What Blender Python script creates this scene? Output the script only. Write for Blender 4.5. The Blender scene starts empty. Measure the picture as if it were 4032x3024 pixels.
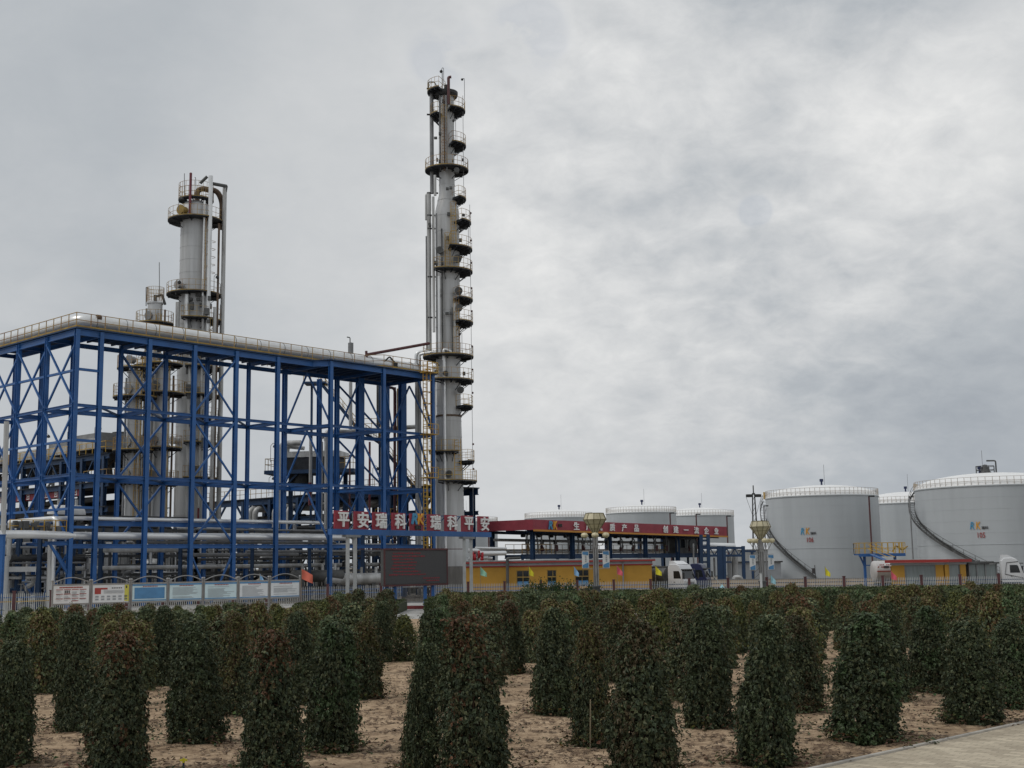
import bpy, math, random
from math import sin, cos, pi, radians, sqrt, atan2
from mathutils import Vector, Matrix, Quaternion

random.seed(7)
S = bpy.context.scene
C = S.collection

# ------------------------------------------------------------------ camera
FPX = 4900.0; PCX = 2016.0; PCY = 1512.0; EYE = 3.3; HOR = 2222.0; ROLL = 0.015
_p = math.atan((HOR - PCY) / FPX)
FWD = Vector((0, cos(_p), sin(_p)))
_r0 = Vector((1, 0, 0)); _u0 = Vector((0, -sin(_p), cos(_p)))
RGT = _r0 * cos(ROLL) - _u0 * sin(ROLL)
UPV = _r0 * sin(ROLL) + _u0 * cos(ROLL)
CAM = Vector((0, 0, EYE))
cd = bpy.data.cameras.new('camera')
cam = bpy.data.objects.new('camera', cd); C.objects.link(cam)
cd.sensor_fit = 'HORIZONTAL'; cd.sensor_width = 36.0
cd.lens = 36.0 * FPX / 4032.0
cd.clip_start = 0.1; cd.clip_end = 6000
m3 = Matrix((RGT, UPV, -FWD)).transposed()
cam.matrix_world = Matrix.Translation(CAM) @ m3.to_4x4()
S.camera = cam

# ------------------------------------------------------------------ sky
SUN_EL = radians(52); SUN_AZ = radians(-105)      # azimuth from +Y towards +X
w = bpy.data.worlds.new('World'); S.world = w; w.use_nodes = True
N = w.node_tree.nodes; L = w.node_tree.links
for n in list(N): N.remove(n)
def wn(t, **k):
    n = N.new(t)
    for a, v in k.items(): setattr(n, a, v)
    return n
out = wn('ShaderNodeOutputWorld'); bg = wn('ShaderNodeBackground'); bg.inputs[1].default_value = 0.1
L.new(bg.outputs[0], out.inputs[0])
sky = wn('ShaderNodeTexSky'); sky.sky_type = 'NISHITA'; sky.sun_disc = False
sky.sun_elevation = SUN_EL; sky.sun_rotation = SUN_AZ; sky.air_density = 1.0; sky.dust_density = 2.0
tc = wn('ShaderNodeTexCoord'); sp = wn('ShaderNodeSeparateXYZ'); L.new(tc.outputs['Generated'], sp.inputs[0])
def wmath(op, a, b=None):
    n = wn('ShaderNodeMath', operation=op)
    for i, v in enumerate((a, b)):
        if v is None: continue
        if isinstance(v, (int, float)): n.inputs[i].default_value = v
        else: L.new(v, n.inputs[i])
    return n.outputs[0]
zc = wmath('ADD', wmath('MAXIMUM', sp.outputs[2], 0.0), 0.42)
cx_ = wmath('DIVIDE', sp.outputs[0], zc); cy_ = wmath('DIVIDE', sp.outputs[1], zc)
cv = wn('ShaderNodeCombineXYZ'); L.new(cx_, cv.inputs[0]); L.new(cy_, cv.inputs[1])
def wnoise(scale, detail, rough, off, dist=0.0):
    mp = wn('ShaderNodeMapping'); mp.inputs['Location'].default_value = off
    L.new(cv.outputs[0], mp.inputs[0])
    n = wn('ShaderNodeTexNoise'); n.inputs['Scale'].default_value = scale; n.inputs['Detail'].default_value = detail
    n.inputs['Roughness'].default_value = rough; n.inputs['Distortion'].default_value = dist
    L.new(mp.outputs[0], n.inputs['Vector']); return n.outputs[0]
def wramp(f, stops):
    r = wn('ShaderNodeValToRGB'); L.new(f, r.inputs[0])
    e = r.color_ramp.elements
    while len(e) < len(stops): e.new(0.5)
    for el, (p_, c_) in zip(e, stops): el.position = p_; el.color = (*c_, 1)
    return r.outputs[0]
n_big = wnoise(0.9, 3, 0.5, (3.1, 1.7, 0))
n_mid = wnoise(6.5, 9, 0.57, (0.4, 5.2, 0), 0.25)
n_fin = wnoise(17.0, 10, 0.6, (7.4, 2.2, 0), 0.35)
_pp = math.atan((HOR - PCY) / FPX)
def towards(az, el): return (sin(radians(az)) * cos(radians(el)), cos(radians(az)) * cos(radians(el)), sin(radians(el)))
def patch(az, el, rad):                      # soft round region of the sky, 1 in its middle
    d = wn('ShaderNodeVectorMath', operation='DOT_PRODUCT'); L.new(tc.outputs['Generated'], d.inputs[0]); d.inputs[1].default_value = towards(az, el)
    m_ = wn('ShaderNodeMapRange', interpolation_type='SMOOTHSTEP'); L.new(d.outputs['Value'], m_.inputs[0])
    m_.inputs[1].default_value = cos(radians(rad)); m_.inputs[2].default_value = 1.0; return m_.outputs[0]
def wsum(*t):
    r = t[0]
    for q in t[1:]: r = wmath('ADD', r, q)
    return r
def amp(f, k): return wmath('MULTIPLY', f, k)
# thick, smooth cloud to the left and low on the right; broken, brighter cloud higher up on the right
tex = wsum(wmath('MULTIPLY', patch(11, 18, 19), 0.8), 0.2)
lum = wsum(0.575, amp(wmath('SUBTRACT', n_big, 0.5), 0.24), wmath('MULTIPLY', wmath('SUBTRACT', n_mid, 0.5), amp(tex, 0.46)), wmath('MULTIPLY', wmath('SUBTRACT', n_fin, 0.5), amp(tex, 0.34)),
           amp(patch(-3, 18, 15), 0.10), amp(patch(20, 16, 9), 0.14), amp(patch(3, 5, 13), 0.07), amp(patch(25, 6, 12), -0.17), amp(patch(-14, 22, 15), -0.05), amp(patch(15, 3, 9), -0.05), amp(patch(-20, 10, 9), -0.02))
cloud = wramp(lum, [(0.30, (0.30, 0.335, 0.38)), (0.50, (0.465, 0.495, 0.525)), (0.62, (0.60, 0.617, 0.632)), (0.85, (0.86, 0.86, 0.85))])
scl = wn('ShaderNodeVectorMath', operation='SCALE'); L.new(cloud, scl.inputs[0]); scl.inputs['Scale'].default_value = 10.0
# a few thin gaps where the blue shows through
gaps = wmath('MULTIPLY', wsum(amp(patch(1.0, 23.9, 2.2), .8), amp(patch(-3.0, 23.2, 2.0), .6), amp(patch(8.8, 17.2, 1.2), .9), amp(patch(11.5, 15.7, .9), .6)), wramp(wmath('ADD', amp(n_fin, .35), amp(n_mid, .65)), [(0.47, (0, 0, 0)), (0.62, (0.8, 0.8, 0.8))]))
mx = wn('ShaderNodeMix', data_type='RGBA'); L.new(wmath('MINIMUM', gaps, 0.16), mx.inputs[0])
blue = wn('ShaderNodeVectorMath', operation='SCALE'); L.new(sky.outputs[0], blue.inputs[0]); blue.inputs['Scale'].default_value = 1.0
L.new(scl.outputs[0], mx.inputs[6]); L.new(blue.outputs[0], mx.inputs[7])
L.new(mx.outputs[2], bg.inputs[0])

# ------------------------------------------------------------------ sun (weak, through thick cloud)
sl = bpy.data.lights.new('sun', 'SUN'); sl.energy = 0.95; sl.angle = radians(25); sl.color = (1.0, 0.97, 0.93)
so = bpy.data.objects.new('sun', sl); C.objects.link(so)
sdir = Vector((sin(SUN_AZ) * cos(SUN_EL), cos(SUN_AZ) * cos(SUN_EL), sin(SUN_EL)))
so.rotation_euler = sdir.to_track_quat('Z', 'Y').to_euler(); so.location = (0, 0, 80)
S.view_settings.view_transform = 'Standard'; S.view_settings.look = 'None'
S.view_settings.exposure = 0.0; S.view_settings.gamma = 1.0
S.cycles.max_bounces = 5; S.cycles.diffuse_bounces = 3; S.cycles.transparent_max_bounces = 4

# ------------------------------------------------------------------ placing: photo measurements -> metres in the place
def ray(px, py): return FWD * FPX + RGT * (px - PCX) + UPV * (PCY - py)
def W(px, py, Y):
    d = ray(px, py); return CAM + d * (Y / d.y)
def XYm(px, py, Y):
    v = W(px, py, Y); return Vector((v.x, v.y, 0))
def hor(px): return HOR - ROLL * (px - PCX)
def XY(px, Y):
    v = W(px, hor(px), Y); return Vector((v.x, v.y, 0))
def Zat(px, py, Y): return W(px, py, Y).z
def G(px, py, z=0.0):
    d = ray(px, py); return CAM + d * ((z - EYE) / d.z)
def onplane(px, py, P0, dr):
    n = Vector((-dr[1], dr[0], 0)); d = ray(px, py)
    k = ((Vector(P0) - CAM).dot(n)) / d.dot(n); P = CAM + d * k
    q = P - Vector(P0)
    return q.x * dr[0] + q.y * dr[1], P.z

# ------------------------------------------------------------------ materials
def mat(name, col, rough=0.6, metal=0.0, var=0.12, scale=3.0, col2=None, bump=0.0, stretch=None, bscale=None, spec=0.5, emit=None, detail=5):
    m = bpy.data.materials.new(name); m.use_nodes = True
    nt = m.node_tree; b = nt.nodes['Principled BSDF']
    b.inputs['Roughness'].default_value = rough; b.inputs['Metallic'].default_value = metal
    b.inputs['Specular IOR Level'].default_value = spec
    tcn = nt.nodes.new('ShaderNodeTexCoord'); mp = nt.nodes.new('ShaderNodeMapping')
    if stretch: mp.inputs['Scale'].default_value = stretch
    nt.links.new(tcn.outputs['Object'], mp.inputs[0])
    nz = nt.nodes.new('ShaderNodeTexNoise'); nz.inputs['Scale'].default_value = scale; nz.inputs['Detail'].default_value = detail
    nz.inputs['Roughness'].default_value = 0.6
    nt.links.new(mp.outputs[0], nz.inputs['Vector'])
    r = nt.nodes.new('ShaderNodeValToRGB'); nt.links.new(nz.outputs[0], r.inputs[0])
    c2 = col2 if col2 else tuple(c * (1 - 2.2 * var) for c in col)
    e = r.color_ramp.elements
    e[0].position = 0.33; e[0].color = (*c2, 1); e[1].position = 0.62; e[1].color = (*col, 1)
    nt.links.new(r.outputs[0], b.inputs['Base Color'])
    if bump:
        bp = nt.nodes.new('ShaderNodeBump'); bp.inputs['Strength'].default_value = bump
        if bscale:
            n2 = nt.nodes.new('ShaderNodeTexNoise'); n2.inputs['Scale'].default_value = bscale; n2.inputs['Detail'].default_value = 6
            nt.links.new(tcn.outputs['Object'], n2.inputs['Vector']); nt.links.new(n2.outputs[0], bp.inputs['Height'])
        else: nt.links.new(nz.outputs[0], bp.inputs['Height'])
        nt.links.new(bp.outputs[0], b.inputs['Normal'])
    if emit:
        b.inputs['Emission Color'].default_value = (*emit[0], 1); b.inputs['Emission Strength'].default_value = emit[1]
    return m
def leafmat(name, rough=0.5, gain=1.0):
    m = bpy.data.materials.new(name); m.use_nodes = True
    nt = m.node_tree; b = nt.nodes['Principled BSDF']
    a = nt.nodes.new('ShaderNodeAttribute'); a.attribute_name = 'tint'
    nt.links.new(a.outputs['Color'], b.inputs['Base Color'])
    b.inputs['Roughness'].default_value = rough; b.inputs['Specular IOR Level'].default_value = 0.22
    return m
M = {}
M['blue']   = mat('blue_paint', (0.025, 0.122, 0.36), 0.45, 0, 0.12, 0.5, col2=(0.018, 0.085, 0.25))
M['dblue']  = mat('dark_blue_paint', (0.014, 0.05, 0.125), 0.55, 0, 0.15, 0.6)
M['silver'] = mat('aluminium_cladding', (0.80, 0.81, 0.81), 0.33, 0.45, 0.05, 0.8, stretch=(1, 1, 1))
M['silverw']= mat('weathered_cladding', (0.56, 0.565, 0.56), 0.5, 0.35, 0.2, 0.9, col2=(0.33, 0.325, 0.31), stretch=(1.4, 1.4, 0.22))
M['shell']  = mat('column_cladding', (0.56, 0.57, 0.575), 0.5, 0.2, 0.2, 0.55, col2=(0.38, 0.38, 0.375), stretch=(2.2, 2.2, 0.16))
M['concrete'] = mat('concrete', (0.24, 0.23, 0.215), 0.85, 0, 0.18, 0.8, stretch=(1.5, 1.5, 0.3))
M['grate']  = mat('deck_steel', (0.035, 0.04, 0.05), 0.7, 0.2, 0.2, 2.0)
M['rail']   = mat('rail_paint', (0.44, 0.30, 0.09), 0.55, 0, 0.1, 0.35, col2=(0.27, 0.15, 0.085))
M['yrail']  = mat('yellow_rail_paint', (0.58, 0.37, 0.05), 0.55, 0, 0.1, 0.5, col2=(0.40, 0.22, 0.04))
M['ochre']  = mat('ochre_toe_plate', (0.40, 0.27, 0.06), 0.6, 0, 0.2, 1.0, col2=(0.20, 0.13, 0.05))
M['rust']   = mat('rusty_pipe', (0.16, 0.11, 0.075), 0.75, 0.1, 0.25, 1.5, col2=(0.07, 0.045, 0.03))
M['redp']   = mat('red_pipe_paint', (0.17, 0.03, 0.04), 0.5, 0, 0.1, 1.0)
M['dred']   = mat('dark_red_paint', (0.115, 0.04, 0.042), 0.55, 0, 0.15, 1.2)
M['dark']   = mat('dark_steel', (0.05, 0.05, 0.05), 0.6, 0.3, 0.2, 2.0)
M['grey']   = mat('grey_steel', (0.27, 0.275, 0.28), 0.55, 0.2, 0.15, 1.0)
M['dgrey']  = mat('dark_grey_steel', (0.12, 0.122, 0.12), 0.6, 0.2, 0.25, 1.0)
M['lgrey']  = mat('light_grey_paint', (0.5, 0.51, 0.51), 0.5, 0, 0.1, 1.0)
M['white']  = mat('white_paint', (0.78, 0.78, 0.77), 0.45, 0, 0.06, 1.0)
M['tank']   = mat('tank_shell_paint', (0.50, 0.53, 0.548), 0.5, 0, 0.05, 0.35, stretch=(1, 1, 0.1), col2=(0.44, 0.468, 0.485))
M['roof']   = mat('tank_roof_paint', (0.86, 0.86, 0.85), 0.5, 0, 0.02, 0.4)
M['wrail']  = mat('pale_rail', (0.55, 0.52, 0.47), 0.55, 0, 0.1, 1.0, col2=(0.42, 0.34, 0.27))
M['red']    = mat('red_sign_board', (0.30, 0.025, 0.045), 0.5, 0, 0.1, 0.8)
M['fascia'] = mat('red_ribbed_sheet', (0.37, 0.06, 0.085), 0.5, 0, 0.1, 0.8)
M['yellow'] = mat('yellow_render', (0.52, 0.285, 0.045), 0.8, 0, 0.08, 0.6)
M['beige']  = mat('beige_render', (0.55, 0.43, 0.30), 0.85, 0, 0.08, 0.8)
M['orange'] = mat('orange_trim', (0.58, 0.26, 0.04), 0.6, 0, 0.05, 1)
M['rtrim']  = mat('red_trim', (0.33, 0.03, 0.025), 0.6, 0, 0.05, 1)
M['glass']  = mat('dark_glass', (0.02, 0.024, 0.028), 0.08, 0, 0.1, 1.0, spec=0.6)
M['pglass'] = mat('curtained_glass', (0.25, 0.29, 0.29), 0.15, 0, 0.1, 2.0, stretch=(3, 3, 0.3))
M['letter'] = mat('white_letter', (0.85, 0.85, 0.84), 0.5, 0, 0.02, 1)
M['lblue']  = mat('blue_letter', (0.07, 0.30, 0.50), 0.5, 0, 0.02, 1)
M['lorange']= mat('orange_letter', (0.72, 0.34, 0.03), 0.5, 0, 0.02, 1)
M['ink']    = mat('dark_print', (0.06, 0.055, 0.055), 0.6, 0, 0.05, 1)
M['gprint'] = mat('grey_print', (0.36, 0.38, 0.40), 0.6, 0, 0.05, 1)
M['rprint'] = mat('red_print', (0.40, 0.06, 0.05), 0.6, 0, 0.05, 1)
M['bprint'] = mat('blue_print', (0.10, 0.28, 0.52), 0.6, 0, 0.1, 1.5)
M['yprint'] = mat('yellow_print', (0.65, 0.60, 0.10), 0.6, 0, 0.05, 1)
M['paper']  = mat('printed_paper', (0.80, 0.82, 0.83), 0.5, 0, 0.05, 1.5)
M['cyanp']  = mat('pale_cyan_paper', (0.64, 0.79, 0.82), 0.5, 0, 0.05, 1.5)
M['steel']  = mat('stainless_steel', (0.36, 0.355, 0.35), 0.35, 0.8, 0.1, 2)
M['led']    = mat('led_screen', (0.075, 0.072, 0.075), 0.6, 0, 0.05, 8)
M['ledred'] = mat('led_text', (0.25, 0.03, 0.04), 0.6, 0, 0.05, 2, emit=((0.8, 0.08, 0.1), 0.03))
M['crystal']= mat('cream_lamp_panel', (0.60, 0.54, 0.36), 0.35, 0, 0.12, 1.5)
M['cframe'] = mat('lamp_frame', (0.22, 0.19, 0.11), 0.5, 0.3, 0.1, 1)
M['globe']  = mat('cream_globe', (0.70, 0.62, 0.40), 0.35, 0, 0.05, 1)
M['tyre']   = mat('tyre_rubber', (0.025, 0.025, 0.026), 0.85, 0, 0.1, 3)
M['cabw']   = mat('white_cab_paint', (0.72, 0.73, 0.74), 0.25, 0, 0.04, 0.8)
M['cabb']   = mat('navy_cab_paint', (0.02, 0.028, 0.085), 0.35, 0, 0.08, 0.8)
M['tankw']  = mat('white_tanker_barrel', (0.62, 0.60, 0.58), 0.35, 0.1, 0.08, 0.8)
M['lamp']   = mat('headlight_lens', (0.7, 0.72, 0.74), 0.1, 0, 0.03, 2)
M['pale']   = mat('pale_picket', (0.58, 0.58, 0.54), 0.55, 0, 0.1, 1.0)
M['cane']   = mat('bamboo_cane', (0.28, 0.23, 0.15), 0.8, 0, 0.15, 4)
M['stem']   = mat('reddish_vine_stem', (0.10, 0.055, 0.035), 0.8, 0, 0.2, 5)
M['leaf']   = leafmat('creeper_leaf', 0.48)
M['hleaf']  = leafmat('hedge_leaf', 0.6)
M['soil_lump'] = mat('soil_lump', (0.42, 0.32, 0.225), 0.95, 0, 0.15, 6)
for nm, c_ in (('green', (0.30, 0.58, 0.42)), ('yellow', (0.75, 0.66, 0.03)), ('blue', (0.28, 0.50, 0.75)), ('pink', (0.72, 0.12, 0.16)),
               ('orange', (0.68, 0.16, 0.10)), ('cyan', (0.35, 0.62, 0.70))):
    M['flag_' + nm] = mat(nm + '_flag_cloth', c_, 0.7, 0, 0.06, 3)

# ------------------------------------------------------------------ mesh builder
class MB:
    def __init__(s): s.v = []; s.f = []; s.c = None
    def add(s, vs, fs):
        o = len(s.v); s.v.extend(tuple(p) for p in vs); s.f.extend(tuple(i + o for i in f) for f in fs)
    def box(s, c, d, rz=0.0):
        hx, hy, hz = d[0] / 2, d[1] / 2, d[2] / 2; ca, sa = cos(rz), sin(rz)
        vs = []
        for z in (-hz, hz):
            for x, y in ((-hx, -hy), (hx, -hy), (hx, hy), (-hx, hy)):
                vs.append((c[0] + x * ca - y * sa, c[1] + x * sa + y * ca, c[2] + z))
        s.add(vs, [(3, 2, 1, 0), (4, 5, 6, 7), (0, 1, 5, 4), (1, 2, 6, 5), (2, 3, 7, 6), (3, 0, 4, 7)])
    def frame(s, p, q, up=None):
        p = Vector(p); q = Vector(q); d = (q - p).normalized()
        u = Vector(up) if up is not None else (Vector((0, 0, 1)) if abs(d.z) < 0.95 else Vector((0, 1, 0)))
        a = d.cross(u)
        if a.length < 1e-6: a = d.cross(Vector((1, 0, 0)))
        a.normalize(); b = a.cross(d).normalized()
        return p, q, a, b
    def beam(s, p, q, w_, h_, up=None):          # solid bar
        p, q, a, b = s.frame(p, q, up)
        o = [a * (x * w_ / 2) + b * (y * h_ / 2) for x, y in ((-1, -1), (1, -1), (1, 1), (-1, 1))]
        s.add([p + e for e in o] + [q + e for e in o], [(0, 1, 2, 3), (7, 6, 5, 4), (0, 4, 5, 1), (1, 5, 6, 2), (2, 6, 7, 3), (3, 7, 4, 0)])
    def ibeam(s, p, q, w_, h_, up=None, t=0.14):  # rolled H section, flanges across h
        p, q, a, b = s.frame(p, q, up)
        x, y, k, g = w_ / 2, h_ / 2, w_ * t / 2, h_ * (0.5 - t)
        pr = [(-x, -y), (x, -y), (x, -g), (k, -g), (k, g), (x, g), (x, y), (-x, y), (-x, g), (-k, g), (-k, -g), (-x, -g)]
        n = len(pr); o = [a * e[0] + b * e[1] for e in pr]
        s.add([p + e for e in o] + [q + e for e in o],
              [(0, 1, 2, 11), (3, 4, 9, 10), (5, 6, 7, 8), (n + 11, n + 2, n + 1, n), (n + 10, n + 9, n + 4, n + 3), (n + 8, n + 7, n + 6, n + 5)]
              + [(i, n + i, n + (i + 1) % n, (i + 1) % n) for i in range(n)])
    def tube(s, pts, r, n=8, cap=True):
        pts = [Vector(p) for p in pts]; rs = r if isinstance(r, (list, tuple)) else [r] * len(pts)
        o = len(s.v); pa = None
        for i, p in enumerate(pts):
            d = ((pts[i + 1] - p) if i + 1 < len(pts) else (p - pts[i - 1])).normalized()
            if 0 < i < len(pts) - 1: d = ((pts[i + 1] - p).normalized() + (p - pts[i - 1]).normalized()).normalized()
            if pa is None:
                u = Vector((0, 0, 1)) if abs(d.z) < 0.9 else Vector((1, 0, 0)); a = d.cross(u).normalized()
            else:
                a = (pa - d * pa.dot(d)).normalized()
            pa = a; b = d.cross(a)
            for k in range(n):
                t = 2 * pi * k / n; s.v.append(tuple(p + a * (cos(t) * rs[i]) + b * (sin(t) * rs[i])))
        for i in range(len(pts) - 1):
            for k in range(n):
                k2 = (k + 1) % n
                s.f.append((o + i * n + k, o + i * n + k2, o + (i + 1) * n + k2, o + (i + 1) * n + k))
        if cap:
            s.f.append(tuple(o + k for k in reversed(range(n)))); e = o + (len(pts) - 1) * n; s.f.append(tuple(e + k for k in range(n)))
    def pipe(s, pts, r, n=10, bend=None):         # tube with rounded corners
        pts = [Vector(p) for p in pts]; bend = bend or r * 2.2
        o = [pts[0]]
        for i in range(1, len(pts) - 1):
            a, b, c = pts[i - 1], pts[i], pts[i + 1]
            k = min(bend, (b - a).length * 0.45, (c - b).length * 0.45)
            p0 = b + (a - b).normalized() * k; p1 = b + (c - b).normalized() * k
            for j in range(5):
                t = j / 4.0; o.append(p0 * (1 - t) ** 2 + b * (2 * t * (1 - t)) + p1 * t * t)
        o.append(pts[-1]); s.tube(o, r, n)
    def lathe(s, c, prof, n=32, a0=0.0, a1=2 * pi):
        full = abs(a1 - a0 - 2 * pi) < 1e-6; m_ = n if full else n + 1; o = len(s.v)
        for i in range(m_):
            a = a0 + (a1 - a0) * i / n
            for r, z in prof: s.v.append((c[0] + r * cos(a), c[1] + r * sin(a), c[2] + z))
        k = len(prof)
        for i in range(n):
            i2 = (i + 1) % m_
            for j in range(k - 1):
                s.f.append((o + i * k + j, o + i2 * k + j, o + i2 * k + j + 1, o + i * k + j + 1))
        if not full:
            s.f.append(tuple(o + j for j in range(k))); e = o + n * k; s.f.append(tuple(e + j for j in reversed(range(k))))
    def prism(s, poly, axis_p, ex, ey, en):       # polygon in (ex,ey) extruded along en
        P = Vector(axis_p); ex = Vector(ex); ey = Vector(ey); en = Vector(en); n = len(poly)
        a = [P + ex * x + ey * y for x, y in poly]; b = [v + en for v in a]
        s.add(a + b, [tuple(reversed(range(n))), tuple(range(n, 2 * n))] + [(i, (i + 1) % n, n + (i + 1) % n, n + i) for i in range(n)])
    def sphere(s, c, r, n=12, sq=(1, 1, 1)):
        m_ = n // 2; o = len(s.v)
        for i in range(m_ + 1):
            t = pi * i / m_
            for k in range(n):
                a = 2 * pi * k / n; s.v.append((c[0] + r * sq[0] * sin(t) * cos(a), c[1] + r * sq[1] * sin(t) * sin(a), c[2] + r * sq[2] * cos(t)))
        for i in range(m_):
            for k in range(n):
                k2 = (k + 1) % n; s.f.append((o + i * n + k, o + (i + 1) * n + k, o + (i + 1) * n + k2, o + i * n + k2))

def build(name, mb, m, parent=None, smooth=False, tint=None, angle=None):
    me = bpy.data.meshes.new(name); me.from_pydata(mb.v, [], mb.f); me.update()
    me.materials.append(m)
    if tint:
        at = me.color_attributes.new('tint', 'FLOAT_COLOR', 'POINT')
        flat = []
        for c in tint: flat.extend((c[0], c[1], c[2], 1.0))
        at.data.foreach_set('color', flat)
    if smooth:
        me.polygons.foreach_set('use_smooth', [True] * len(me.polygons))
        me.set_sharp_from_angle(angle=radians(angle or 40))
    o = bpy.data.objects.new(name, me); C.objects.link(o)
    if parent is not None:
        o.parent = parent
        q = parent; off = Vector((0, 0, 0))
        while q is not None: off += q.location; q = q.parent
        o.location = -off
    return o
def tag(o, label=None, cat=None, group=None, kind=None):
    if label: o['label'] = label
    if cat: o['category'] = cat
    if group: o['group'] = group
    if kind: o['kind'] = kind
    return o
def thing(name, label, cat, loc=(0, 0, 0), group=None):
    o = bpy.data.objects.new(name, None); o.empty_display_size = 0.2; C.objects.link(o); o.location = loc
    return tag(o, label, cat, group, 'thing')
def part(root, name, m, fn, smooth=False, label=None, **k):
    mb = MB(); fn(mb); o = build(name, mb, m, root, smooth, **k)
    if label: o['label'] = label
    return o
def parts(root, name, m, fns, smooth=False):
    for f in fns: part(root, name, m, f, smooth)
def dup(o, parent=None):
    c = o.copy(); C.objects.link(c)
    if parent is not None: c.parent = parent
    for ch in o.children: dup(ch, c)
    return c

# lettering: glyph outlines of the built-in font, turned into mesh
_dg = None
def glyph_mesh(txt, size, depth, bold=0.0, shear=0.0):
    cu = bpy.data.curves.new('lettering', 'FONT'); cu.body = txt; cu.size = size; cu.extrude = depth; cu.offset = bold
    cu.align_x = 'CENTER'; cu.align_y = 'CENTER'; cu.shear = shear; cu.resolution_u = 2
    o = bpy.data.objects.new('lettering', cu); C.objects.link(o)
    dg = bpy.context.evaluated_depsgraph_get(); dg.update()
    me = bpy.data.meshes.new_from_object(o.evaluated_get(dg))
    vs = [tuple(v.co) for v in me.vertices]; fs = [tuple(p.vertices) for p in me.polygons]
    bpy.data.objects.remove(o); bpy.data.curves.remove(cu); bpy.data.meshes.remove(me)
    xs = [v[0] for v in vs]; ys = [v[1] for v in vs]
    mx_, my_ = (min(xs) + max(xs)) / 2, (min(ys) + max(ys)) / 2
    return [(x - mx_, y - my_, z) for x, y, z in vs], fs
def letters(mb, txt, at, ex, size, depth=0.03, bold=0.0, shear=0.0, sx=1.0, sy=1.0):
    vs, fs = glyph_mesh(txt, size, depth, 0.0, shear)
    ex = Vector(ex).normalized(); ez = Vector((0, 0, 1)); en = ex.cross(ez); P = Vector(at)
    for k, (ox, oy) in enumerate(((0, 0), (bold, 0), (-bold, 0), (0, bold), (0, -bold)) if bold else ((0, 0),)):   # heavier strokes
        mb.add([P + ex * ((x + ox) * sx) + ez * ((y + oy) * sy) + en * (z + .003 * k) for x, y, z in vs], fs)

# handrail along a line of points at deck level
def railing(mb, pts, h=1.15, step=1.3, r=0.03, mid=1, toe=False, closed=False):
    pts = [Vector(p) for p in pts]
    if closed: pts.append(pts[0])
    for a, b in zip(pts, pts[1:]):
        n = max(1, round((b - a).length / step))
        for i in range(n + (1 if b is pts[-1] and not closed else 0)):
            p = a.lerp(b, i / n); mb.beam(p, p + Vector((0, 0, h)), r * 1.9, r * 1.9)
        for k in range(mid + 1):
            z = Vector((0, 0, h * (1 - k / (mid + 1)))); mb.beam(a + z, b + z, r * 1.7, r * 1.7)
        if toe: mb.beam(a + Vector((0, 0, 0.08)), b + Vector((0, 0, 0.08)), 0.02, 0.16)
def ladder(mb, p, q, wdir, w_=0.5, step=0.35, r=0.03, cage=None):
    p = Vector(p); q = Vector(q); wd = Vector(wdir).normalized() * (w_ / 2)
    mb.beam(p - wd, q - wd, r * 2, r * 2); mb.beam(p + wd, q + wd, r * 2, r * 2)
    n = int((q - p).length / step)
    for i in range(1, n): c = p.lerp(q, i / n); mb.beam(c - wd, c + wd, r * 1.3, r * 1.3)
    if cage is not None:
        cg = Vector(cage).normalized(); m_ = max(2, int((q - p).length / 1.4))
        hoop = lambda c: [c + wd.normalized() * (0.36 * cos(t)) + cg * (0.1 + 0.62 * sin(t)) for t in [pi * k / 6 for k in range(7)]]
        for i in range(m_ + 1): mb.tube(hoop(p.lerp(q, i / m_)), r * 0.9, 4)
        for k in (1, 3, 5): mb.beam(hoop(p)[k], hoop(q)[k], r * 1.1, r * 1.1)
from mathutils import noise as NZ
# ================================================================== ground, path, road
def soilmat():
    m = bpy.data.materials.new('sandy_soil'); m.use_nodes = True; nt = m.node_tree; b = nt.nodes['Principled BSDF']
    b.inputs['Roughness'].default_value = 0.95; b.inputs['Specular IOR Level'].default_value = 0.15
    t = nt.nodes.new('ShaderNodeTexCoord')
    def nz(s, d, r=0.6):
        n = nt.nodes.new('ShaderNodeTexNoise'); n.inputs['Scale'].default_value = s; n.inputs['Detail'].default_value = d; n.inputs['Roughness'].default_value = r
        nt.links.new(t.outputs['Object'], n.inputs['Vector']); return n.outputs[0]
    r = nt.nodes.new('ShaderNodeValToRGB'); nt.links.new(nz(2.6, 9, 0.72), r.inputs[0])
    e = r.color_ramp.elements; e[0].position = 0.36; e[0].color = (0.17, 0.115, 0.078, 1); e[1].position = 0.60; e[1].color = (0.60, 0.45, 0.30, 1)
    k = e.new(0.47); k.color = (0.42, 0.30, 0.195, 1)
    r2 = nt.nodes.new('ShaderNodeValToRGB'); nt.links.new(nz(0.35, 3), r2.inputs[0])
    r2.color_ramp.elements[0].position = 0.3; r2.color_ramp.elements[0].color = (0.72, 0.7, 0.68, 1); r2.color_ramp.elements[1].position = 0.65
    mx = nt.nodes.new('ShaderNodeMix'); mx.data_type = 'RGBA'; mx.blend_type = 'MULTIPLY'; mx.inputs[0].default_value = 1.0
    nt.links.new(r.outputs[0], mx.inputs[6]); nt.links.new(r2.outputs[0], mx.inputs[7]); nt.links.new(mx.outputs[2], b.inputs['Base Color'])
    bp = nt.nodes.new('ShaderNodeBump'); bp.inputs['Strength'].default_value = 0.9; bp.inputs['Distance'].default_value = 0.06
    nt.links.new(nz(7, 8, 0.7), bp.inputs['Height']); nt.links.new(bp.outputs[0], b.inputs['Normal'])
    return m
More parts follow.
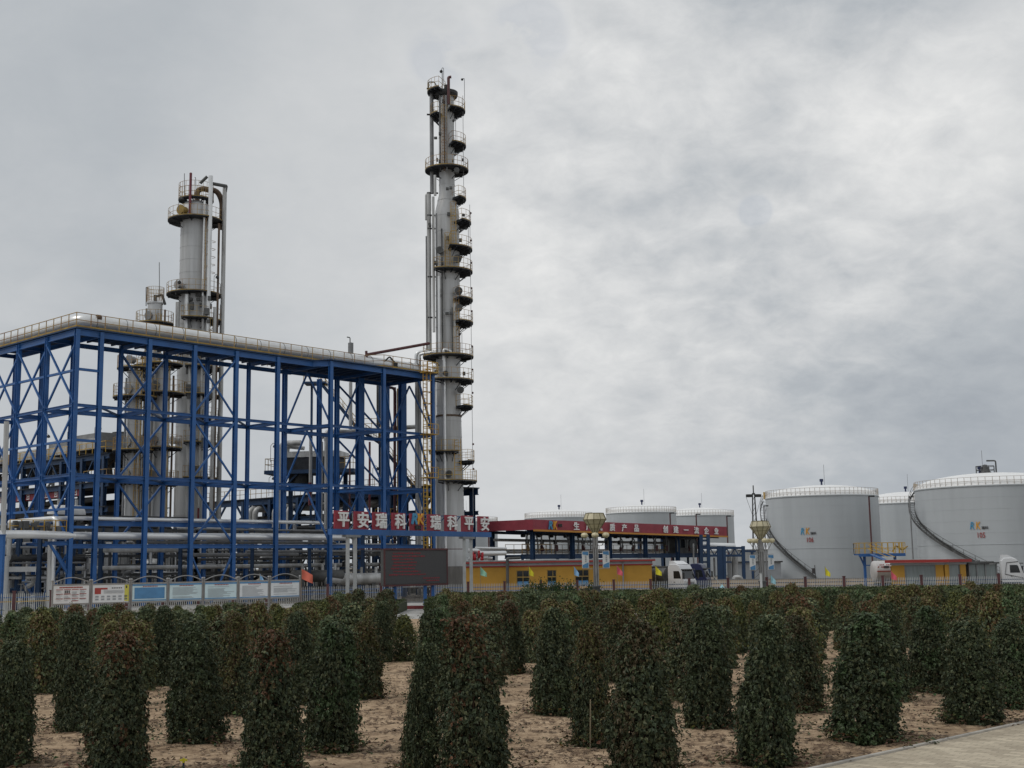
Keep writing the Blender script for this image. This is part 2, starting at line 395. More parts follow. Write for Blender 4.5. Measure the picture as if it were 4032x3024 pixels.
def pavemat():
    m = bpy.data.materials.new('path_pavers'); m.use_nodes = True; nt = m.node_tree; b = nt.nodes['Principled BSDF']
    b.inputs['Roughness'].default_value = 0.85
    t = nt.nodes.new('ShaderNodeTexCoord'); mp = nt.nodes.new('ShaderNodeMapping'); mp.inputs['Rotation'].default_value = (0, 0, radians(42))
    nt.links.new(t.outputs['Object'], mp.inputs[0])
    br = nt.nodes.new('ShaderNodeTexBrick'); br.inputs['Scale'].default_value = 1.0
    br.inputs['Brick Width'].default_value = 0.3; br.inputs['Row Height'].default_value = 0.15; br.inputs['Mortar Size'].default_value = 0.006
    br.inputs['Color1'].default_value = (0.64, 0.555, 0.415, 1); br.inputs['Color2'].default_value = (0.45, 0.38, 0.28, 1); br.inputs['Mortar'].default_value = (0.27, 0.235, 0.18, 1)
    nt.links.new(mp.outputs[0], br.inputs['Vector'])
    n = nt.nodes.new('ShaderNodeTexNoise'); n.inputs['Scale'].default_value = 1.1; n.inputs['Detail'].default_value = 6; nt.links.new(t.outputs['Object'], n.inputs['Vector'])
    r2 = nt.nodes.new('ShaderNodeValToRGB'); nt.links.new(n.outputs[0], r2.inputs[0]); r2.color_ramp.elements[0].position = 0.3; r2.color_ramp.elements[0].color = (0.74, 0.73, 0.72, 1); r2.color_ramp.elements[1].position = 0.65
    mx = nt.nodes.new('ShaderNodeMix'); mx.data_type = 'RGBA'; mx.blend_type = 'MULTIPLY'; mx.inputs[0].default_value = 1.0
    nt.links.new(br.outputs[0], mx.inputs[6]); nt.links.new(r2.outputs[0], mx.inputs[7]); nt.links.new(mx.outputs[2], b.inputs['Base Color'])
    bp = nt.nodes.new('ShaderNodeBump'); bp.inputs['Strength'].default_value = 0.4; bp.inputs['Distance'].default_value = 0.01
    nt.links.new(br.outputs['Fac'], bp.inputs['Height']); bp.invert = True; nt.links.new(bp.outputs[0], b.inputs['Normal'])
    return m
M['soil'] = soilmat(); M['pave'] = pavemat()
M['yard'] = mat('yard_ground', (0.22, 0.19, 0.155), 0.95, 0, 0.2, 0.08)
M['road'] = mat('pale_concrete_road', (0.46, 0.45, 0.43), 0.85, 0, 0.12, 0.5)
M['kerb'] = mat('kerb_stone', (0.50, 0.47, 0.42), 0.85, 0, 0.15, 2.0)
M['rkerb'] = mat('red_kerb_paint', (0.22, 0.04, 0.04), 0.7, 0, 0.1, 1.0)

mb = MB(); mb.add([(-3000, -200, -0.12), (3000, -200, -0.12), (3000, 4000, -0.12), (-3000, 4000, -0.12)], [(0, 1, 2, 3)])
tag(build('ground', mb, M['yard']), kind='structure')
PA = G(3281, 3020); PB = G(4032, 2853)
pd = (PB - PA).normalized(); pn = Vector((-pd.y, pd.x, 0))       # pn points from the path into the field
def over_path(x, y): return (Vector((x, y, 0)) - PA).dot(pn) < 0
# soil of the planting field: one gently uneven sheet
mb = MB(); X0, X1, Y0, Y1, st = -46.0, 46.0, 12.0, 80.3, 0.26
nx, ny = int((X1 - X0) / st), int((Y1 - Y0) / st)
for j in range(ny + 1):
    for i in range(nx + 1):
        x, y = X0 + i * st, Y0 + j * st
        z = 0.055 * NZ.noise(Vector((x * 0.7, y * 0.7, 1.0))) + 0.03 * NZ.noise(Vector((x * 2.3, y * 2.3, 4.0)))
        k = (Vector((x, y, 0)) - PA).dot(pn)
        z = z * min(1.0, max(0.0, k / 1.0)) - (0.05 if k < -0.25 else 0)
        mb.v.append((x, y, z))
for j in range(ny):
    for i in range(nx):
        a = j * (nx + 1) + i; mb.f.append((a, a + 1, a + nx + 2, a + nx + 1))
tag(build('soil', mb, M['soil'], smooth=True, angle=180), kind='structure')
mb = MB(); a = PA - pd * 30; b = PA + pd * 60
mb.add([(p.x, p.y, 0.02) for p in (a, a - pn * 60, b - pn * 60, b)], [(0, 1, 2, 3)])
tag(build('path', mb, M['pave']), kind='structure')
mb = MB(); mb.beam(a + pn * 0.05 + Vector((0, 0, 0.0)), b + pn * 0.05 + Vector((0, 0, 0.0)), 0.09, 0.10)
tag(build('path_kerb', mb, M['kerb']), 'pale kerb stone edging along the paved path', 'kerb', kind='structure')
mb = MB(); mb.add([(-90, 80, -0.02), (90, 80, -0.02), (90, 98, -0.02), (-90, 98, -0.02)], [(0, 1, 2, 3)])
tag(build('road', mb, M['road']), kind='structure')
kx = XY(1540, 98).x, XY(1760, 98).x
mb = MB(); mb.box(((kx[0] + kx[1]) / 2, 98.2, 0.05), (kx[1] - kx[0], 0.3, 0.36)); tag(build('road_kerb', mb, M['rkerb']), kind='structure')
mb = MB(); mb.box(((kx[0] - 90) / 2, 98.2, 0.05), (kx[0] + 90, 0.3, 0.36)); mb.box(((kx[1] + 90) / 2, 98.2, 0.05), (90 - kx[1], 0.3, 0.36)); tag(build('road_kerb', mb, M['kerb']), kind='structure')
mb = MB(); mb.add([(-90, 98.4, 0.14), (90, 98.4, 0.14), (90, 112, 0.14), (-90, 112, 0.14)], [(0, 1, 2, 3)])
tag(build('pavement', mb, M['road']), kind='structure')

# loose clods and leaf litter on the soil
def litter(n, m, smin, smax, seed, flat):
    rnd = random.Random(seed); mb = MB()
    while n > 0:
        y = 15.5 + 46 * rnd.random() ** 2.0; x = (rnd.random() * 2 - 1) * (0.43 * y + 1)
        if over_path(x, y): continue
        g_ = NZ.noise(Vector((x * 0.55, y * 0.9, 9))) + .6 * NZ.noise(Vector((x * 2.1, y * 3.2, 3)))
        if g_ < 0.02 and rnd.random() < 0.86: continue
        n -= 1; s = smin + (smax - smin) * rnd.random() ** 2; a = rnd.random() * 6.28; z = 0.055 * NZ.noise(Vector((x * 0.7, y * 0.7, 1.0))) + 0.03 * NZ.noise(Vector((x * 2.3, y * 2.3, 4.0)))
        if flat:
            h = rnd.uniform(0.1, 0.7) * s
            mb.add([(x + s * cos(a + t) * q, y + s * sin(a + t) * q, z + 0.012 + dz) for t, q, dz in ((0, 1, h), (1.5, 0.55, 0), (3.14, 0.9, h * 0.6), (4.7, 0.6, 0.01))], [(0, 1, 2, 3)])
        else:
            mb.sphere((x, y, z + s * 0.1), s, 6, (1, rnd.uniform(.6, 1), rnd.uniform(.35, .7)))
    return mb
M['litter'] = mat('dry_leaf_litter', (0.17, 0.112, 0.07), 0.9, 0, 0.2, 3.0, col2=(0.085, 0.058, 0.038))
tag(build('leaf_litter', litter(42000, 0, 0.02, 0.085, 3, True), M['litter']), 'dry brown leaves and scraps scattered over the soil', 'leaf litter', kind='stuff')
tag(build('soil_clods', litter(2600, 0, 0.015, 0.06, 5, False), M['soil_lump']), 'small pale clods of soil and stones on the field', 'soil clods', kind='stuff')

# ================================================================== clipped hedge in front of the fence
def leaf(vs, fs, tn, p, nrm, tip, s, col):
    nrm = nrm.normalized(); t = (tip - nrm * tip.dot(nrm)); t = t.normalized() if t.length > 1e-4 else Vector((1, 0, 0)); sd = t.cross(nrm)
    o = len(vs); up = nrm * (s * 0.2)
    for a, b, c in ((0, 0, 0), (0.36, 0.40, 1), (0.62, 0.20, 1), (1.08, 0.0, 0), (0.62, -0.20, 1), (0.36, -0.40, 1)):
        vs.append(tuple(p + t * (a * s) + sd * (b * s) + up * c)); tn.append(col)
    fs.append((o, o + 3, o + 2, o + 1)); fs.append((o, o + 5, o + 4, o + 3))
def hedge(name, label, x0, x1, y0, y1, h, n, seed):
    rnd = random.Random(seed); rt = thing(name, label, 'hedge', ((x0 + x1) / 2, (y0 + y1) / 2, 0), None)
    mb = MB(); tn = []
    xa = min(x1, 0.42 * y1 + 4); 
    for i in range(n):
        top = rnd.random() < 0.72
        x = rnd.uniform(x0, xa)
        wob = 0.07 * NZ.noise(Vector((x * 0.6, 0, seed)))
        if top:
            y = rnd.uniform(y0, y1); z = h + wob + 0.05 * NZ.noise(Vector((x, y, 2))) + rnd.uniform(-0.05, 0.07); nr = Vector((rnd.uniform(-.7, .7), rnd.uniform(-.7, .5), 1)); tp = Vector((rnd.uniform(-1, 1), rnd.uniform(-1, 1), 0.5))
        else:
            y = y0 + rnd.uniform(-0.12, 0.2); z = rnd.uniform(0, h + 0.05); nr = Vector((rnd.uniform(-.6, .6), -1, rnd.uniform(-.2, .8))); tp = Vector((rnd.uniform(-1, 1), 0, rnd.uniform(-1, .6)))
        k = rnd.uniform(0.7, 1.3); g = NZ.noise(Vector((x * 0.25, y * 0.25, 7)))
        c = (0.066, 0.082, 0.026) if g > 0 else (0.046, 0.064, 0.024)
        leaf(mb.v, mb.f, tn, Vector((x, y, z)), nr, tp, rnd.uniform(0.10, 0.2), [q * k for q in c])
    build('foliage', mb, M['hleaf'], rt, tint=tn)
    mb = MB(); mb.box(((x0 + xa) / 2, (y0 + y1) / 2, h / 2 - 0.05), (xa - x0, y1 - y0 - 0.1, h - 0.12))
    build('branch_mass', mb, M['hcore'], rt)
M['hcore'] = mat('hedge_twigs', (0.05, 0.065, 0.025), 0.9, 0, 0.2, 5.0)
hx = XY(1700, 92).x
hedge('clipped_hedge', 'long flat topped green hedge running in front of the grey fence', hx, 50, 84, 104.5, 1.0, 42000, 11)
hedge('clipped_hedge', 'low green hedge left of the gate behind the creeper columns', XY(1195, 92).x, XY(1585, 92).x, 88, 96, 0.75, 5000, 12)
# ================================================================== tall blue steel frame (two wings meeting at a corner)
C0 = XY(271, 105)
DF = Vector((0.67, 0.742, 0)).normalized(); DL = Vector((-0.742, 0.67, 0)).normalized()
def ts(t, s, z=0.0): v = C0 + DF * t + DL * s; return Vector((v.x, v.y, z))
def px_t(px, s=0.0, py=1900): return onplane(px, py, ts(0, s), DF)[0]
def px_s(px, t=0.0, py=1900): return onplane(px, py, ts(t, 0), DL)[0]
ZT, Z1, Z2, Z3 = 23.9, 17.3, 11.35, 5.6
SB = 4.75
T = [px_t(p) for p in (280, 380, 574, 755, 922, 1088)]
T[0] = 0.0
SO = -1.5
T += [px_t(p, SO) for p in (1300, 1510, 1705)]
S1 = [0.0, 5.14, 10.4, 15.6]
rack = thing('steel_frame', 'tall blue open steel frame of two wings carrying a railed walkway on top', 'steel frame', tuple(ts(0, 0)))
cols = []          # (t, s, size)
for i, t in enumerate(T[:6]): cols.append((t, 0.0, 0.37))
for t in T[1:6]: cols.append((t, SB, 0.32))
for s in S1[1:]: cols.append((0.0, s, 0.36))
for s in S1[2:]: cols.append((T[1], s, 0.34))
for t in T[6:]: cols.append((t, SO, 0.37))
TB = [px_t(p, SB + 1.0) for p in (1117, 1325, 1524)]
for t in (TB[0], TB[1]): cols.append((t, SB + 1.0, 0.42))
cols.append((TB[2], SB + 1.0, 0.42)); cols.append((px_t(1255, SB + 4), SB + 4, 0.42))
for t, s, k in cols:
    part(rack, 'column', M['blue'], lambda b: b.ibeam(ts(t, s, 0), ts(t, s, ZT - 0.05), k, k, up=DL))
for px_, s in ((1417, 4.0), (1585, 4.0)):
    part(rack, 'column', M['blue'], lambda b: b.ibeam(ts(px_t(px_, s), s, 0), ts(px_t(px_, s), s, ZT - 0.3), 0.75, 0.6, up=DL))
def bm(p, q, h=0.26, w_=0.2): part(rack, 'beam', M['blue'], lambda b: b.ibeam(p, q, w_, h))
for li, z in enumerate((ZT - 0.3, Z1, Z2)):
    h = 0.52 if li == 0 else 0.26
    bm(ts(T[0], 0, z), ts(T[5], 0, z), h); bm(ts(T[5], 0, z), ts(px_t(1228), 0, z), h); bm(ts(px_t(1228), 0, z), ts(T[6], SO, z), h); bm(ts(T[6], SO, z), ts(T[8], SO, z), h)
    bm(ts(T[1], SB, z - (0.25 if li == 0 else 0)), ts(TB[0], SB, z - (0.25 if li == 0 else 0)), 0.4); bm(ts(TB[0], SB + 1, z), ts(TB[2], SB + 1, z), 0.4)
    bm(ts(0, 0, z), ts(0, S1[3], z), h); bm(ts(T[1], SB, z), ts(T[1], S1[3], z), 0.4)
    for t in T[1:6]: bm(ts(t, 0, z), ts(t, SB, z), 0.36, 0.2)
    for s in S1[1:]: bm(ts(0, s, z), ts(T[1], s, z), 0.36, 0.2)
    for a, b_ in zip(T[6:], TB): bm(ts(a, SO, z), ts(b_, SB + 1, z), 0.4, 0.22)
    # plan bracing under each level
    if li: 
        for a, b_ in zip(T[1:5], T[2:6]): part(rack, 'brace', M['dblue'], lambda b: b.beam(ts(a, 0, z), ts(b_, SB, z), 0.14, 0.16))
for z in (Z3,): 
    bm(ts(T[0], 0, z - 0.25), ts(T[8], 0, z - 0.25), 0.36)
    bm(ts(0, 0, z), ts(0, S1[3], z), 0.36)
for a, b_ in ((T[1], T[2]), (T[2], T[3]), (T[3], T[4]), (T[4], T[5])): bm(ts(a, 0.6, 7.3), ts(b_, 0.6, 7.3), 0.4)
for z in (20.4, 14.3, 8.6, 6.95): part(rack, 'strut', M['blue'], lambda b: b.beam(ts(T[0], 0, z), ts(T[1], 0, z), 0.2, 0.22))
for z in (20.3, 14.3, 8.5):
    for s0, s1 in ((0, S1[1]), (S1[1], S1[2]), (S1[2], S1[3])): part(rack, 'strut', M['blue'], lambda b: b.beam(ts(0, s0, z), ts(0, s1, z), 0.18, 0.2))
def br(p, q, k=0.15): part(rack, 'brace', M['blue'], lambda b: b.beam(p, q, k, k))
lv = [ZT - 0.6, Z1, Z2, Z3 - 0.2, 0.2]
for hi, lo in zip(lv, lv[1:]):
    for s0, s1 in ((0, S1[1]), (S1[1], S1[2]), (S1[2], S1[3])):
        br(ts(0.08, s0, hi - .2), ts(0.08, s1, lo + .2)); br(ts(-0.08, s1, hi - .2), ts(-0.08, s0, lo + .2))
    if hi > 6:
        br(ts(T[3], 0.07, hi - .2), ts(T[4], 0.07, lo + .2)); br(ts(T[4], -0.07, hi - .2), ts(T[3], -0.07, lo + .2))
        br(ts(T[2], SB, hi - .2), ts(T[3], SB, lo + .2), 0.17); br(ts(T[3], SB + .1, hi - .2), ts(T[2], SB + .1, lo + .2), 0.17)
    else:
        mid = (T[3] + T[4]) / 2; br(ts(T[3], 0, hi - 0.6), ts(mid, 0, lo)); br(ts(T[4], 0, hi - 0.6), ts(mid, 0, lo))
    for a, b_ in zip(T[6:], TB):                          # chevrons across the end bays
        m_ = (ts(a, SO) + ts(b_, SB + 1)) / 2; top = Vector((m_.x, m_.y, hi - 0.25))
        if hi > 6: br(top, ts(a, SO, lo + 0.2)); br(top, ts(b_, SB + 1, lo + 0.2))
    if hi > 6:
        br(ts(T[7], SO, hi - .3), ts((T[7] + T[8]) / 2, SO + 2.5, lo + .3), 0.15); br(ts(TB[1], SB + 1, hi - .3), ts(TB[2], SB + 1, lo + .3), 0.16)
    br(ts((T[7] + T[8]) / 2 + 1.5, SO, hi - .3), ts(T[8], SO, lo + .3), 0.18)
br(ts(-0.05, 0, 3.3), ts(-0.05, 3.2, Z3), 0.2); bm(ts(0, 0, Z3), ts(-2.2, 0, Z3), 0.3); br(ts(0, 0, 2.9), ts(-1.8, 0, Z3), 0.18)
# top walkway deck
def deck(b):
    z = ZT + 0.05
    for (t0, t1, s0, s1) in ((-0.3, px_t(1228), -0.3, SB + 0.3), (-0.3, T[1] + 0.3, SB + 0.3, S1[3]),):
        b.box(tuple(ts((t0 + t1) / 2, (s0 + s1) / 2, z)), (t1 - t0, s1 - s0, 0.1), atan2(DF.y, DF.x))
    P = [ts(px_t(1228), -0.3), ts(T[6] - 0.35, SO - 0.35), ts(T[8] + 0.4, SO - 0.35), ts(T[8] + 0.4, SB + 1.6), ts(px_t(1228), SB + 1.6)]
    n = len(P); b.add([(p.x, p.y, z - 0.05) for p in P] + [(p.x, p.y, z + 0.05) for p in P], [tuple(range(n)), tuple(reversed(range(n, 2 * n)))] + [(i, n + i, n + (i + 1) % n, (i + 1) % n) for i in range(n)])
part(rack, 'deck', M['dblue'], deck)
for t in [T[1] + 1.2 + k * 1.2 for k in range(36)]:
    if t < T[8]: part(rack, 'joist', M['dblue'], lambda b: b.beam(ts(t, 0.2, ZT - 0.15), ts(t, SB - 0.2, ZT - 0.15), 0.12, 0.22))
zr = ZT + 0.1
edge = [ts(-0.25, S1[3], zr), ts(-0.25, -0.25, zr), ts(T[6], -0.25, zr), ts(T[7] - 1.5, -.25, zr), ts(T[7] - .2, SO - .3, zr), ts(T[8] + .3, SO - .3, zr)]
rl = part(rack, 'railing', M['rail'], lambda b: railing(b, edge, 1.25, 1.35, 0.033))
part(rl, 'toe_plate', M['ochre'], lambda b: [b.beam(p + Vector((0, 0, 0.1)), q + Vector((0, 0, 0.1)), 0.03, 0.14) for p, q in zip(edge, edge[1:])])
edge2 = [ts(T[1] + .2, S1[3], zr), ts(T[1] + .2, SB + .2, zr), ts(T[5] + 2, SB + .2, zr), ts(T[5] + 2, SB + 1.5, zr), ts(T[8] + .3, SB + 1.5, zr), ts(T[8] + .3, SO - .3, zr)]
part(rack, 'railing', M['rail'], lambda b: railing(b, edge2, 1.25, 1.35, 0.03))
# fat insulated pipe lying on the walkway
hp = thing('insulated_pipe', 'fat silver clad pipe lying along the top of the blue steel frame', 'pipe', tuple(ts(0, 2.0, ZT + .1)))
part(hp, 'pipe_run', M['silver'], lambda b: b.pipe([ts(.9, S1[3] + 2, ZT + 0.95), ts(.9, .9, ZT + 0.95), ts(T[8] - 0.4, .9, ZT + 0.9)], 0.64, 16, 1.3), smooth=True)
part(hp, 'pipe_run', M['silverw'], lambda b: b.pipe([ts(1.9, S1[3] + 2, ZT + 0.5), ts(1.9, 2.6, ZT + 0.5), ts(T[8] - 2, 2.6, ZT + 0.5)], 0.32, 12, 1.0), smooth=True)
part(hp, 'band', M['grey'], lambda b: [b.tube([ts(t, .9, ZT + .94), ts(t + .06, .9, ZT + .94)], 0.655, 16) for t in [2 + 2.9 * k for k in range(14)]])
part(hp, 'valve', M['rust'], lambda b: (b.tube([ts(2.2, .55, ZT + .3), ts(2.2, .55, ZT + 1.3)], 0.12, 8), b.tube([ts(2.0, .5, ZT + 1.3), ts(2.4, .5, ZT + 1.3)], 0.28, 10)), smooth=True)
part(hp, 'valve', M['dark'], lambda b: (b.tube([ts(37.0, .2, ZT + .3), ts(37.0, .2, ZT + 1.1)], 0.3, 10), b.pipe([ts(37.0, .2, ZT + 1.1), ts(36.2, .2, ZT + 1.7), ts(35.6, .2, ZT + 1.2)], 0.09, 8)), smooth=True)
v = thing('vent_stack', 'short grey vent box standing on the right end of the blue frame top', 'vent', tuple(ts(px_t(1380, 1.5, 1380), 1.5, ZT + .1)))
tv = px_t(1381, 1.5, 1380)
part(v, 'duct', M['grey'], lambda b: b.box(tuple(ts(tv, 1.5, ZT + 2.0)), (0.4, 0.4, 1.7), 0.8)); part(v, 'spout', M['dgrey'], lambda b: b.pipe([ts(tv - .1, 1.5, ZT + 2.8), ts(tv - .1, 1.5, ZT + 3.4), ts(tv - .5, 1.5, ZT + 3.4)], 0.06, 6))
# caged ladder on the right end
ld = thing('caged_ladder', 'yellow caged ladder fixed to the right end of the blue frame', 'ladder', tuple(ts(T[8] - 1.0, SO - .5, 0)))
tl = px_t(1676, SO - .55)
part(ld, 'ladder', M['yrail'], lambda b: ladder(b, ts(tl, SO - .55, 1.0), ts(tl, SO - .55, ZT + 1.2), DF, 0.6, 0.4, 0.045))
part(ld, 'cage', M['yrail'], lambda b: [(b.tube([ts(tl, SO - .6, z) + DF * (0.42 * cos(a)) - DL * (0.75 * sin(a)) for a in [pi * k / 6 for k in range(7)]], 0.045, 5)) for z in [3 + 1.25 * k for k in range(18)]] + [b.beam(ts(tl, SO - .6, 3) + DF * (0.42 * cos(a)) - DL * (0.75 * sin(a)), ts(tl, SO - .6, 24.2) + DF * (0.42 * cos(a)) - DL * (0.75 * sin(a)), 0.06, 0.06) for a in (0.6, 1.57, 2.5)])
for z in (Z1 - .1, Z2 + 1.2, ZT):
    part(ld, 'landing', M['yrail'], lambda b: (b.box(tuple(ts(tl + .2, SO - .9, z)), (1.6, 1.2, 0.08), atan2(DF.y, DF.x)), railing(b, [ts(tl - .6, SO - 1.5, z), ts(tl + 1.0, SO - 1.5, z)], 1.1, 0.8, 0.035)))
# dark red pipe reaching from the frame to the tall column
rp = thing('red_brown_pipe', 'slanting dark red pipe from the frame top up to the tall column', 'pipe', tuple(W(1445, 1397, 131)))
part(rp, 'pipe_run', M['dred'], lambda b: b.tube([W(1442, 1397, 130), W(1690, 1352, 136)], 0.16, 8), smooth=True)
part(rp, 'riser', M['dred'], lambda b: b.tube([W(1444, 1420, 130), W(1442, 1382, 130)], 0.14, 8), smooth=True)
# ================================================================== distillation columns
def sector(b, c, z, r0, r1, a0, a1, t=0.10):
    b.lathe((c.x, c.y, z), [(r0, -t), (r1, -t), (r1, 0), (r0, 0), (r0, -t)], max(6, int(abs(a1 - a0) * 7)), a0, a1)
def arc(c, z, r, a0, a1, n=None):
    n = n or max(4, int(abs(a1 - a0) * 4)); return [Vector((c.x + r * cos(a0 + (a1 - a0) * i / n), c.y + r * sin(a0 + (a1 - a0) * i / n), z)) for i in range(n + 1)]
def platform(root, c, z, r0, r1, d0, d1, railm='rail', h=1.2):
    a0, a1 = radians(d0), radians(d1); full = d1 - d0 > 355
    if full: a1 = a0 + 2 * pi
    p = part(root, 'platform', M['grate'], lambda b: (sector(b, c, z, r0, r1, a0, a1),
        [b.beam((c.x + r0 * cos(a), c.y + r0 * sin(a), z - 0.25), (c.x + r1 * 0.97 * cos(a), c.y + r1 * 0.97 * sin(a), z - 0.2), 0.08, 0.15) for a in [a0 + (a1 - a0) * k / 8 for k in range(9)]],
        [b.beam((c.x + r0 * cos(a), c.y + r0 * sin(a), z - 1.1), (c.x + r1 * 0.85 * cos(a), c.y + r1 * 0.85 * sin(a), z - 0.3), 0.06, 0.06) for a in [a0 + (a1 - a0) * (k + .5) / 4 for k in range(4)]]))
    def rf(b):
        pts = arc(c, z, r1 - 0.04, a0, a1)
        if not full: pts = [Vector((c.x + r0 * cos(a0), c.y + r0 * sin(a0), z))] + pts + [Vector((c.x + r0 * cos(a1), c.y + r0 * sin(a1), z))]
        railing(b, pts, h, 0.9, 0.02)
    rr = part(p, 'railing', M[railm], rf)
    part(p, 'toe_plate', M['ochre'], lambda b: [b.beam(q + Vector((0, 0, .06)), w_ + Vector((0, 0, .06)), 0.025, 0.10) for q, w_ in zip(arc(c, z, r1, a0, a1), arc(c, z, r1, a0, a1)[1:])])
    return p
def shell(root, c, prof, name='shell', m='shell', n=40):
    return part(root, name, M[m], lambda b: b.lathe((c.x, c.y, 0), prof, n), smooth=True, angle=50)
def ridged(prof, zs, e=.022):                 # cladding seams: small ridges in the profile
    out = [prof[0]]
    for (ra, za), (rb, zb) in zip(prof, prof[1:]):
        for z in sorted(z for z in zs if min(za, zb) + .15 < z < max(za, zb) - .15):
            f = (z - za) / (zb - za); r = ra + (rb - ra) * f
            out += [(r, z - .05), (r + e, z - .045), (r + e, z + .045), (r, z + .05)]
        out.append((rb, zb))
    return out
def vpipe(root, px, D, y0, y1, r, m='silverw', name='pipe'):
    p = XYm(px, (y0 + (y1 or 2200)) / 2, D); z0, z1 = Zat(px, y0, D), (0.2 if y1 is None else Zat(px, y1, D))
    return part(root, name, M[m], lambda b: b.tube([(p.x, p.y, z0), (p.x, p.y, z1)], r, 10), smooth=True)
def floodlight(root, p, h=1.6, dx=0.5, m='grey'):
    p = Vector(p)
    a = part(root, 'lamp_bracket', M[m], lambda b: b.pipe([p, p + Vector((0, 0, h)), p + Vector((dx * .6, 0, h + .35)), p + Vector((dx, 0, h + .1))], 0.035, 5))
    part(a, 'lamp_head', M['dark'], lambda b: b.lathe(tuple(p + Vector((dx, 0, h - .2))), [(0.04, .35), (0.2, .22), (0.24, 0), (0, -.08)], 8))

# ---- the tall column on the right
DT = 138.0; ct = XY(1771, DT)
def zt(py): return Zat(1768, py, DT)
k = DT / 4900
tall = thing('distillation_column', 'tallest slender grey column with many railed balconies right of the blue frame', 'column', tuple(ct))
shell(tall, ct, [(1.92, 0), (1.92, zt(2230))], 'base', 'concrete')
shell(tall, ct, ridged([(1.72, zt(2230)), (1.62, zt(1990)), (1.40, zt(1640)), (1.37, zt(1638)), (1.37, zt(835)), (0.90, zt(765)), (0.885, zt(385)), (0.885, zt(372)), (0.0, zt(366))], [zt(y) for y in range(420, 2100, 62)]))
part(tall, 'flange', M['rust'], lambda b: b.lathe((ct.x, ct.y, zt(1640)), [(1.36, -.1), (1.47, -.1), (1.47, .1), (1.36, .1)], 36))
part(tall, 'top_flange', M['dark'], lambda b: (b.lathe((ct.x, ct.y, zt(376)), [(.8, -.25), (1.25, -.25), (1.35, .0), (1.35, .35), (.8, .35)], 24), b.tube([(ct.x, ct.y, zt(372)), (ct.x, ct.y, zt(335))], 0.25, 10)))
R_ = 2.85
# deck height in the photo, inner radius, outer radius, first and last angle (0 = towards +X, -90 = towards the road)
for y, r0, r1, a0, a1 in ((364, .2, 2.2, 120, 250), (440, .9, 2.2, -75, 75), (457, .9, 1.9, 130, 240), (577, .9, 2.25, -70, 70), (673, .9, 2.5, 0, 360), (786, 1.0, 2.2, -50, 60),
                          (880, 1.35, 2.75, -50, 55), (985, 1.35, R_, -82, 55), (1073, 1.35, R_, -120, 70), (1184, 1.35, R_, -60, 60), (1274, 1.35, R_, -62, 60), (1407, 1.35, R_, 0, 360), (1502, 1.35, R_, -125, 70),
                          (1603, 1.4, R_ - .1, -50, 50), (1818, 1.5, R_, -40, 50), (1897, 1.55, R_ + .25, -110, 50), (1782, 1.5, 2.5, -150, -62)):
    platform(tall, ct, zt(y), r0, r1, a0, a1, 'yrail' if y > 1590 else 'rail')
yf = DT - 1.75
for px, y0, y1, r, m in ((1690, 758, 1385, .25, 'silverw'), (1707, 775, 1308, .16, 'silverw'), (1700, 345, 762, .24, 'grey'), (1713, 690, 770, .16, 'silverw'), (1729, 1088, 1388, .18, 'silver'),
                         (1741, 900, 1390, .09, 'dgrey'), (1790, 1195, 1392, .18, 'silverw'), (1782, 1210, 1392, .09, 'dgrey'), (1752, 1392, 2260, .17, 'silver'), (1712, 1440, 2230, .17, 'silver'), (1642, 1400, 2260, .2, 'silverw'), (1654, 1408, 2260, .17, 'silverw'),
                         (1733, 376, 672, .08, 'dgrey'), (1749, 376, 672, .09, 'rust'), (1758, 376, 672, .12, 'grey'), (1720, 840, 1390, .1, 'grey'), (1680, 930, 1380, .1, 'grey')):
    vpipe(tall, px, yf if px > 1700 else DT, y0, y1, r, m)
zz = zt(1386)
part(tall, 'pipe_elbow', M['silver'], lambda b: (b.pipe([XY(1642, DT) + Vector((0, 0, zz - 1.2)), XY(1642, DT) + Vector((0, 0, zz)), XY(1700, DT) + Vector((0, 0, zz + .1))], .2, 10), b.pipe([XY(1654, DT - .6) + Vector((0, 0, zz - 1.4)), XY(1654, DT - .6) + Vector((0, 0, zz - .3)), XY(1712, DT - 1.2) + Vector((0, 0, zz - .2)), XY(1735, DT - 1.2) + Vector((0, 0, zz - .4))], .17, 10),
    b.pipe([XY(1752, yf) + Vector((0, 0, zz - 1.2)), XY(1752, yf) + Vector((0, 0, zz + .1)), XY(1795, yf + .2) + Vector((0, 0, zz - .4))], .18, 10)), smooth=True)
zq = zt(765)
part(tall, 'pipe_elbow', M['silverw'], lambda b: b.pipe([XY(1686, DT) + Vector((0, 0, zq - 3)), XY(1686, DT) + Vector((0, 0, zq)), XY(1700, DT) + Vector((0, 0, zq + .1)), XY(1700, DT) + Vector((0, 0, zq - 2))], .16, 10), smooth=True)
part(tall, 'vent_pipe', M['dred'], lambda b: b.pipe([XY(1781, yf) + Vector((0, 0, zt(432))), XY(1781, yf) + Vector((0, 0, zt(327))), XY(1793, yf) + Vector((0, 0, zt(326)))], .17, 8, .5), smooth=True)
part(tall, 'gooseneck', M['dgrey'], lambda b: b.pipe([XY(1697, DT) + Vector((0, 0, zt(350))), XY(1697, DT) + Vector((0, 0, zt(322))), XY(1722, DT) + Vector((0, 0, zt(322))), XY(1735, DT) + Vector((0, 0, zt(345)))], .07, 6), smooth=True)
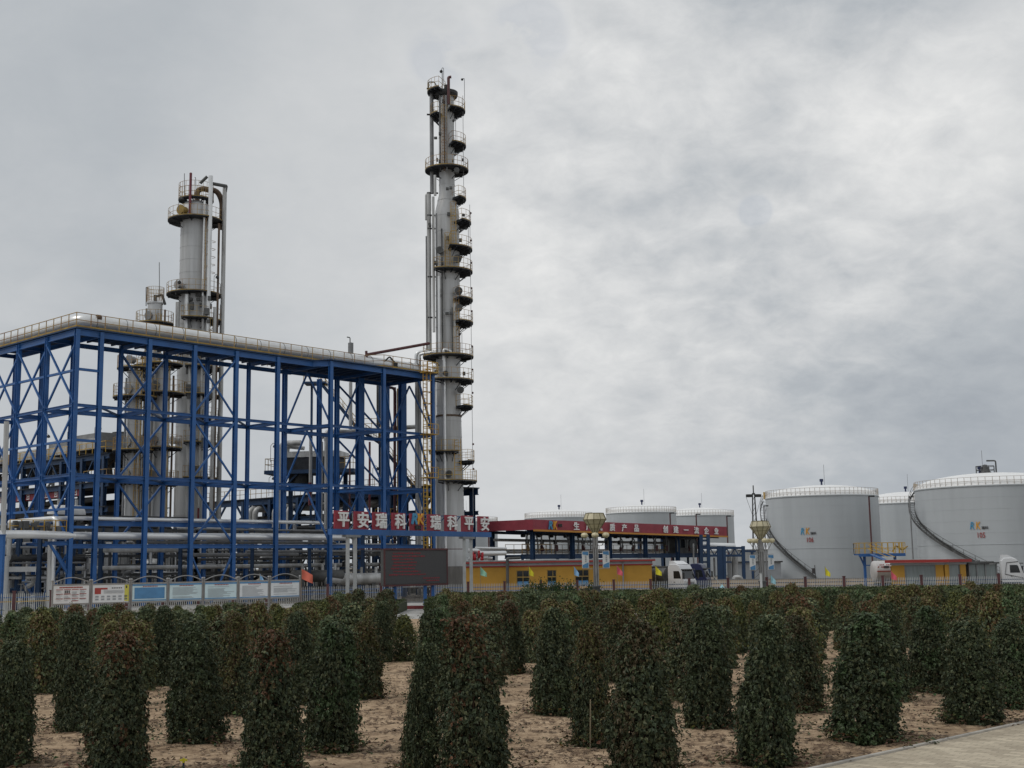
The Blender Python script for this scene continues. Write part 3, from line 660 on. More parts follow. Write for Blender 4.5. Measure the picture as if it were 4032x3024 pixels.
part(tall, 'mast', M['grey'], lambda b: (b.tube([XY(1755, DT) + Vector((0, 0, zt(366))), XY(1755, DT) + Vector((0, 0, zt(284)))], .06, 6), b.pipe([XY(1761, DT) + Vector((0, 0, zt(330))), XY(1761, DT) + Vector((0, 0, zt(268))), XY(1755, DT) + Vector((0, 0, zt(266))), XY(1751, DT) + Vector((0, 0, zt(280)))], .035, 5)))
part(tall, 'lamp_head', M['dark'], lambda b: b.sphere((XY(1751, DT).x, DT, zt(281)), .2, 8))
zz0, zz1 = zt(800), zt(385)
cab = part(tall, 'cable', M['grey'], lambda b: (b.beam(XY(1840, DT - .6) + Vector((0, 0, zt(800))), XY(1840, DT - .6) + Vector((0, 0, zt(385))), .05, .05), b.beam(XY(1866, DT - .8) + Vector((0, 0, zt(2080))), XY(1864, DT - .8) + Vector((0, 0, zt(815))), .05, .05)))
for y in (848, 955, 1043, 1142, 1232, 1370, 1461, 1552, 1753, 1850):
    q = XY(1868, DT - .8); part(cab, 'warning_light', M['dred'], lambda b: b.sphere((q.x, q.y, zt(y)), .13, 6))
for px, y0, y1 in ((1762, 672, 440), (1797, 985, 815), (1772, 1073, 935), (1806, 1407, 1274), (1806, 1300, 1184)):
    q = XY(px, yf + .2); part(tall, 'ladder', M['rail'], lambda b: ladder(b, (q.x, q.y, zt(y0)), (q.x, q.y, zt(y1)), (1, 0, 0), .5, .35, .03, (0, -1, 0)))
for px, y0, y1 in ((1806, 1890, 1735),):
    q = XY(px, DT - 1.9); part(tall, 'ladder', M['yrail'], lambda b: ladder(b, (q.x, q.y, zt(y0)), (q.x, q.y, zt(y1)), (1, 0, 0), .7, .4, .035))
for px, y, r in ((1740, 1000, .32), (1813, 1034, .38), (1816, 1160, .36), (1818, 1225, .3), (1820, 1545, .32), (1772, 1870, .3), (1700, 900, .15), (1812, 690, .25), (1760, 1480, .25)):
    q = XY(px, DT - 1.7); part(tall, 'manhole', M['dgrey'], lambda b: (b.tube([(q.x, q.y - .25, zt(y)), (q.x, q.y + .5, zt(y))], r, 12), b.tube([(q.x, q.y - .3, zt(y)), (q.x, q.y - .24, zt(y))], r * 1.25, 12)), smooth=True)
for px, y in ((1800, 500), (1838, 340), (1848, 920), (1818, 1330)):
    q = XY(px, DT - 2); part(tall, 'bracket_lamp', M['dark'], lambda b: (b.sphere((q.x, q.y, zt(y)), .16, 6), b.beam((q.x + .25, q.y, zt(y) + .1), (q.x + .25, q.y, zt(y) - 2.4), .05, .05), b.beam((q.x, q.y, zt(y) + .1), (q.x + .25, q.y, zt(y) + .1), .05, .05)))
for y in (350, 452, 760, 848, 900, 1090, 1250):
    part(tall, 'pipe_clamp', M['dark'], lambda b: b.beam(XY(1690, DT - .2) + Vector((0, 0, zt(y))), XY(1735, DT) + Vector((0, 0, zt(y))), .14, .16))
for y in (440, 577, 673, 673, 786, 880, 985, 1073, 1184, 1274, 1407, 1502):
    for _ in range(2): part(tall, 'valve_box', M['dgrey'], lambda b: b.box((ct.x + random.uniform(-1.4, 2.0), ct.y - random.uniform(1.5, 2.2), zt(y) + random.uniform(.2, .9)), (random.uniform(.15, .4), .3, random.uniform(.2, .5))))

# ---- wide column inside the frame
D1 = 150.0; _xy = XY; XY = lambda px, D: XYm(px, 960, D)
c1 = XY(768, D1); K1 = D1 / 4900
def z1(py): return Zat(770, py, D1)
big = thing('distillation_column', 'wide grey column rising above the left part of the blue frame', 'column', tuple(c1))
shell(big, c1, ridged([(1.9, 0), (1.8, 3), (1.78, z1(815)), (1.3, z1(800)), (0, z1(796))], [z1(y) for y in range(880, 2150, 50)]))
for y, r1, a0, a1, r0 in ((790, 2.15, 0, 360, 1.2), (873, 3.35, 0, 360, 1.75), (1163, 3.3, 0, 360, 1.75), (1266, 3.5, -100, 40, 1.75), (1452, 3.4, -90, 60, 1.75), (1561, 3.3, -90, 60, 1.75), (1655, 3.3, -60, 60, 1.75), (1748, 3.3, -90, 60, 1.75), (1885, 3.3, -90, 70, 1.75)):
    platform(big, c1, z1(y), r0, r1, a0, a1, 'rail', 1.35)
yb = D1 - 2.2
for px, y0, y1, r, m in ((816, 693, 2100, .26, 'silver'), (802, 790, 1165, .14, 'silver'), (734, 1160, 1320, .25, 'silver'), (792, 1165, 2000, .17, 'silverw'), (698, 1190, 1400, .26, 'silverw'), (838, 1210, 2200, .24, 'silverw'),
                         (858, 880, 1300, .11, 'rust'), (852, 880, 2100, .1, 'rust'), (786, 1450, 2100, .12, 'redp'), (740, 1380, 2100, .2, 'silverw'), (872, 735, 2150, .26, 'silverw'), (864, 1200, 2150, .2, 'grey')):
    vpipe(big, px, yb if px < 860 else D1, y0, y1, r, m)
part(big, 'overhead_pipe', M['rust'], lambda b: b.pipe([XY(772, D1) + Vector((0, 0, z1(800))), XY(772, D1) + Vector((0, 0, z1(741))), XY(852, D1) + Vector((0, 0, z1(752))), XY(872, D1 + .6) + Vector((0, 0, z1(790))), XY(872, D1 + .6) + Vector((0, 0, z1(900)))], .34, 12, 1.2), smooth=True)
part(big, 'vent_pipe', M['redp'], lambda b: (b.tube([XY(745, yb) + Vector((0, 0, z1(866))), XY(745, yb) + Vector((0, 0, z1(706)))], .16, 10), b.sphere((XY(745, yb).x, yb, z1(706)), .18, 10)), smooth=True)
part(big, 'jib', M['dgrey'], lambda b: (b.tube([W(788, 722, yb), W(816, 695, yb)], .2, 8), b.tube([W(830, 722, yb), W(891, 733, D1)], .22, 8), b.tube([W(891, 733, D1), W(880, 800, D1)], .2, 8)), smooth=True)
part(big, 'rod', M['grey'], lambda b: (b.tube([W(726, 790, D1), W(726, 683, D1)], .05, 5), b.tube([W(772, 760, D1), W(770, 700, D1), W(767, 698, D1)], .05, 5)))
for px, y0, y1 in ((808, 1160, 880), (820, 1450, 1270)):
    q = XY(px, yb + .1); part(big, 'ladder', M['rail'], lambda b: ladder(b, (q.x, q.y, z1(y0)), (q.x, q.y, z1(y1)), (.4, -.9, 0), .6, .38, .035, (1, 0, 0)))
part(big, 'top_cage', M['rail'], lambda b: railing(b, arc(c1, z1(790), 2.1, radians(-200), radians(110)), 2.0, .9, .02, 2))
parts(big, 'cage_hoop', M['rail'], [(lambda b, y=y: b.tube(arc(XY(832, D1 - .5), z1(y), .5, -pi / 2, pi / 2, 6), .03, 4)) for y in (957, 987, 1018, 1048, 1079)])
for px, y, r in ((722, 843, .6), (716, 1135, .5), (700, 1560, .5), (712, 1740, .5), (740, 1640, .35)):
    q = XY(px, D1 - 1.6); part(big, 'manhole', M['ochre'] if y < 900 else M['silverw'], lambda b: (b.tube([(q.x - .3, q.y - .5, z1(y)), (q.x + .3, q.y + .4, z1(y))], r * .8, 14), b.tube([(q.x - .36, q.y - .6, z1(y)), (q.x - .3, q.y - .5, z1(y))], r, 14)), smooth=True)
for y in (1170, 1190, 1266, 1452, 1561, 1600, 1655, 1748, 1850):
    for _ in range(4): part(big, 'valve_box', M['dgrey'], lambda b: b.box((c1.x + random.uniform(0, 2.9), c1.y - random.uniform(1.8, 3.0), z1(y) + random.uniform(-1.0, .9)), (random.uniform(.2, .6), .4, random.uniform(.3, .9))))
for px, y in ((703, 830), (692, 1160), (842, 1140)): floodlight(big, W(px, y, D1 - 2.5), 1.6, .4)

XY = _xy
# ---- three slimmer columns
def slim(pxc, D, r, ytop, decks, label, y_off=0, extra=()):
    c = XYm(pxc, 1240 if ytop < 1300 else 1580, D); z = lambda py: Zat(pxc, py, D)
    t = thing('distillation_column', label, 'column', tuple(c))
    shell(t, c, ridged([(r * 1.15, 0), (r, 2.5), (r, z(ytop + 9)), (r * 1.12, z(ytop + 8)), (r * 1.12, z(ytop + 2)), (r * .6, z(ytop)), (0, z(ytop) + .05)], [z(y) for y in range(ytop + 45, 2150, 55)]))
    for y, r1, a0, a1 in decks: platform(t, c, z(y), r, r1, a0, a1, 'rail', 1.4)
    part(t, 'top_nozzle', M['dgrey'], lambda b: (b.tube([(c.x, c.y, z(ytop + 5)), (c.x, c.y, z(ytop - 28))], .2, 8), b.pipe([(c.x, c.y, z(ytop - 22)), (c.x + .8, c.y, z(ytop - 30)), (c.x + 1.2, c.y, z(ytop + 10))], .15, 8)), smooth=True)
    for dx, a, m in ((r + .35, 0.0, 'rust'), (r + .3, -.8, 'silverw'), (r + .3, -2.3, 'grey')):
        part(t, 'pipe', M[m], lambda b: b.tube([(c.x + dx * cos(a), c.y + dx * sin(a), 1.0), (c.x + dx * cos(a), c.y + dx * sin(a), z(ytop + 30))], .12, 8), smooth=True)
    for y, r1, a0, a1 in decks:
        part(t, 'manhole', M['grey'], lambda b: (b.tube([(c.x - r * .6, c.y - r * 1.1, z(y) + .9), (c.x - r * .2, c.y - r * .4, z(y) + .9)], .42, 12), b.tube([(c.x - r * .64, c.y - r * 1.2, z(y) + .9), (c.x - r * .6, c.y - r * 1.1, z(y) + .9)], .52, 12)), smooth=True)
    q = (c.x + r * .8, c.y - r * .9)
    part(t, 'ladder', M['yrail'], lambda b: ladder(b, (q[0], q[1], 3), (q[0], q[1], z(decks[0][0]) + 1), (1, 0, 0), .5, .4, .022, (.3, -1, 0)))
    floodlight(t, (c.x - decks[-1][1] * .9, c.y - .5, z(decks[-1][0])), 2.2, .5)
    return t
slim(531, 136, .80, 1462, ((1452, 2.0, 0, 360), (1566, 2.35, 0, 360), (1775, 2.2, -180, 0), (1900, 2.0, 0, 360)), 'slim grey column with railed decks, left of the paired columns inside the frame')
slim(638, 138, .88, 1450, ((1437, 2.2, 0, 360), (1552, 2.5, 0, 360), (1766, 2.3, -180, 20), (1905, 2.0, 0, 360)), 'slim grey column with railed decks between the narrow one and the wide column')
t0 = slim(610, 146, .85, 1190, ((1277, 2.2, 0, 360), (1480, 1.9, 0, 360)), 'thin column whose small railed head pokes above the frame beside the wide column')
c_ = XYm(610, 1240, 146); 
part(t0, 'head_cage', M['rail'], lambda b: railing(b, arc(c_, Zat(610, 1190, 146), 1.0, 0, 2 * pi), 1.75, 1.1, .018, 3))
part(t0, 'rod', M['grey'], lambda b: (b.tube([W(628, 1180, 146), W(627, 1033, 146)], .05, 5), b.pipe([W(575, 1205, 146), W(575, 1130, 146), W(585, 1134, 146)], .06, 5)))
# ================================================================== air cooler racks, stairs, pipework and vessels inside the plant
rnd = random.Random(21)
def rackframe(P, k0, k1, dpt):
    return lambda k, d, z: Vector((P.x + DL.x * k + DF.x * d, P.y + DL.y * k + DF.y * d, z))
AZ = atan2(DL.y, DL.x)
# ---- left rack: two decks, coolers on top, red slogan board on the lower edge
P1 = XY(398, 147); q1 = rackframe(P1, 0, 34, 9)
r1 = thing('pipe_rack', 'dark blue two deck pipe rack carrying grey air coolers behind the left wing', 'pipe rack', tuple(P1))
for k in range(0, 36, 5):
    for d in (0, 8): part(r1, 'column', M['dblue'], lambda b: b.ibeam(q1(k, d, 0), q1(k, d, 16.7), .5, .5, up=DF))
for z in (10.4, 13.4, 16.7):
    for d in (0, 8): part(r1, 'beam', M['dblue'], lambda b: b.ibeam(q1(-1, d, z), q1(35, d, z), .25, .6))
    part(r1, 'deck', M['grate'], lambda b: b.box(tuple(q1(17, 4, z + .34)), (36, 8.6, .1), AZ))
part(r1, 'railing', M['yrail'], lambda b: railing(b, [q1(-1.2, 8, 17.1), q1(-1.2, -.6, 17.1), q1(35, -.6, 17.1)], 1.3, 1.5, .04))
part(r1, 'railing', M['rail'], lambda b: railing(b, [q1(-1.2, 8, 13.8), q1(-1.2, -.4, 13.8), q1(4, -.4, 13.8)], 1.3, 1.5, .035))
for k in range(0, 35, 5): part(r1, 'brace', M['dblue'], lambda b: (b.beam(q1(k, 0, 13.5), q1(k + 2.5, 0, 16.5), .16, .16), b.beam(q1(k + 5, 0, 13.5), q1(k + 2.5, 0, 16.5), .16, .16)))
for j in range(20):
    k = rnd.uniform(0, 33); part(r1, 'pipe', M[rnd.choice(('dgrey', 'grey', 'silverw', 'rust'))], lambda b: b.tube([q1(k, rnd.uniform(.5, 7), 13.8), q1(k, 3, 16.6)], rnd.uniform(.1, .35), 8), smooth=True)
for j in range(12):
    k0 = rnd.uniform(-1, 20); z = rnd.uniform(10.9, 13.0); d = rnd.uniform(.4, 7)
    part(r1, 'pipe', M[rnd.choice(('dgrey', 'grey', 'silverw', 'dark'))], lambda b: b.tube([q1(k0, d, z), q1(k0 + rnd.uniform(6, 16.5), d, z)], rnd.uniform(.12, .4), 8), smooth=True)
for k, h, kk in ((1.5, 2.6, 6.2), (8.5, 2.0, 5.6), (17.5, 1.7, 7), (26, 1.6, 7)):
    c = thing('air_cooler', {1.5: 'tall boxy grey air cooler at the right end of the rack deck', 8.5: 'grey air cooler next to the tallest one on the rack deck', 17.5: 'low grey air cooler in the middle of the left rack', 26: 'low grey air cooler near the left edge of the photo'}[k], 'air cooler', tuple(q1(k, 4, 17.1)), 'air coolers on the left rack')
    part(c, 'plenum', M['lgrey' if k > 15 else 'grey'], lambda b: b.box(tuple(q1(k + kk / 2, 4, 17.1 + h * .62)), (kk, 7.5, h * .76), AZ))
    part(c, 'header_box', M['silverw'], lambda b: b.box(tuple(q1(k + kk / 2, .1, 17.1 + h * .5)), (kk - .6, .35, h * .5), AZ))
    parts(c, 'leg', M['dblue'], [(lambda b, a=a, d=d: b.beam(q1(k + a, d, 17.0), q1(k + a, d, 17.1 + h * .25), .22, .22)) for a in (.2, kk - .2) for d in (.6, 7.2)])
    parts(c, 'fan_ring', M['dgrey'], [(lambda b, f=f: b.lathe(tuple(q1(k + kk * f, 4, 17.1 + h)), [(1.1, 0), (1.1, .35), (1.0, .35), (1.0, 0)], 20)) for f in (.28, .72)])
for k in (2.5, 9, 15, 24): floodlight(r1, q1(k, 0, 17.9), 2.4, .6)
sb = thing('slogan_board', 'long narrow red board with white characters on the left rack', 'sign', tuple(q1(12, -.4, 12.2)))
part(sb, 'board', M['red'], lambda b: b.box(tuple(q1(18, .35, 12.8)), (24, .12, .95), AZ))
part(sb, 'lettering', M['letter'], lambda b: [b.box(tuple(q1(7 + 2.4 * i + dx, .26, 12.8 + dz)), (sx, .08, sz), AZ) for i in range(9) for dx, dz, sx, sz in ((0, .3, .7, .1), (0, 0, .6, .1), (0, -.32, .75, .1), (-.3, 0, .1, .6), (.25, .06, .1, .55))])

# ---- right rack with one cooler bay
P2 = XY(1289, 160); q2 = rackframe(P2, -18, 26, 8)
r2 = thing('pipe_rack', 'dark blue single deck pipe rack with yellow railing behind the middle of the frame', 'pipe rack', tuple(P2))
for k in range(-18, 27, 6):
    for d in (0, 8): part(r2, 'column', M['dblue'], lambda b: b.ibeam(q2(k, d, 0), q2(k, d, 12.4), .55, .55, up=DF))
    part(r2, 'brace', M['dblue'], lambda b: (b.beam(q2(k, 0, 10), q2(k + 1.8, 0, 12.0), .22, .22), b.beam(q2(k, 0, 10), q2(k - 1.8, 0, 12.0), .22, .22)))
for z, h in ((12.2, .8), (9.6, .5)):
    for d in (0, 8): part(r2, 'beam', M['dblue'], lambda b: b.ibeam(q2(-19, d, z), q2(27, d, z), .25, h))
part(r2, 'deck', M['grate'], lambda b: b.box(tuple(q2(4, 4, 12.65)), (46, 8.6, .12), AZ))
part(r2, 'railing', M['rail'], lambda b: railing(b, [q2(-19, -.3, 12.7), q2(27, -.3, 12.7)], 1.25, 1.2, .035))
for k, r in ((7.2, .42), (8.6, .45), (10.2, .42), (14.6, .4), (15.8, .45), (-6, .35), (1, .3)):
    part(r2, 'pipe', M['silverw'], lambda b: b.pipe([q2(k, -.6, 3.5), q2(k, -.6, 11.3), q2(k - 1.0, 5, 11.3)], r, 12, .9), smooth=True)
for j in range(26):
    k0 = rnd.uniform(-18, 16); z = rnd.choice((5.0, 6.2, 7.4, 8.6, 9.8, 11.2)) + rnd.uniform(-.3, .3); d = rnd.uniform(-.5, 7)
    part(r2, 'pipe', M[rnd.choice(('dgrey', 'grey', 'silverw', 'silverw', 'dark'))], lambda b: b.tube([q2(k0, d, z), q2(k0 + rnd.uniform(6, 16), d, z)], rnd.uniform(.1, .35), 8), smooth=True)
for k in (-9, 12, 21): floodlight(r2, q2(k, -.3, 12.9), 2.4, .6)
ac = thing('air_cooler', 'dark air cooler on its own raised blue deck behind the middle frame', 'air cooler', tuple(q2(4, 1, 14)))
A0 = XY(1215, 150); AX = atan2(.72, .69)
a_ = lambda x, y, z: Vector((A0.x + cos(-.15) * x - sin(-.15) * y, A0.y + sin(-.15) * x + cos(-.15) * y, z))
part(ac, 'support_deck', M['dblue'], lambda b: (b.box(tuple(a_(0, 2, 14.75)), (11.2, 4.6, .45), -.15), [b.beam(a_(x, y, 8), a_(x, y, 14.6), .5, .5) for x in (-3.6, 3.4) for y in (.3, 3.8)], [b.beam(a_(x, .3, 12.6), a_(x * .45, .3, 14.5), .22, .22) for x in (-3.6, 3.4)]))
part(ac, 'plenum', M['grate'], lambda b: b.box(tuple(a_(0, 2, 15.75)), (6.6, 4.2, 1.5), -.15))
part(ac, 'tube_bundle', M['silverw'], lambda b: b.box(tuple(a_(.2, 2, 16.85)), (7.0, 4.4, .7), -.15))
part(ac, 'inlet_pipe', M['silverw'], lambda b: (b.pipe([a_(-3.5, -.3, 8), a_(-3.5, -.3, 18.2), a_(-1, -.3, 18.2)], .35, 10), b.pipe([a_(-2.9, .4, 16.9), a_(-2.9, .4, 17.9), a_(-.8, .4, 17.6)], .25, 10)), smooth=True)
part(ac, 'railing', M['rail'], lambda b: (railing(b, [a_(-3.3, -.2, 15), a_(-5.5, -.2, 15), a_(-5.5, 4, 15)], 1.4, 1, .035), railing(b, [a_(3.4, -.2, 15), a_(5.5, -.2, 15), a_(5.5, 4, 15)], 1.4, 1, .035)))
parts(ac, 'fan_ring', M['dark'], [(lambda b, x=x: b.lathe(tuple(a_(x, 2, 13.4)), [(1.5, 0), (1.5, 1.1), (1.4, 1.1), (1.4, 0)], 20)) for x in (-1.7, 1.7)])
floodlight(ac, a_(-4.9, 0, 16), 2.0, .5)

# ---- stair tower inside the right end of the frame
sw = thing('stair_tower', 'zigzag steel stairs with yellow handrails inside the right end of the frame', 'stairs', tuple(XY(1420, 142)))
DS = 143.0
def flight(p, q, w_=1.0):
    p = Vector(p); q = Vector(q); n = int((q - p).length / .3); sd = Vector((0, w_, 0))
    part(sw, 'flight', M['dblue'], lambda b: (b.beam(p, q, .08, .35), b.beam(p + sd, q + sd, .08, .35), [b.box(tuple(p.lerp(q, i / n) + sd / 2), (.28, w_, .05)) for i in range(n + 1)]))
    u = Vector((0, 0, 1.1)); part(sw, 'handrail', M['yrail'], lambda b: [(b.beam(p + o + u, q + o + u, .05, .05), b.beam(p + o + u * .5, q + o + u * .5, .04, .04), [b.beam(p.lerp(q, i / 8) + o, p.lerp(q, i / 8) + o + u, .05, .05) for i in range(9)]) for o in (Vector((0, 0, 0)), sd)])
def landing(px0, px1, y):
    a, b_ = W(px0, y, DS), W(px1, y, DS); b_.z = a.z
    part(sw, 'landing', M['dblue'], lambda b: b.box(((a.x + b_.x) / 2, DS + .6, a.z - .1), (abs(b_.x - a.x), 2.2, .22)))
    part(sw, 'railing', M['yrail'], lambda b: railing(b, [(a.x, DS - .5, a.z), (b_.x, DS - .5, a.z)], 1.15, .9, .03))
flight(W(1262, 1507, DS), W(1402, 1682, DS)); flight(W(1492, 1742, DS), W(1635, 1925, DS)); flight(W(1490, 1740, DS + 1.5), W(1410, 1690, DS + 1.5)); flight(W(1630, 1930, DS + 1.4), W(1560, 2040, DS + 1.4)); flight(W(1560, 2045, DS), W(1480, 2200, DS))
landing(1198, 1285, 1505); landing(1395, 1500, 1690); landing(1620, 1680, 1928); landing(1480, 1570, 2045)
for px in (1222, 1402, 1495, 1640): part(sw, 'post', M['dblue'], lambda b: b.beam(XY(px, DS + 1.7), XY(px, DS + 1.7) + Vector((0, 0, Zat(px, 1500 if px < 1500 else 1740, DS))), .25, .25))
# loose uprights near the stairs
for px, y0, y1, r, m, D in ((1555, 1525, 2260, .16, 'dred', 140), (1568, 1530, 2260, .12, 'yrail', 140), (1378, 1505, 1700, .2, 'silverw', 141), (1486, 1515, 1690, .12, 'dgrey', 141), (1219, 1725, 1990, .17, 'silverw', 139), (1218, 1900, 1990, .18, 'redp', 138.8), (1262, 1740, 2250, .2, 'silverw', 138), (1283, 1730, 2250, .26, 'silverw', 138), (1455, 1740, 2050, .12, 'redp', 139), (1376, 1790, 2100, .1, 'dred', 141)):
    part(sw, 'pipe', M[m], lambda b: b.tube([XY(px, D) + Vector((0, 0, Zat(px, y0, D))), XY(px, D) + Vector((0, 0, max(.2, Zat(px, y1, D))))], r, 8), smooth=True)
part(sw, 'pipe', M['silverw'], lambda b: b.pipe([W(1262, 1800, 138), W(1262, 1722, 138), W(1285, 1718, 138)], .2, 10), smooth=True)
part(sw, 'pipe', M['silverw'], lambda b: b.pipe([W(1283, 1735, 138), W(1286, 1698, 138), W(1380, 1700, 140), W(1640, 1680, 142)], .26, 10), smooth=True)
part(sw, 'pipe', M['dred'], lambda b: b.pipe([W(1520, 1525, 140), W(1548, 1527, 140), W(1556, 1540, 140), W(1556, 1700, 140)], .16, 8), smooth=True)

# ---- pipes carried along the front of the frame
fp = thing('pipe_bank', 'bank of silver pipes running low along the front of the blue frame', 'pipes', tuple(ts(10, 1, 5)))
def run(z, s, r, t0, t1, m='silver', **k): part(fp, 'pipe', M[m], lambda b: b.tube([ts(t0, s, z), ts(t1, s, z)], r, 12), smooth=True, **k)
run(6.25, .75, .32, .4, 30.5); run(7.72, .7, .17, .2, 27.5); run(5.75, 1.6, .14, 8, 30, 'grey'); run(5.05, 2.2, .2, 3, 12, 'silverw'); run(4.6, 2.6, .18, 12.5, 26, 'grey')
run(3.5, 4.2, .2, -2, 40, 'silverw'); run(4.2, 3.4, .12, 15, 36, 'dgrey'); run(2.6, 5, .1, 0, 30, 'dgrey'); run(4.9, 3.0, .15, 20, 38, 'grey'); run(6.6, 3.8, .14, 21, 42, 'silverw'); run(5.6, 4.4, .18, 24, 42, 'silverw'); run(7.0, 2.8, .1, 14, 42, 'grey')
part(fp, 'pipe', M['silver'], lambda b: b.pipe([W(-60, 2104, 98), W(120, 2104, 101), ts(.4, .2, 6.22)], .33, 12), smooth=True)
part(fp, 'pipe', M['silver'], lambda b: b.pipe([W(40, 2058, 108), W(222, 2042, 104.5), W(222, 2085, 104.5)], .26, 12, .5), smooth=True)
part(fp, 'pipe', M['silver'], lambda b: b.pipe([W(218, 2043, 104.6), ts(.6, .7, 7.72)], .2, 12, .5), smooth=True)
part(fp, 'pipe', M['silverw'], lambda b: b.tube([W(26, 1660, 99), W(12, 2110, 99)], .2, 12), smooth=True)
for px, y0, m, r, D in ((32, 2060, 'silverw', .2, 104), (195, 2065, 'silverw', .22, 105), (209, 2065, 'silver', .18, 105), (258, 2100, 'lgrey', .14, 108), (12, 2190, 'lgrey', .45, 103), (110, 2180, 'silverw', .2, 110), (320, 2185, 'silverw', .22, 112), (332, 2195, 'silver', .12, 112), (100, 2060, 'silverw', .3, 118)):
    part(fp, 'riser', M[m], lambda b: b.tube([XY(px, D) + Vector((0, 0, .2)), XY(px, D) + Vector((0, 0, Zat(px, y0, D)))], r, 10), smooth=True)
part(fp, 'pipe', M['lgrey'], lambda b: b.beam(W(5, 2242, 103), W(142, 2241, 104), .4, .42))
part(fp, 'pipe', M['silverw'], lambda b: (b.pipe([W(18, 2185, 106), W(20, 2155, 106), W(70, 2148, 108), W(120, 2143, 112)], .22, 10), b.tube([W(5, 2275, 103), W(180, 2276, 106)], .12, 8), b.pipe([W(108, 2310, 106), W(130, 2300, 106), W(132, 2275, 106)], .2, 8)), smooth=True)
parts(fp, 'valve', M['dgrey'], [(lambda b: b.box(tuple(ts(rnd.uniform(-5.5, -.5), rnd.uniform(-.2, .6), rnd.choice((6.9, 7.1, 6.7)))), (rnd.uniform(.15, .5), .3, rnd.uniform(.2, .7)), .8)) for _ in range(16)])
part(fp, 'walkway', M['yrail'], lambda b: railing(b, [ts(-5.2, .1, 6.5), ts(-.3, .1, 6.5)], 1.0, .9, .035))
parts(fp, 'support_post', M['dblue'], [(lambda b, t=t, s=s: b.ibeam(ts(t, s, 0), ts(t, s, 6.4), .3, .3)) for t in (-1.6, 4, 12, 20, 27, 34, 40) for s in (2.0, 5.5)])
bp_ = thing('blue_post', 'bright blue steel post at the left edge of the photo', 'post', tuple(XY(4, 95)))
part(bp_, 'post', M['blue'], lambda b: b.beam(XY(0, 95), XY(0, 95) + Vector((0, 0, Zat(0, 2106, 95))), .45, .45)); part(bp_, 'cap', M['blue'], lambda b: b.box(tuple(XY(0, 95) + Vector((0, 0, Zat(0, 2106, 95)))), (.55, .55, .06)))

# ---- general pipework filling the unit, split by area
def piping(name, label, t0, t1, s0, s1, n, seed, zmax=8.0):
    rd = random.Random(seed); t_ = thing(name, label, 'pipework', tuple(ts((t0 + t1) / 2, (s0 + s1) / 2)))
    pal = ('silverw', 'grey', 'silver', 'grey', 'dgrey', 'dgrey', 'dark', 'rust', 'dblue', 'dark')
    for i in range(n):
        m = rd.choice(pal); t, s = rd.uniform(t0, t1), rd.uniform(s0, s1); r = rd.choice((.05, .06, .08, .1, .14, .2))
        ty = rd.random(); z = rd.uniform(.7, zmax)
        if ty < .4:
            e = min(t1, t + rd.uniform(3, 12)); part(t_, 'pipe', M[m], lambda b: b.pipe([ts(t, s, max(.2, z - rd.uniform(.6, 2.5))), ts(t, s, z), ts(e, s, z), ts(e, s + rd.uniform(-1, 1), z + rd.uniform(-1.6, .9))], r, 8), smooth=True)
        elif ty < .72:
            part(t_, 'pipe', M[m], lambda b: b.pipe([ts(t, s, .1), ts(t, s, z), ts(t + rd.uniform(-1.2, 1.2), s + rd.uniform(-1, 1), z + rd.uniform(0, .3))], r, 8), smooth=True)
        elif ty < .86:
            part(t_, 'pump', M[m], lambda b: (b.tube([ts(t, s, .9), ts(t + 1.2, s, .9)], .32, 10), b.box(tuple(ts(t + .5, s, .35)), (1.8, .8, .5), .84), b.tube([ts(t + 1.2, s, .9), ts(t + 1.5, s, .9)], .45, 10)), smooth=True)
        else:
            part(t_, 'valve', M[m], lambda b: (b.tube([ts(t, s, z - .4), ts(t, s, z + .5)], .05, 6), b.tube([ts(t, s, z + .5), ts(t, s, z + .56)], .28, 10), b.box(tuple(ts(t, s, z - .3)), (.4, .4, .5), .8)))
    for z in (2.9, 4.6, 7.0):
        parts(t_, 'support_beam', M['dgrey'], [(lambda b, s=s: b.beam(ts(t0, s, z), ts(t1, s, z), .2, .25)) for s in (s0 + 1, (s0 + s1) / 2, s1 - .5)])
    parts(t_, 'support_post', M['dblue'], [(lambda b, t=t, s=s: b.beam(ts(t, s, 0), ts(t, s, 7.2), .28, .28)) for t in [t0 + 1 + 5 * i for i in range(int((t1 - t0) / 5) + 1)] for s in (s0 + 1, s1 - .5)])
    return t_
piping('process_piping', 'tangle of pipes and valves behind the left front bays of the frame', 1, 16, 6, 16, 85, 1)
piping('process_piping', 'tangle of pipes and pumps behind the middle bays of the frame', 16, 30, 6, 18, 85, 2)
piping('process_piping', 'tangle of grey pipes under the right end of the frame', 29, 46, 2, 14, 90, 3)
piping('process_piping', 'tangle of pipes low under the left wing of the frame', -14, 3, 2, 22, 90, 4, 7)
piping('process_piping', 'pipes deep in the plant under the left rack', 5, 40, 18, 34, 95, 5, 9)
# slab and room added to block light in the depth of the unit
sl = thing('shade_deck', 'added dark concrete deck on posts, shading the depth under the left rack', 'deck', tuple(ts(6, 22)))
part(sl, 'slab', M['dgrey'], lambda b: b.box(tuple(ts(10, 24, 8.6)), (26, 14, .4), atan2(DF.y, DF.x)))
parts(sl, 'column', M['dgrey'], [(lambda b, t=t, s=s: b.beam(ts(t, s, 0), ts(t, s, 8.5), .5, .5)) for t in (-2, 5, 12, 19) for s in (18, 24, 30)])
pr = thing('shade_room', 'added dark open room blocking light at ground level far behind the frame', 'building', tuple(ts(16, 34)))
part(pr, 'back_wall', M['dgrey'], lambda b: b.box(tuple(ts(14, 34, 3.2)), (52, .3, 6.4), atan2(DF.y, DF.x)))
part(pr, 'roof', M['dgrey'], lambda b: b.box(tuple(ts(14, 31, 6.6)), (52, 7, .25), atan2(DF.y, DF.x)))
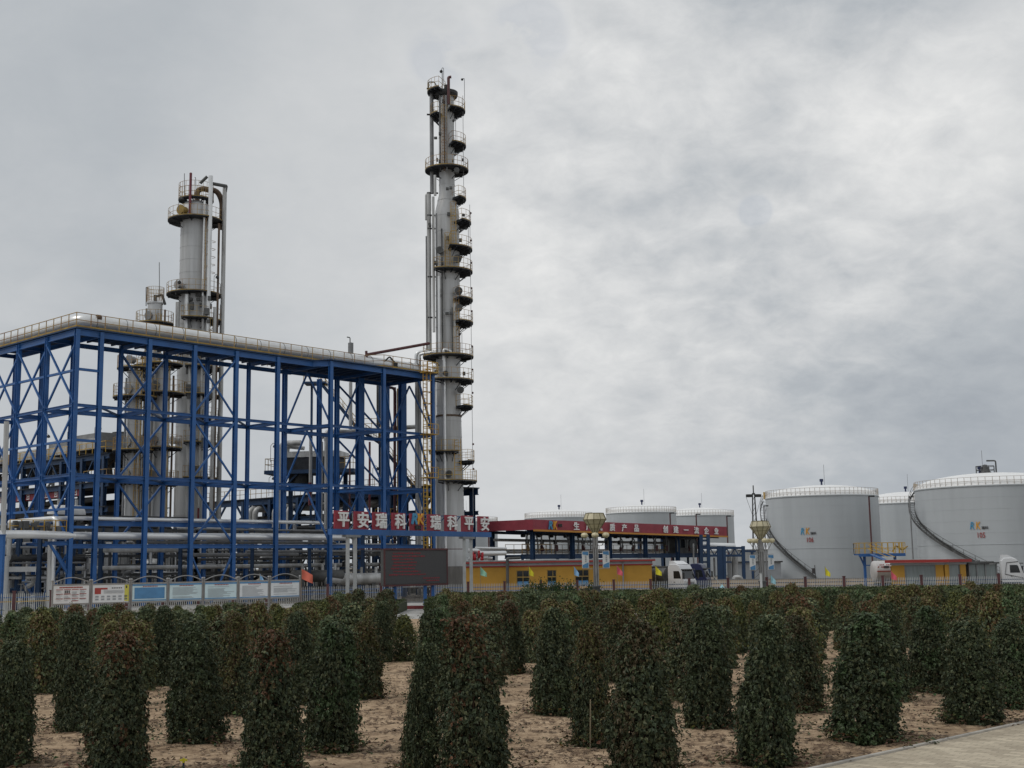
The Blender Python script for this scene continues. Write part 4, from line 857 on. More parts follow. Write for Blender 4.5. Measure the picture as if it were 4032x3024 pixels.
parts(pr, 'column', M['dblue'], [(lambda b, i=i: b.beam(ts(-10 + 8 * i, 28, 0), ts(-10 + 8 * i, 28, 6.5), .35, .35)) for i in range(7)])
# vessels
def drum(label, px, py, D, L_, r, m='silverw', ang=.4):
    c = W(px, py, D); t_ = thing('horizontal_drum', label, 'vessel', (c.x, c.y, 0)); u = Vector((cos(ang), sin(ang), 0)); 
    part(t_, 'barrel', M[m], lambda b: b.tube([c - u * (L_ / 2 + r * .35), c - u * (L_ / 2 + r * .2), c - u * L_ / 2, c + u * L_ / 2, c + u * (L_ / 2 + r * .2), c + u * (L_ / 2 + r * .35)], [r * .45, r * .82, r, r, r * .82, r * .45], 20), smooth=True, angle=60)
    parts(t_, 'saddle', M['dgrey'], [(lambda b, f=f: b.box((c.x + u.x * f * L_, c.y + u.y * f * L_, (c.z - r * .6) / 2), (.4, r * 1.6, c.z - r * .6), ang)) for f in (-.3, .3)])
    parts(t_, 'nozzle', M['silverw'], [(lambda b, f=f: b.tube([c + u * (f * L_), c + u * (f * L_) + Vector((0, 0, r + .6))], .15, 8)) for f in (-.3, .1, .35)], True)
drum('dark grey horizontal drum behind the orange flag', 1250, 2268, 127, 5.0, .6, 'dgrey', ang=.2)
drum('white round ended vessel above the low silver pipes', 262, 2025, 124, 3, .9, 'white', .9)
drum('silver horizontal exchanger beside the wide column', 845, 2088, 140, 6, .55, 'silverw', .25)
drum('lower grey exchanger in the right bays of the frame', 1400, 2280, 128, 6, .6, 'silverw', .3)
def vtank(label, px, D, r, h, m='silverw'):
    c = XY(px, D); t_ = thing('vertical_vessel', label, 'vessel', tuple(c))
    part(t_, 'shell', M[m], lambda b: b.lathe((c.x, c.y, 0), [(r, 0), (r, h), (r * .8, h + r * .25), (r * .4, h + r * .4), (0, h + r * .43)], 28), smooth=True)
    part(t_, 'ribs', M['grey'], lambda b: [b.beam((c.x + r * cos(a), c.y + r * sin(a), 0), (c.x + r * cos(a), c.y + r * sin(a), h), .1, .1) for a in [2 * pi * i / 16 for i in range(16)]])
    part(t_, 'nozzle', M['silverw'], lambda b: (b.pipe([(c.x, c.y, h), (c.x, c.y, h + r * .4 + .7), (c.x + r + .5, c.y - .2, h + r * .4 + .7), (c.x + r + .5, c.y - .2, .5)], .13, 8)), smooth=True)
vtank('wide ribbed grey tank low behind the second notice board', 395, 121, 1.9, 4.6); vtank('narrow grey vessel beside the ribbed tank', 470, 121, .9, 4.9)
vtank('stout grey vessel below the three slim columns', 600, 126, 1.2, 3.9); vtank('grey vessel behind the last notice board', 1105, 134, 1.0, 4.0)
vtank('pale vessel at the left edge behind the picket fence', 20, 108, .8, 5.2, 'lgrey')
# ================================================================== fence, notice boards, gantry sign, screen, lamps, flags
FP = [W(-260, 2400, 91), W(200, 2400, 97), W(1500, 2400, 109), W(4400, 2400, 109)]
FP = [Vector((p.x, p.y, 0)) for p in FP]; FH = 1.7
def fencepoint(px):
    best = None
    for a, b in zip(FP, FP[1:]):
        d = (b - a).normalized(); t, _ = onplane(px, 2300, a, (d.x, d.y))
        if -.01 <= t <= (b - a).length + .01: return a + d * t
    return FP[-1]
def fence(name, label, pts, bay, step, railm, pick, base=False):
    rt = thing(name, label, 'fence', tuple(pts[0])); posts = []
    for a, b in zip(pts, pts[1:]):
        n = max(1, round((b - a).length / bay))
        for i in range(n): posts.append((a.lerp(b, i / n), a.lerp(b, (i + 1) / n)))
    for a, b in posts:
        part(rt, 'post', M['dred'], lambda m: (m.beam(a, a + Vector((0, 0, FH + .12)), .2, .2), m.box((a.x, a.y, FH + .15), (.26, .26, .06))))
        def pk(m):
            k = int((b - a).length / step)
            for j in range(1, k):
                p = a.lerp(b, j / k) + Vector((0, 0, .1)); q = p + Vector((0, 0, FH - .1))
                m.beam(p, q - Vector((0, 0, .08)), .045, .03); m.beam(q - Vector((0, 0, .08)), q, .025, .02)
        pn_ = part(rt, 'picket_panel', M[pick], pk)
        part(pn_, 'top_bar', M[railm], lambda m: m.beam(a + Vector((0, .03, FH - .32)), b + Vector((0, .03, FH - .32)), .05, .07))
        part(pn_, 'lower_bar', M['yrail' if pick == 'pale' else railm], lambda m: m.beam(a + Vector((0, .03, FH - .62)), b + Vector((0, .03, FH - .62)), .05, .07))
    if base: part(rt, 'base_wall', M['beige'], lambda m: [m.beam(a + Vector((0, .1, .35)), b + Vector((0, .1, .35)), .22, .7) for a, b in zip(pts, pts[1:])])
    return rt
gL, gR = fencepoint(1585), fencepoint(1700)
fence('picket_fence', 'pale picket fence with yellow lower bar and dark red posts at the left', [FP[0], FP[1], fencepoint(1180)], 3.0, .155, 'blue', 'pale')
fence('picket_fence', 'grey picket fence between the last notice board and the gate', [fencepoint(1182), FP[2], gL], 2.6, .15, 'blue', 'lgrey')
fence('picket_fence', 'long grey picket fence with dark red posts right of the gate', [gR, fencepoint(2560)], 3.0, .14, 'blue', 'lgrey')
fence('picket_fence', 'grey picket fence in front of the tanker trucks and storage tanks', [fencepoint(2562), FP[3]], 3.4, .15, 'dblue', 'lgrey', True)
gt = thing('sliding_gate', 'low barred grey gate under the screen, between the hedges', 'gate', tuple(gL))
part(gt, 'frame', M['grey'], lambda m: (m.beam(gL + Vector((0, 0, .2)), gR + Vector((0, 0, .2)), .08, .1), m.beam(gL + Vector((0, 0, 1.5)), gR + Vector((0, 0, 1.5)), .08, .08)))
part(gt, 'bars', M['dgrey'], lambda m: [m.beam(gL.lerp(gR, i / 22) + Vector((0, 0, .2)), gL.lerp(gR, i / 22) + Vector((0, 0, 1.55)), .04, .04) for i in range(23)])

# notice boards
NA = XY(203, 80); NB = XY(1183, 90); nd = (NB - NA).normalized(); nn = Vector((nd.y, -nd.x, 0))     # nn faces the road
bx = [onplane(px, 2320, NA, (nd.x, nd.y))[0] for px in (203, 358, 514, 661, 800, 937, 1060, 1183)]
NL = ['notice board with a grid of small pictures and red headings, first from the left', 'notice board with a red block and a yellow right edge, second from the left', 'notice board filled with a plain blue panel', 'pale notice board just right of the blue one',
      'pale cyan notice board in the middle of the row, left of the blue flag', 'whitish notice board second from the right end of the row', 'white notice board at the right end of the row, beside the fence']
def nbp(t, z, o=0.0): v = NA + nd * t + nn * o; return Vector((v.x, v.y, z))
for i in range(7):
    t0, t1 = bx[i] + .05, bx[i + 1] - .05; zt_, zb_ = 2.42, 1.2; w_ = t1 - t0
    b_ = thing('notice_board', NL[i], 'notice board', tuple(nbp((t0 + t1) / 2, 0)), 'notice boards along the road')
    for t in (t0, t1):
        p_ = part(b_, 'post', M['steel'], lambda m: m.tube([nbp(t, 0), nbp(t, 2.62)], .06, 8), smooth=True)
        part(p_, 'ball_cap', M['steel'], lambda m: m.sphere(nbp(t, 2.68), .09, 8), smooth=True)
    part(b_, 'arch', M['steel'], lambda m: m.tube([nbp(t0 + w_ * k / 12, 2.52 + .36 * sin(pi * k / 12)) for k in range(13)], .035, 6), smooth=True)
    for rn, rz, rk in (('top_rail', zt_, .1), ('bottom_rail', zb_, .1), ('foot_rail', zb_ - .28, .05)): part(b_, rn, M['steel'], lambda m: m.beam(nbp(t0, rz), nbp(t1, rz), rk, rk))
    fm = ['paper', 'paper', 'cyanp', 'cyanp', 'cyanp', 'paper', 'paper'][i]
    pn2 = part(b_, 'panel', M[fm], lambda m: m.beam(nbp(t0 + .07, (zt_ + zb_) / 2), nbp(t1 - .07, (zt_ + zb_) / 2), .06, zt_ - zb_ - .1))
    u = lambda f: t0 + .07 + (w_ - .14) * f; zf = lambda f: zt_ - .06 - (zt_ - zb_ - .12) * f
    def blk(m, x0, x1, y0, y1): m.beam(nbp(u(x0), (zf(y0) + zf(y1)) / 2, .045), nbp(u(x1), (zf(y0) + zf(y1)) / 2, .045), .012, abs(zf(y0) - zf(y1)))
    rd = random.Random(i + 40)
    if i == 0:
        part(pn2, 'title', M['rprint'], lambda m: [blk(m, .16 + .044 * k, .195 + .044 * k, .06, .13) for k in range(15)])
        part(pn2, 'headings', M['rprint'], lambda m: [blk(m, .07 + .22 * c, .26 + .22 * c, y, y + .035) for c in range(4) for y in ((.2, .45, .72) if c != 2 else (.2, .5, .7, .85))])
        part(pn2, 'body_text', M['gprint'], lambda m: [blk(m, .08 + .22 * c, .24 + .22 * c - rd.uniform(0, .06), y, y + .018) for c in range(4) for y in [.28 + .055 * k for k in range(11)] if rd.random() < .8])
        part(pn2, 'pictures', M['ink'], lambda m: [blk(m, .31 + .055 * k, .345 + .055 * k, y, y + .07) for k in range(3) for y in (.27, .36)])
    elif i == 1:
        part(pn2, 'red_block', M['rprint'], lambda m: (blk(m, .05, .4, .16, .26), blk(m, .05, .22, .26, .52)))
        part(pn2, 'yellow_edge', M['yprint'], lambda m: blk(m, .88, 1.0, 0, .96))
        part(pn2, 'badges', M['ink'], lambda m: ([blk(m, .52 + .05 * k, .55 + .05 * k, .15, .21) for k in range(6)], blk(m, .91, .95, .05, .2)))
        part(pn2, 'pictures', M['gprint'], lambda m: [blk(m, .07 + .16 * k, .16 + .16 * k, y, y + .1) for k in range(6) for y in (.62, .78)])
        part(pn2, 'body_text', M['gprint'], lambda m: [blk(m, .3, .85, y, y + .015) for y in (.32, .37, .42, .47)])
    else:
        part(pn2, 'top_band', M['bprint'], lambda m: blk(m, 0, 1, 0, .09)); part(pn2, 'bottom_band', M['bprint'], lambda m: blk(m, 0, 1, .93, .985))
        if i == 2: part(pn2, 'blue_panel', M['bprint'], lambda m: blk(m, .06, .95, .2, .86))
        part(pn2, 'title', M['rprint'], lambda m: [blk(m, .3 + .05 * k, .335 + .05 * k, .105, .155) for k in range(9)])
        if i != 2: part(pn2, 'body_text', M['gprint'], lambda m: [blk(m, .09, rd.uniform(.55, .93), y, y + .02) for y in [.24 + .062 * k for k in range(11)] if rd.random() < .85])

# gantry sign with nine character boards
GA = XY(1316, 92); GB = XY(1922, 108); gd = (GB - GA).normalized(); gn = Vector((gd.y, -gd.x, 0))
def gp(t, z, o=0.0): v = GA + gd * t + gn * o; return Vector((v.x, v.y, z))
gs = thing('gantry_sign', 'gantry sign of nine red boards with white characters on a blue beam', 'sign', tuple(gp(9, 0)))
zb0, zb1 = 6.08, 7.42
gpx = [(1316, 1371), (1394, 1448), (1467, 1519), (1543, 1594), (1613, 1664), (1683, 1731), (1751, 1796), (1817, 1860), (1881, 1922)]
gch = '平安瑞科*瑞科平安'
Lg = (GB - GA).length
part(gs, 'beam', M['blue'], lambda m: (m.beam(gp(-.5, 5.86), gp(Lg + .3, 5.86), .35, .42), m.beam(gp(-.3, zb1 - .1, -.2), gp(Lg, zb1 - .1, -.2), .06, .06)))
part(gs, 'brace', M['dblue'], lambda m: [m.beam(gp(t, 6.0, -.2), gp(t + 1.6, zb1 - .1, -.2), .07, .07) for t in [-.3 + 2.05 * k for k in range(10)]])
for ch, (a, b2) in zip(gch, gpx):
    t0, t1 = onplane(a, 2060, GA, (gd.x, gd.y))[0], onplane(b2, 2060, GA, (gd.x, gd.y))[0]; tc_ = (t0 + t1) / 2
    bd = part(gs, 'board', M['red'], lambda m: m.beam(gp(t0, (zb0 + zb1) / 2), gp(t1, (zb0 + zb1) / 2), .14, zb1 - zb0))
    if ch == '*':
        q = lambda m, s, dx, z, sz, bold, shear: letters(m, s, gp(tc_ + dx, z, .11), gd, sz, .05, bold, shear, (t1 - t0) / 1.5)
        part(bd, 'letter_r', M['lblue'], lambda m: q(m, 'R', -.36, 7.0, 1.15, .05, .22)); part(bd, 'letter_k', M['lorange'], lambda m: q(m, 'K', .4, 7.0, 1.15, .05, .12))
        part(bd, 'small_characters', M['ink'], lambda m: q(m, '瑞科', .1, 6.32, .36, .01, 0))
    else:
        part(bd, 'character', M['letter'], lambda m: letters(m, ch, gp(tc_ + .1, (zb0 + zb1) / 2 + .02, .12), gd, 1.22, .06, .028, 0, (t1 - t0) / 1.42, 1.0))
for px, pm in ((1369, 0), (1398, 0), (1828, 1), (1855, 1)):
    t = onplane(px, 2200, GA, (gd.x, gd.y))[0]
    part(gs, 'post', M['lgrey'], lambda m: m.beam(gp(t, 0), gp(t, 5.5), .26, .26))
for a, b2 in ((1355, 1410), (1815, 1860)):
    t0, t1 = onplane(a, 2100, GA, (gd.x, gd.y))[0], onplane(b2, 2100, GA, (gd.x, gd.y))[0]
    part(gs, 'cap_plate', M['grey'], lambda m: m.beam(gp(t0, 5.56), gp(t1, 5.56), .5, .18))
# led screen
LA = XY(1512, 96); LB = XY(1762, 101); ldv = (LB - LA).normalized(); ln = Vector((ldv.y, -ldv.x, 0)); LL = (LB - LA).length
def lp(t, z, o=0.0): v = LA + ldv * t + ln * o; return Vector((v.x, v.y, z))
zl0, zl1 = Zat(1512, 2307, 96), Zat(1512, 2163, 96)
ls = thing('led_screen', 'black electronic screen with red frame and faint red text on blue legs', 'screen', tuple(lp(LL / 2, 0)))
part(ls, 'cabinet', M['dgrey'], lambda m: m.beam(lp(0, (zl0 + zl1) / 2, -.2), lp(LL, (zl0 + zl1) / 2, -.2), .35, zl1 - zl0))
part(ls, 'screen', M['led'], lambda m: m.beam(lp(.12, (zl0 + zl1) / 2, 0), lp(LL - .12, (zl0 + zl1) / 2, 0), .06, zl1 - zl0 - .2))
part(ls, 'frame', M['dred'], lambda m: (m.beam(lp(0, zl1, 0), lp(LL, zl1, 0), .16, .14), m.beam(lp(0, zl0, 0), lp(LL, zl0, 0), .16, .14), m.beam(lp(.05, zl0, 0), lp(.05, zl1, 0), .14, .16), m.beam(lp(LL - .05, zl0, 0), lp(LL - .05, zl1, 0), .14, .16), m.beam(lp(-2.2, zl1 + .02, -.3), lp(LL + 2, zl1 + .02, -.3), .05, .06)))
def ledtext(m):
    rd = random.Random(3)
    for k, (x0, x1) in enumerate(((.13, .55), (.12, .6), (.12, .45), (.14, .48), (.12, .47), (.1, .46), (.13, .55), (.07, .62))):
        z = zl1 - .3 - .235 * k; x = x0
        while x < x1:
            w_ = rd.uniform(.012, .028); m.beam(lp(x * LL, z + rd.uniform(-.015, .015), .05), lp((x + w_) * LL, z, .05), .01, rd.uniform(.04, .12)); x += w_ + .008
    for k, (x0, x1) in enumerate(((.6, .86), (.65, .86))):
        x = x0
        while x < x1: m.beam(lp(x * LL, zl1 - 2.25 - .2 * k, .05), lp((x + .02) * LL, zl1 - 2.25 - .2 * k, .05), .01, .08); x += .03
part(ls, 'text', M['ledred'], ledtext)
for px in (1530, 1563, 1681, 1712):
    t = onplane(px, 2320, LA, (ldv.x, ldv.y))[0]; part(ls, 'leg', M['blue'], lambda m: m.beam(lp(t, 0, -.2), lp(t, zl0 + .05, -.2), .26, .26))

# ornamental lamp posts
def lamp_post(label, px, D, ytop, rot, banner_label=None):
    c = XY(px, D); z0 = Zat(px, ytop, D); H_ = z0
    t = thing('street_lamp', label, 'lamp post', tuple(c), 'ornamental lamp posts')
    sc = .88 / 45 * 45; R0 = .88; n = 10
    poly = lambda r, z, ph=0: [Vector((c.x + r * cos(rot + ph + 2 * pi * i / n), c.y + r * sin(rot + ph + 2 * pi * i / n), z)) for i in range(n)]
    za, zb, zc = z0, z0 - .48, z0 - 1.58
    part(t, 'pole', M['steel'], lambda m: (m.tube([(c.x, c.y, 0), (c.x, c.y, H_ - 2.6)], .13, 12), m.tube([(c.x - .16, c.y - .1, 0.3), (c.x - .16, c.y - .1, H_ - 2.4)], .05, 8), m.tube([(c.x + .16, c.y - .1, .3), (c.x + .16, c.y - .1, H_ - 2.4)], .05, 8), m.tube([(c.x, c.y, H_ - 2.6), (c.x, c.y, zc)], .22, 10)), smooth=True)
    part(t, 'base', M['dgrey'], lambda m: (m.box((c.x, c.y, .75), (.5, .5, 1.5)), m.box((c.x, c.y, 1.55), (.62, .62, .12))))
    def cr(m):
        a, b, d = poly(R0 * .78, za), poly(R0, zb), poly(.12, zc); m.add(a + b + d, [tuple(range(n))] + [(i, n + i, n + (i + 1) % n, (i + 1) % n) for i in range(n)] + [(n + i, 2 * n + i, 2 * n + (i + 1) % n, n + (i + 1) % n) for i in range(n)])
    k = part(t, 'crystal_shade', M['crystal'], cr)
    def fr(m):
        for f0, r0, f1, r1 in ((za, R0 * .78, zb, R0), (zb, R0, zc, .12)):
            for p, q in zip(poly(r0 * 1.01, f0), poly(r1 * 1.01, f1)): m.beam(p, q, .04, .04)
        for z, r in ((za, R0 * .78), (zb, R0), (zb - .35, R0 * .72), (zb - .7, R0 * .44)):
            P_ = poly(r * 1.012, z); [m.beam(P_[i], P_[(i + 1) % n], .04, .04) for i in range(n)]
    part(k, 'frame', M['cframe'], fr)
    zg = zc - .08
    for i in range(6):
        a = rot + 2 * pi * i / 6 + .3; g = Vector((c.x + .92 * cos(a), c.y + .92 * sin(a), zg))
        ar = part(t, 'arm', M['steel'], lambda m: m.pipe([(c.x, c.y, zg - .75), (c.x + .6 * cos(a), c.y + .6 * sin(a), zg - .75), (g.x, g.y, zg - .15)], .03, 6), smooth=True)
        part(ar, 'globe', M['globe'], lambda m: m.lathe(tuple(g), [(.1, -.2), (.24, -.1), (.27, .02), (.2, .16), (0, .2)], 8))
    for sgn in (-1, 1):
        bx_ = c.x + sgn * .78; z1_, z2_ = zg - 1.2, zg - 2.45
        bn = part(t, 'banner', M['white'], lambda m: m.box((bx_, c.y - .05, (z1_ + z2_) / 2), (.52, .03, z1_ - z2_)))
        part(bn, 'blue_corner', M['bprint'], lambda m: m.add([(bx_ - .22, c.y - .08, z1_ - .02), (bx_ + .22, c.y - .08, z1_ - .02), (bx_ + .22, c.y - .08, z1_ - .30), (bx_ - .22, c.y - .08, z1_ - .22)], [(0, 1, 2, 3)]))
        part(bn, 'blue_corner', M['bprint'], lambda m: m.add([(bx_ - .22, c.y - .08, z2_ + .02), (bx_ + .22, c.y - .08, z2_ + .02), (bx_ + .22, c.y - .08, z2_ + .42), (bx_ - .22, c.y - .08, z2_ + .24)], [(0, 3, 2, 1)]))
        part(bn, 'text', M['gprint'], lambda m: [m.box((bx_ + .02, c.y - .08, z1_ - .35 - .13 * j), (.11, .012, .09)) for j in range(4)])
        part(bn, 'bracket', M['steel'], lambda m: [m.beam((c.x, c.y, z), (bx_ + sgn * .24, c.y, z), .04, .04) for z in (z1_ + .05, z2_ - .06)])
    return t
lamp_post('crystal topped lamp post with blue banners in front of the yellow building', 2346, 95, 2021, .15)
lamp_post('crystal topped lamp post with blue banners in front of the left big tank', 2999, 107, 2052, .4)

# pennants on the fence
FL = [('orange', 1187, 2240, 'faded orange pennant on a thin pole right of the notice boards'), ('blue', 1032, 2258, 'blue pennant hanging between the notice boards'), ('green', 1892, 2232, 'pale green pennant at the left end of the yellow building'), ('yellow', 2083, 2231, 'yellow pennant over the left window of the yellow building'),
      ('blue', 2261, 2231, 'light blue pennant over the right window of the yellow building'), ('pink', 2430, 2228, 'pink red pennant on the right part of the yellow building wall'), ('yellow', 2581, 2228, 'yellow pennant just right of the yellow building corner'), ('cyan', 3033, 2262, 'small cyan pennant beside the second lamp post'),
      ('yellow', 3249, 2232, 'yellow pennant in front of the tank marked 106'), ('pink', 3507, 2246, 'small pink pennant beside the small yellow guard house')]
for i, (cn, px, y, lb) in enumerate(FL):
    p = fencepoint(px) - Vector((0, .25, 0)); z1_ = Zat(px, y, p.y); rd = random.Random(i)
    if cn in ('orange',): p = XY(px, 101); z1_ = Zat(px, y, 101)
    if px == 1032: p = XY(px - 10, 90.5); z1_ = Zat(px, y, 90.5)
    f = thing('pennant', lb, 'flag', tuple(p), 'pennants along the fence')
    part(f, 'pole', M['cane'], lambda m: m.tube([p, p + Vector((0, 0, z1_ + .05))], .018, 5))
    wv = .9 if cn == 'orange' else rd.uniform(.35, .55); hv = .8 if cn == 'orange' else .72
    def cl(m):
        n_ = 8
        for a in range(n_ + 1):
            for b in range(4):
                u_ = a / n_; v_ = b / 3; dr = u_ * (.55 if wv < .9 else .5) * 1.0
                m.v.append((p.x + .02 + wv * u_, p.y + .1 * sin(u_ * 5 + v_), z1_ - dr - v_ * hv * (1 - u_ * (.55 if wv < .8 else .15))))
        for a in range(n_):
            for b in range(3): m.f.append((a * 4 + b, a * 4 + b + 1, a * 4 + b + 5, a * 4 + b + 4))
    part(f, 'cloth', M['flag_' + cn], cl, smooth=True)
fb = thing('fallen_pennant', 'pale blue pennant leaning on a slanted pole by the hedge', 'flag', tuple(XY(2843, 105)))
part(fb, 'pole', M['pale'], lambda m: m.tube([W(2808, 2266, 105), W(2845, 2312, 105)], .03, 5)); part(fb, 'cloth', M['flag_cyan'], lambda m: m.add([tuple(W(2843, 2300, 105)), tuple(W(2852, 2314, 104.8)), tuple(W(2836, 2316, 104.9)), tuple(W(2837, 2308, 105))], [(0, 1, 2, 3)]))
# ================================================================== yellow building
YB = 118.0
yb = thing('yellow_building', 'long low yellow building with red and grey roof bands behind the fence', 'building', tuple(XY(2200, YB)))
xl, xr = XY(1835, YB).x, XY(2563, YB).x
yw = lambda x: YB - (x - xl) * .035
def wseg(m, x0, x1, z0, z1, o=0.0, th=.25):
    a, b = Vector((x0, yw(x0) + th / 2 - o, (z0 + z1) / 2)), Vector((x1, yw(x1) + th / 2 - o, (z0 + z1) / 2)); m.beam(a, b, th, z1 - z0)
wins = [(2033, 2084), (2153, 2190), (2263, 2317)]
wx = [(XY(a, YB).x, XY(b, YB).x) for a, b in wins]
ZW0, ZW1, ZTOP, ZPL = 1.25, 2.72, 3.6, .9
def ywall(m):
    wseg(m, xl, xr, ZW1, 3.05); wseg(m, xl, xr, ZPL, ZW0)
    e = [xl] + [q for p in wx for q in p] + [xr]
    for a, b in zip(e[::2], e[1::2]): wseg(m, a, b, ZW0, ZW1)
    m.box((xr - .125, yw(xr) + 4.2, 1.98), (.25, 7.9, 2.14)); m.box((xl + .125, yw(xl) + 4.2, 1.98), (.25, 7.9, 2.14)); m.box(((xl + xr) / 2, YB + 8, 1.98), (xr - xl, .25, 2.14))
part(yb, 'wall', M['yellow'], ywall)
part(yb, 'plinth', M['beige'], lambda m: (wseg(m, xl - .03, xr + .03, 0, ZPL, .03), m.box((xr - .1, yw(xr) + 4.2, .45), (.3, 7.8, .9))))
rf = part(yb, 'roof', M['grey'], lambda m: m.add([(xl - .3, yw(xl) - .35, 3.66), (xr + .3, yw(xr) - .35, 3.66), (xr + .3, yw(xr) + 8.3, 3.72), (xl - .3, yw(xl) + 8.3, 3.72), (xl - .3, yw(xl) - .35, 3.56), (xr + .3, yw(xr) - .35, 3.56), (xr + .3, yw(xr) + 8.3, 3.56), (xl - .3, yw(xl) + 8.3, 3.56)], [(0, 1, 2, 3), (7, 6, 5, 4), (0, 4, 5, 1), (1, 5, 6, 2), (2, 6, 7, 3), (3, 7, 4, 0)]))
part(rf, 'eaves_trim', M['rtrim'], lambda m: (wseg(m, xl - .3, xr + .32, 3.42, 3.56, .36, .3), m.box((xr + .2, yw(xr) + 4, 3.49), (.24, 8, .14))))
part(yb, 'grey_band', M['gprint'], lambda m: (wseg(m, xl - .05, xr + .05, 3.17, 3.42, .06), m.box((xr - .02, yw(xr) + 4.1, 3.29), (.2, 8, .25))))
part(yb, 'red_band', M['rtrim'], lambda m: (wseg(m, xl - .07, xr + .07, 3.05, 3.17, .09), m.box((xr, yw(xr) + 4.1, 3.11), (.2, 8, .12))))
for i, (a, b) in enumerate(wx):
    wn_ = part(yb, 'window', M['glass'], lambda m: wseg(m, a, b, ZW0, ZW1, -.12, .04))
    zm = ZW0 + .85
    def fr(m):
        for x0, x1, z0, z1 in ((a, a + .06, ZW0, ZW1), (b - .06, b, ZW0, ZW1), (a + .06, b - .06, ZW0, ZW0 + .06), (a + .06, b - .06, ZW1 - .06, ZW1), (a + .06, b - .06, zm - .05, zm + .05)): wseg(m, x0, x1, z0, z1, -.06, .06)
        c = (a + b) / 2; wseg(m, c - .03, c + .03, ZW0 + .06, zm - .05, -.06, .06); wseg(m, c - .03 + (.1 if i else 0), c + .03 + (.1 if i else 0), zm + .05, ZW1 - .06, -.06, .06)
    part(wn_, 'frame', M['ochre'], fr); part(wn_, 'blue_panel', M['bprint'], lambda m: wseg(m, a + .08, b - .08, ZW0 + .07, ZW0 + .45, -.085, .03))
for px, m_, r in ((1998, 'dgrey', .14), (2450, 'grey', .07)):
    x = XY(px, YB).x; part(yb, 'downpipe', M[m_], lambda m: (m.tube([(x, yw(x) - .5, .1), (x, yw(x) - .5, 3.75)], r, 8), m.pipe([(x, yw(x) - .5, 3.6), (x, yw(x) - .5, 3.85), (x + 1.2, yw(x) + .2, 3.88)], r, 8)) if px < 2100 else m.tube([(x, yw(x) - .16, .1), (x, yw(x) - .16, 3.5)], r, 8), smooth=True)

# ================================================================== loading canopy
KA = XY(2103, 150); KB = XY(2865, 185); kd = (KB - KA).normalized(); kp = Vector((-kd.y, kd.x, 0)); KL = (KB - KA).length
za1, za0 = Zat(2103, 2045, 150), Zat(2103, 2086, 150); zb1_, zb0_ = Zat(2865, 2074, 185), Zat(2865, 2111.5, 185)
def kz(t, top): return (za1 + (zb1_ - za1) * t / KL) if top else (za0 + (zb0_ - za0) * t / KL)
def kq(t, s, z): v = KA + kd * t + kp * s; return Vector((v.x, v.y, z))
KD = 8.4
cn = thing('loading_canopy', 'long red edged loading canopy with white characters on dark blue columns', 'canopy', tuple(kq(20, 4, 0)))
def fascia(m, P, Q, flip):
    (a, ta), (b, tb) = P, Q; n = int((b - a).length / .22); d = (b - a) / n; nr = Vector((d.y, -d.x, 0)).normalized()
    vs, fs = [], []
    for i in range(n + 1):
        f = i / n; t = ta + (tb - ta) * f
        for e, dx in ((0.0, -.07), (.035, .07)):
            p = a + d * (i + dx) + nr * (e if True else 0); vs += [(p.x, p.y, kz(t, 0)), (p.x, p.y, kz(t, 1))]
    k = len(vs) // 2; m.add(vs, [(2 * i, 2 * i + 2, 2 * i + 3, 2 * i + 1) for i in range(k - 1)])
part(cn, 'front_fascia', M['fascia'], lambda m: fascia(m, (kq(0, 0, 0), 0), (kq(KL, 0, 0), KL), 0))
parts(cn, 'side_fascia', M['fascia'], [lambda m: fascia(m, (kq(0, KD, 0), 0), (kq(0, 0, 0), 0), 0), lambda m: fascia(m, (kq(KL, 0, 0), KL), (kq(KL, KD, 0), KL), 0)])
part(cn, 'roof', M['dgrey'], lambda m: m.add([tuple(kq(t, s, kz(t, 1) - .08 - dz)) for dz in (0, .5) for t, s in ((0.1, .1), (KL - .1, .1), (KL - .1, KD), (0.1, KD))], [(0, 1, 2, 3), (7, 6, 5, 4), (0, 4, 5, 1), (1, 5, 6, 2), (2, 6, 7, 3), (3, 7, 4, 0)]))
part(cn, 'orange_trim', M['orange'], lambda m: m.beam(kq(-.05, -.1, kz(0, 0) - .06), kq(KL + .05, -.1, kz(KL, 0) - .06), .16, .22))
def cch(ch, px, sz, m_, bold=.02, shear=0, sx=1.0, name='character'):
    bold *= 1.0; t, z = onplane(px, 2075, KA, (kd.x, kd.y)); z = (kz(t, 0) + kz(t, 1)) / 2
    part(cn, name, M[m_], lambda m: letters(m, ch, kq(t, -.16, z), kd, sz, .05, bold, shear, sx))
for ch, px in zip('生产优质产品', (2266, 2314, 2357, 2407, 2454, 2502)): cch(ch, px, 1.02, 'letter', .024, 0, 1.15)
for ch, px in zip('创建一流企业', (2616, 2657, 2697, 2738, 2777, 2816)): cch(ch, px, 1.0, 'letter', .024, 0, 1.25)
cch('R', 2164, 1.45, 'lblue', .04, .2, .95, 'letter_r'); cch('K', 2182, 1.4, 'lorange', .04, .12, .85, 'letter_k'); cch('瑞科', 2202, .4, 'ink', .01, 0, .9, 'small_characters')
for px in (2097, 2254, 2401, 2541, 2668, 2757):
    t, _ = onplane(px, 2150, kq(0, 1.2, 0), (kd.x, kd.y))
    part(cn, 'column', M['dblue'], lambda m: m.ibeam(kq(t, 1.2, 0), kq(t, 1.2, kz(t, 0)), .45, .45, up=kd)); part(cn, 'column', M['dblue'], lambda m: m.ibeam(kq(t, KD - .8, 0), kq(t, KD - .8, kz(t, 0)), .45, .45, up=kd))
for s in (1.2, 4.5, KD - .8): part(cn, 'roof_beam', M['dblue'], lambda m: m.ibeam(kq(.2, s, kz(0, 0) - .1), kq(KL - .3, s, kz(KL, 0) - .1), .2, .35))
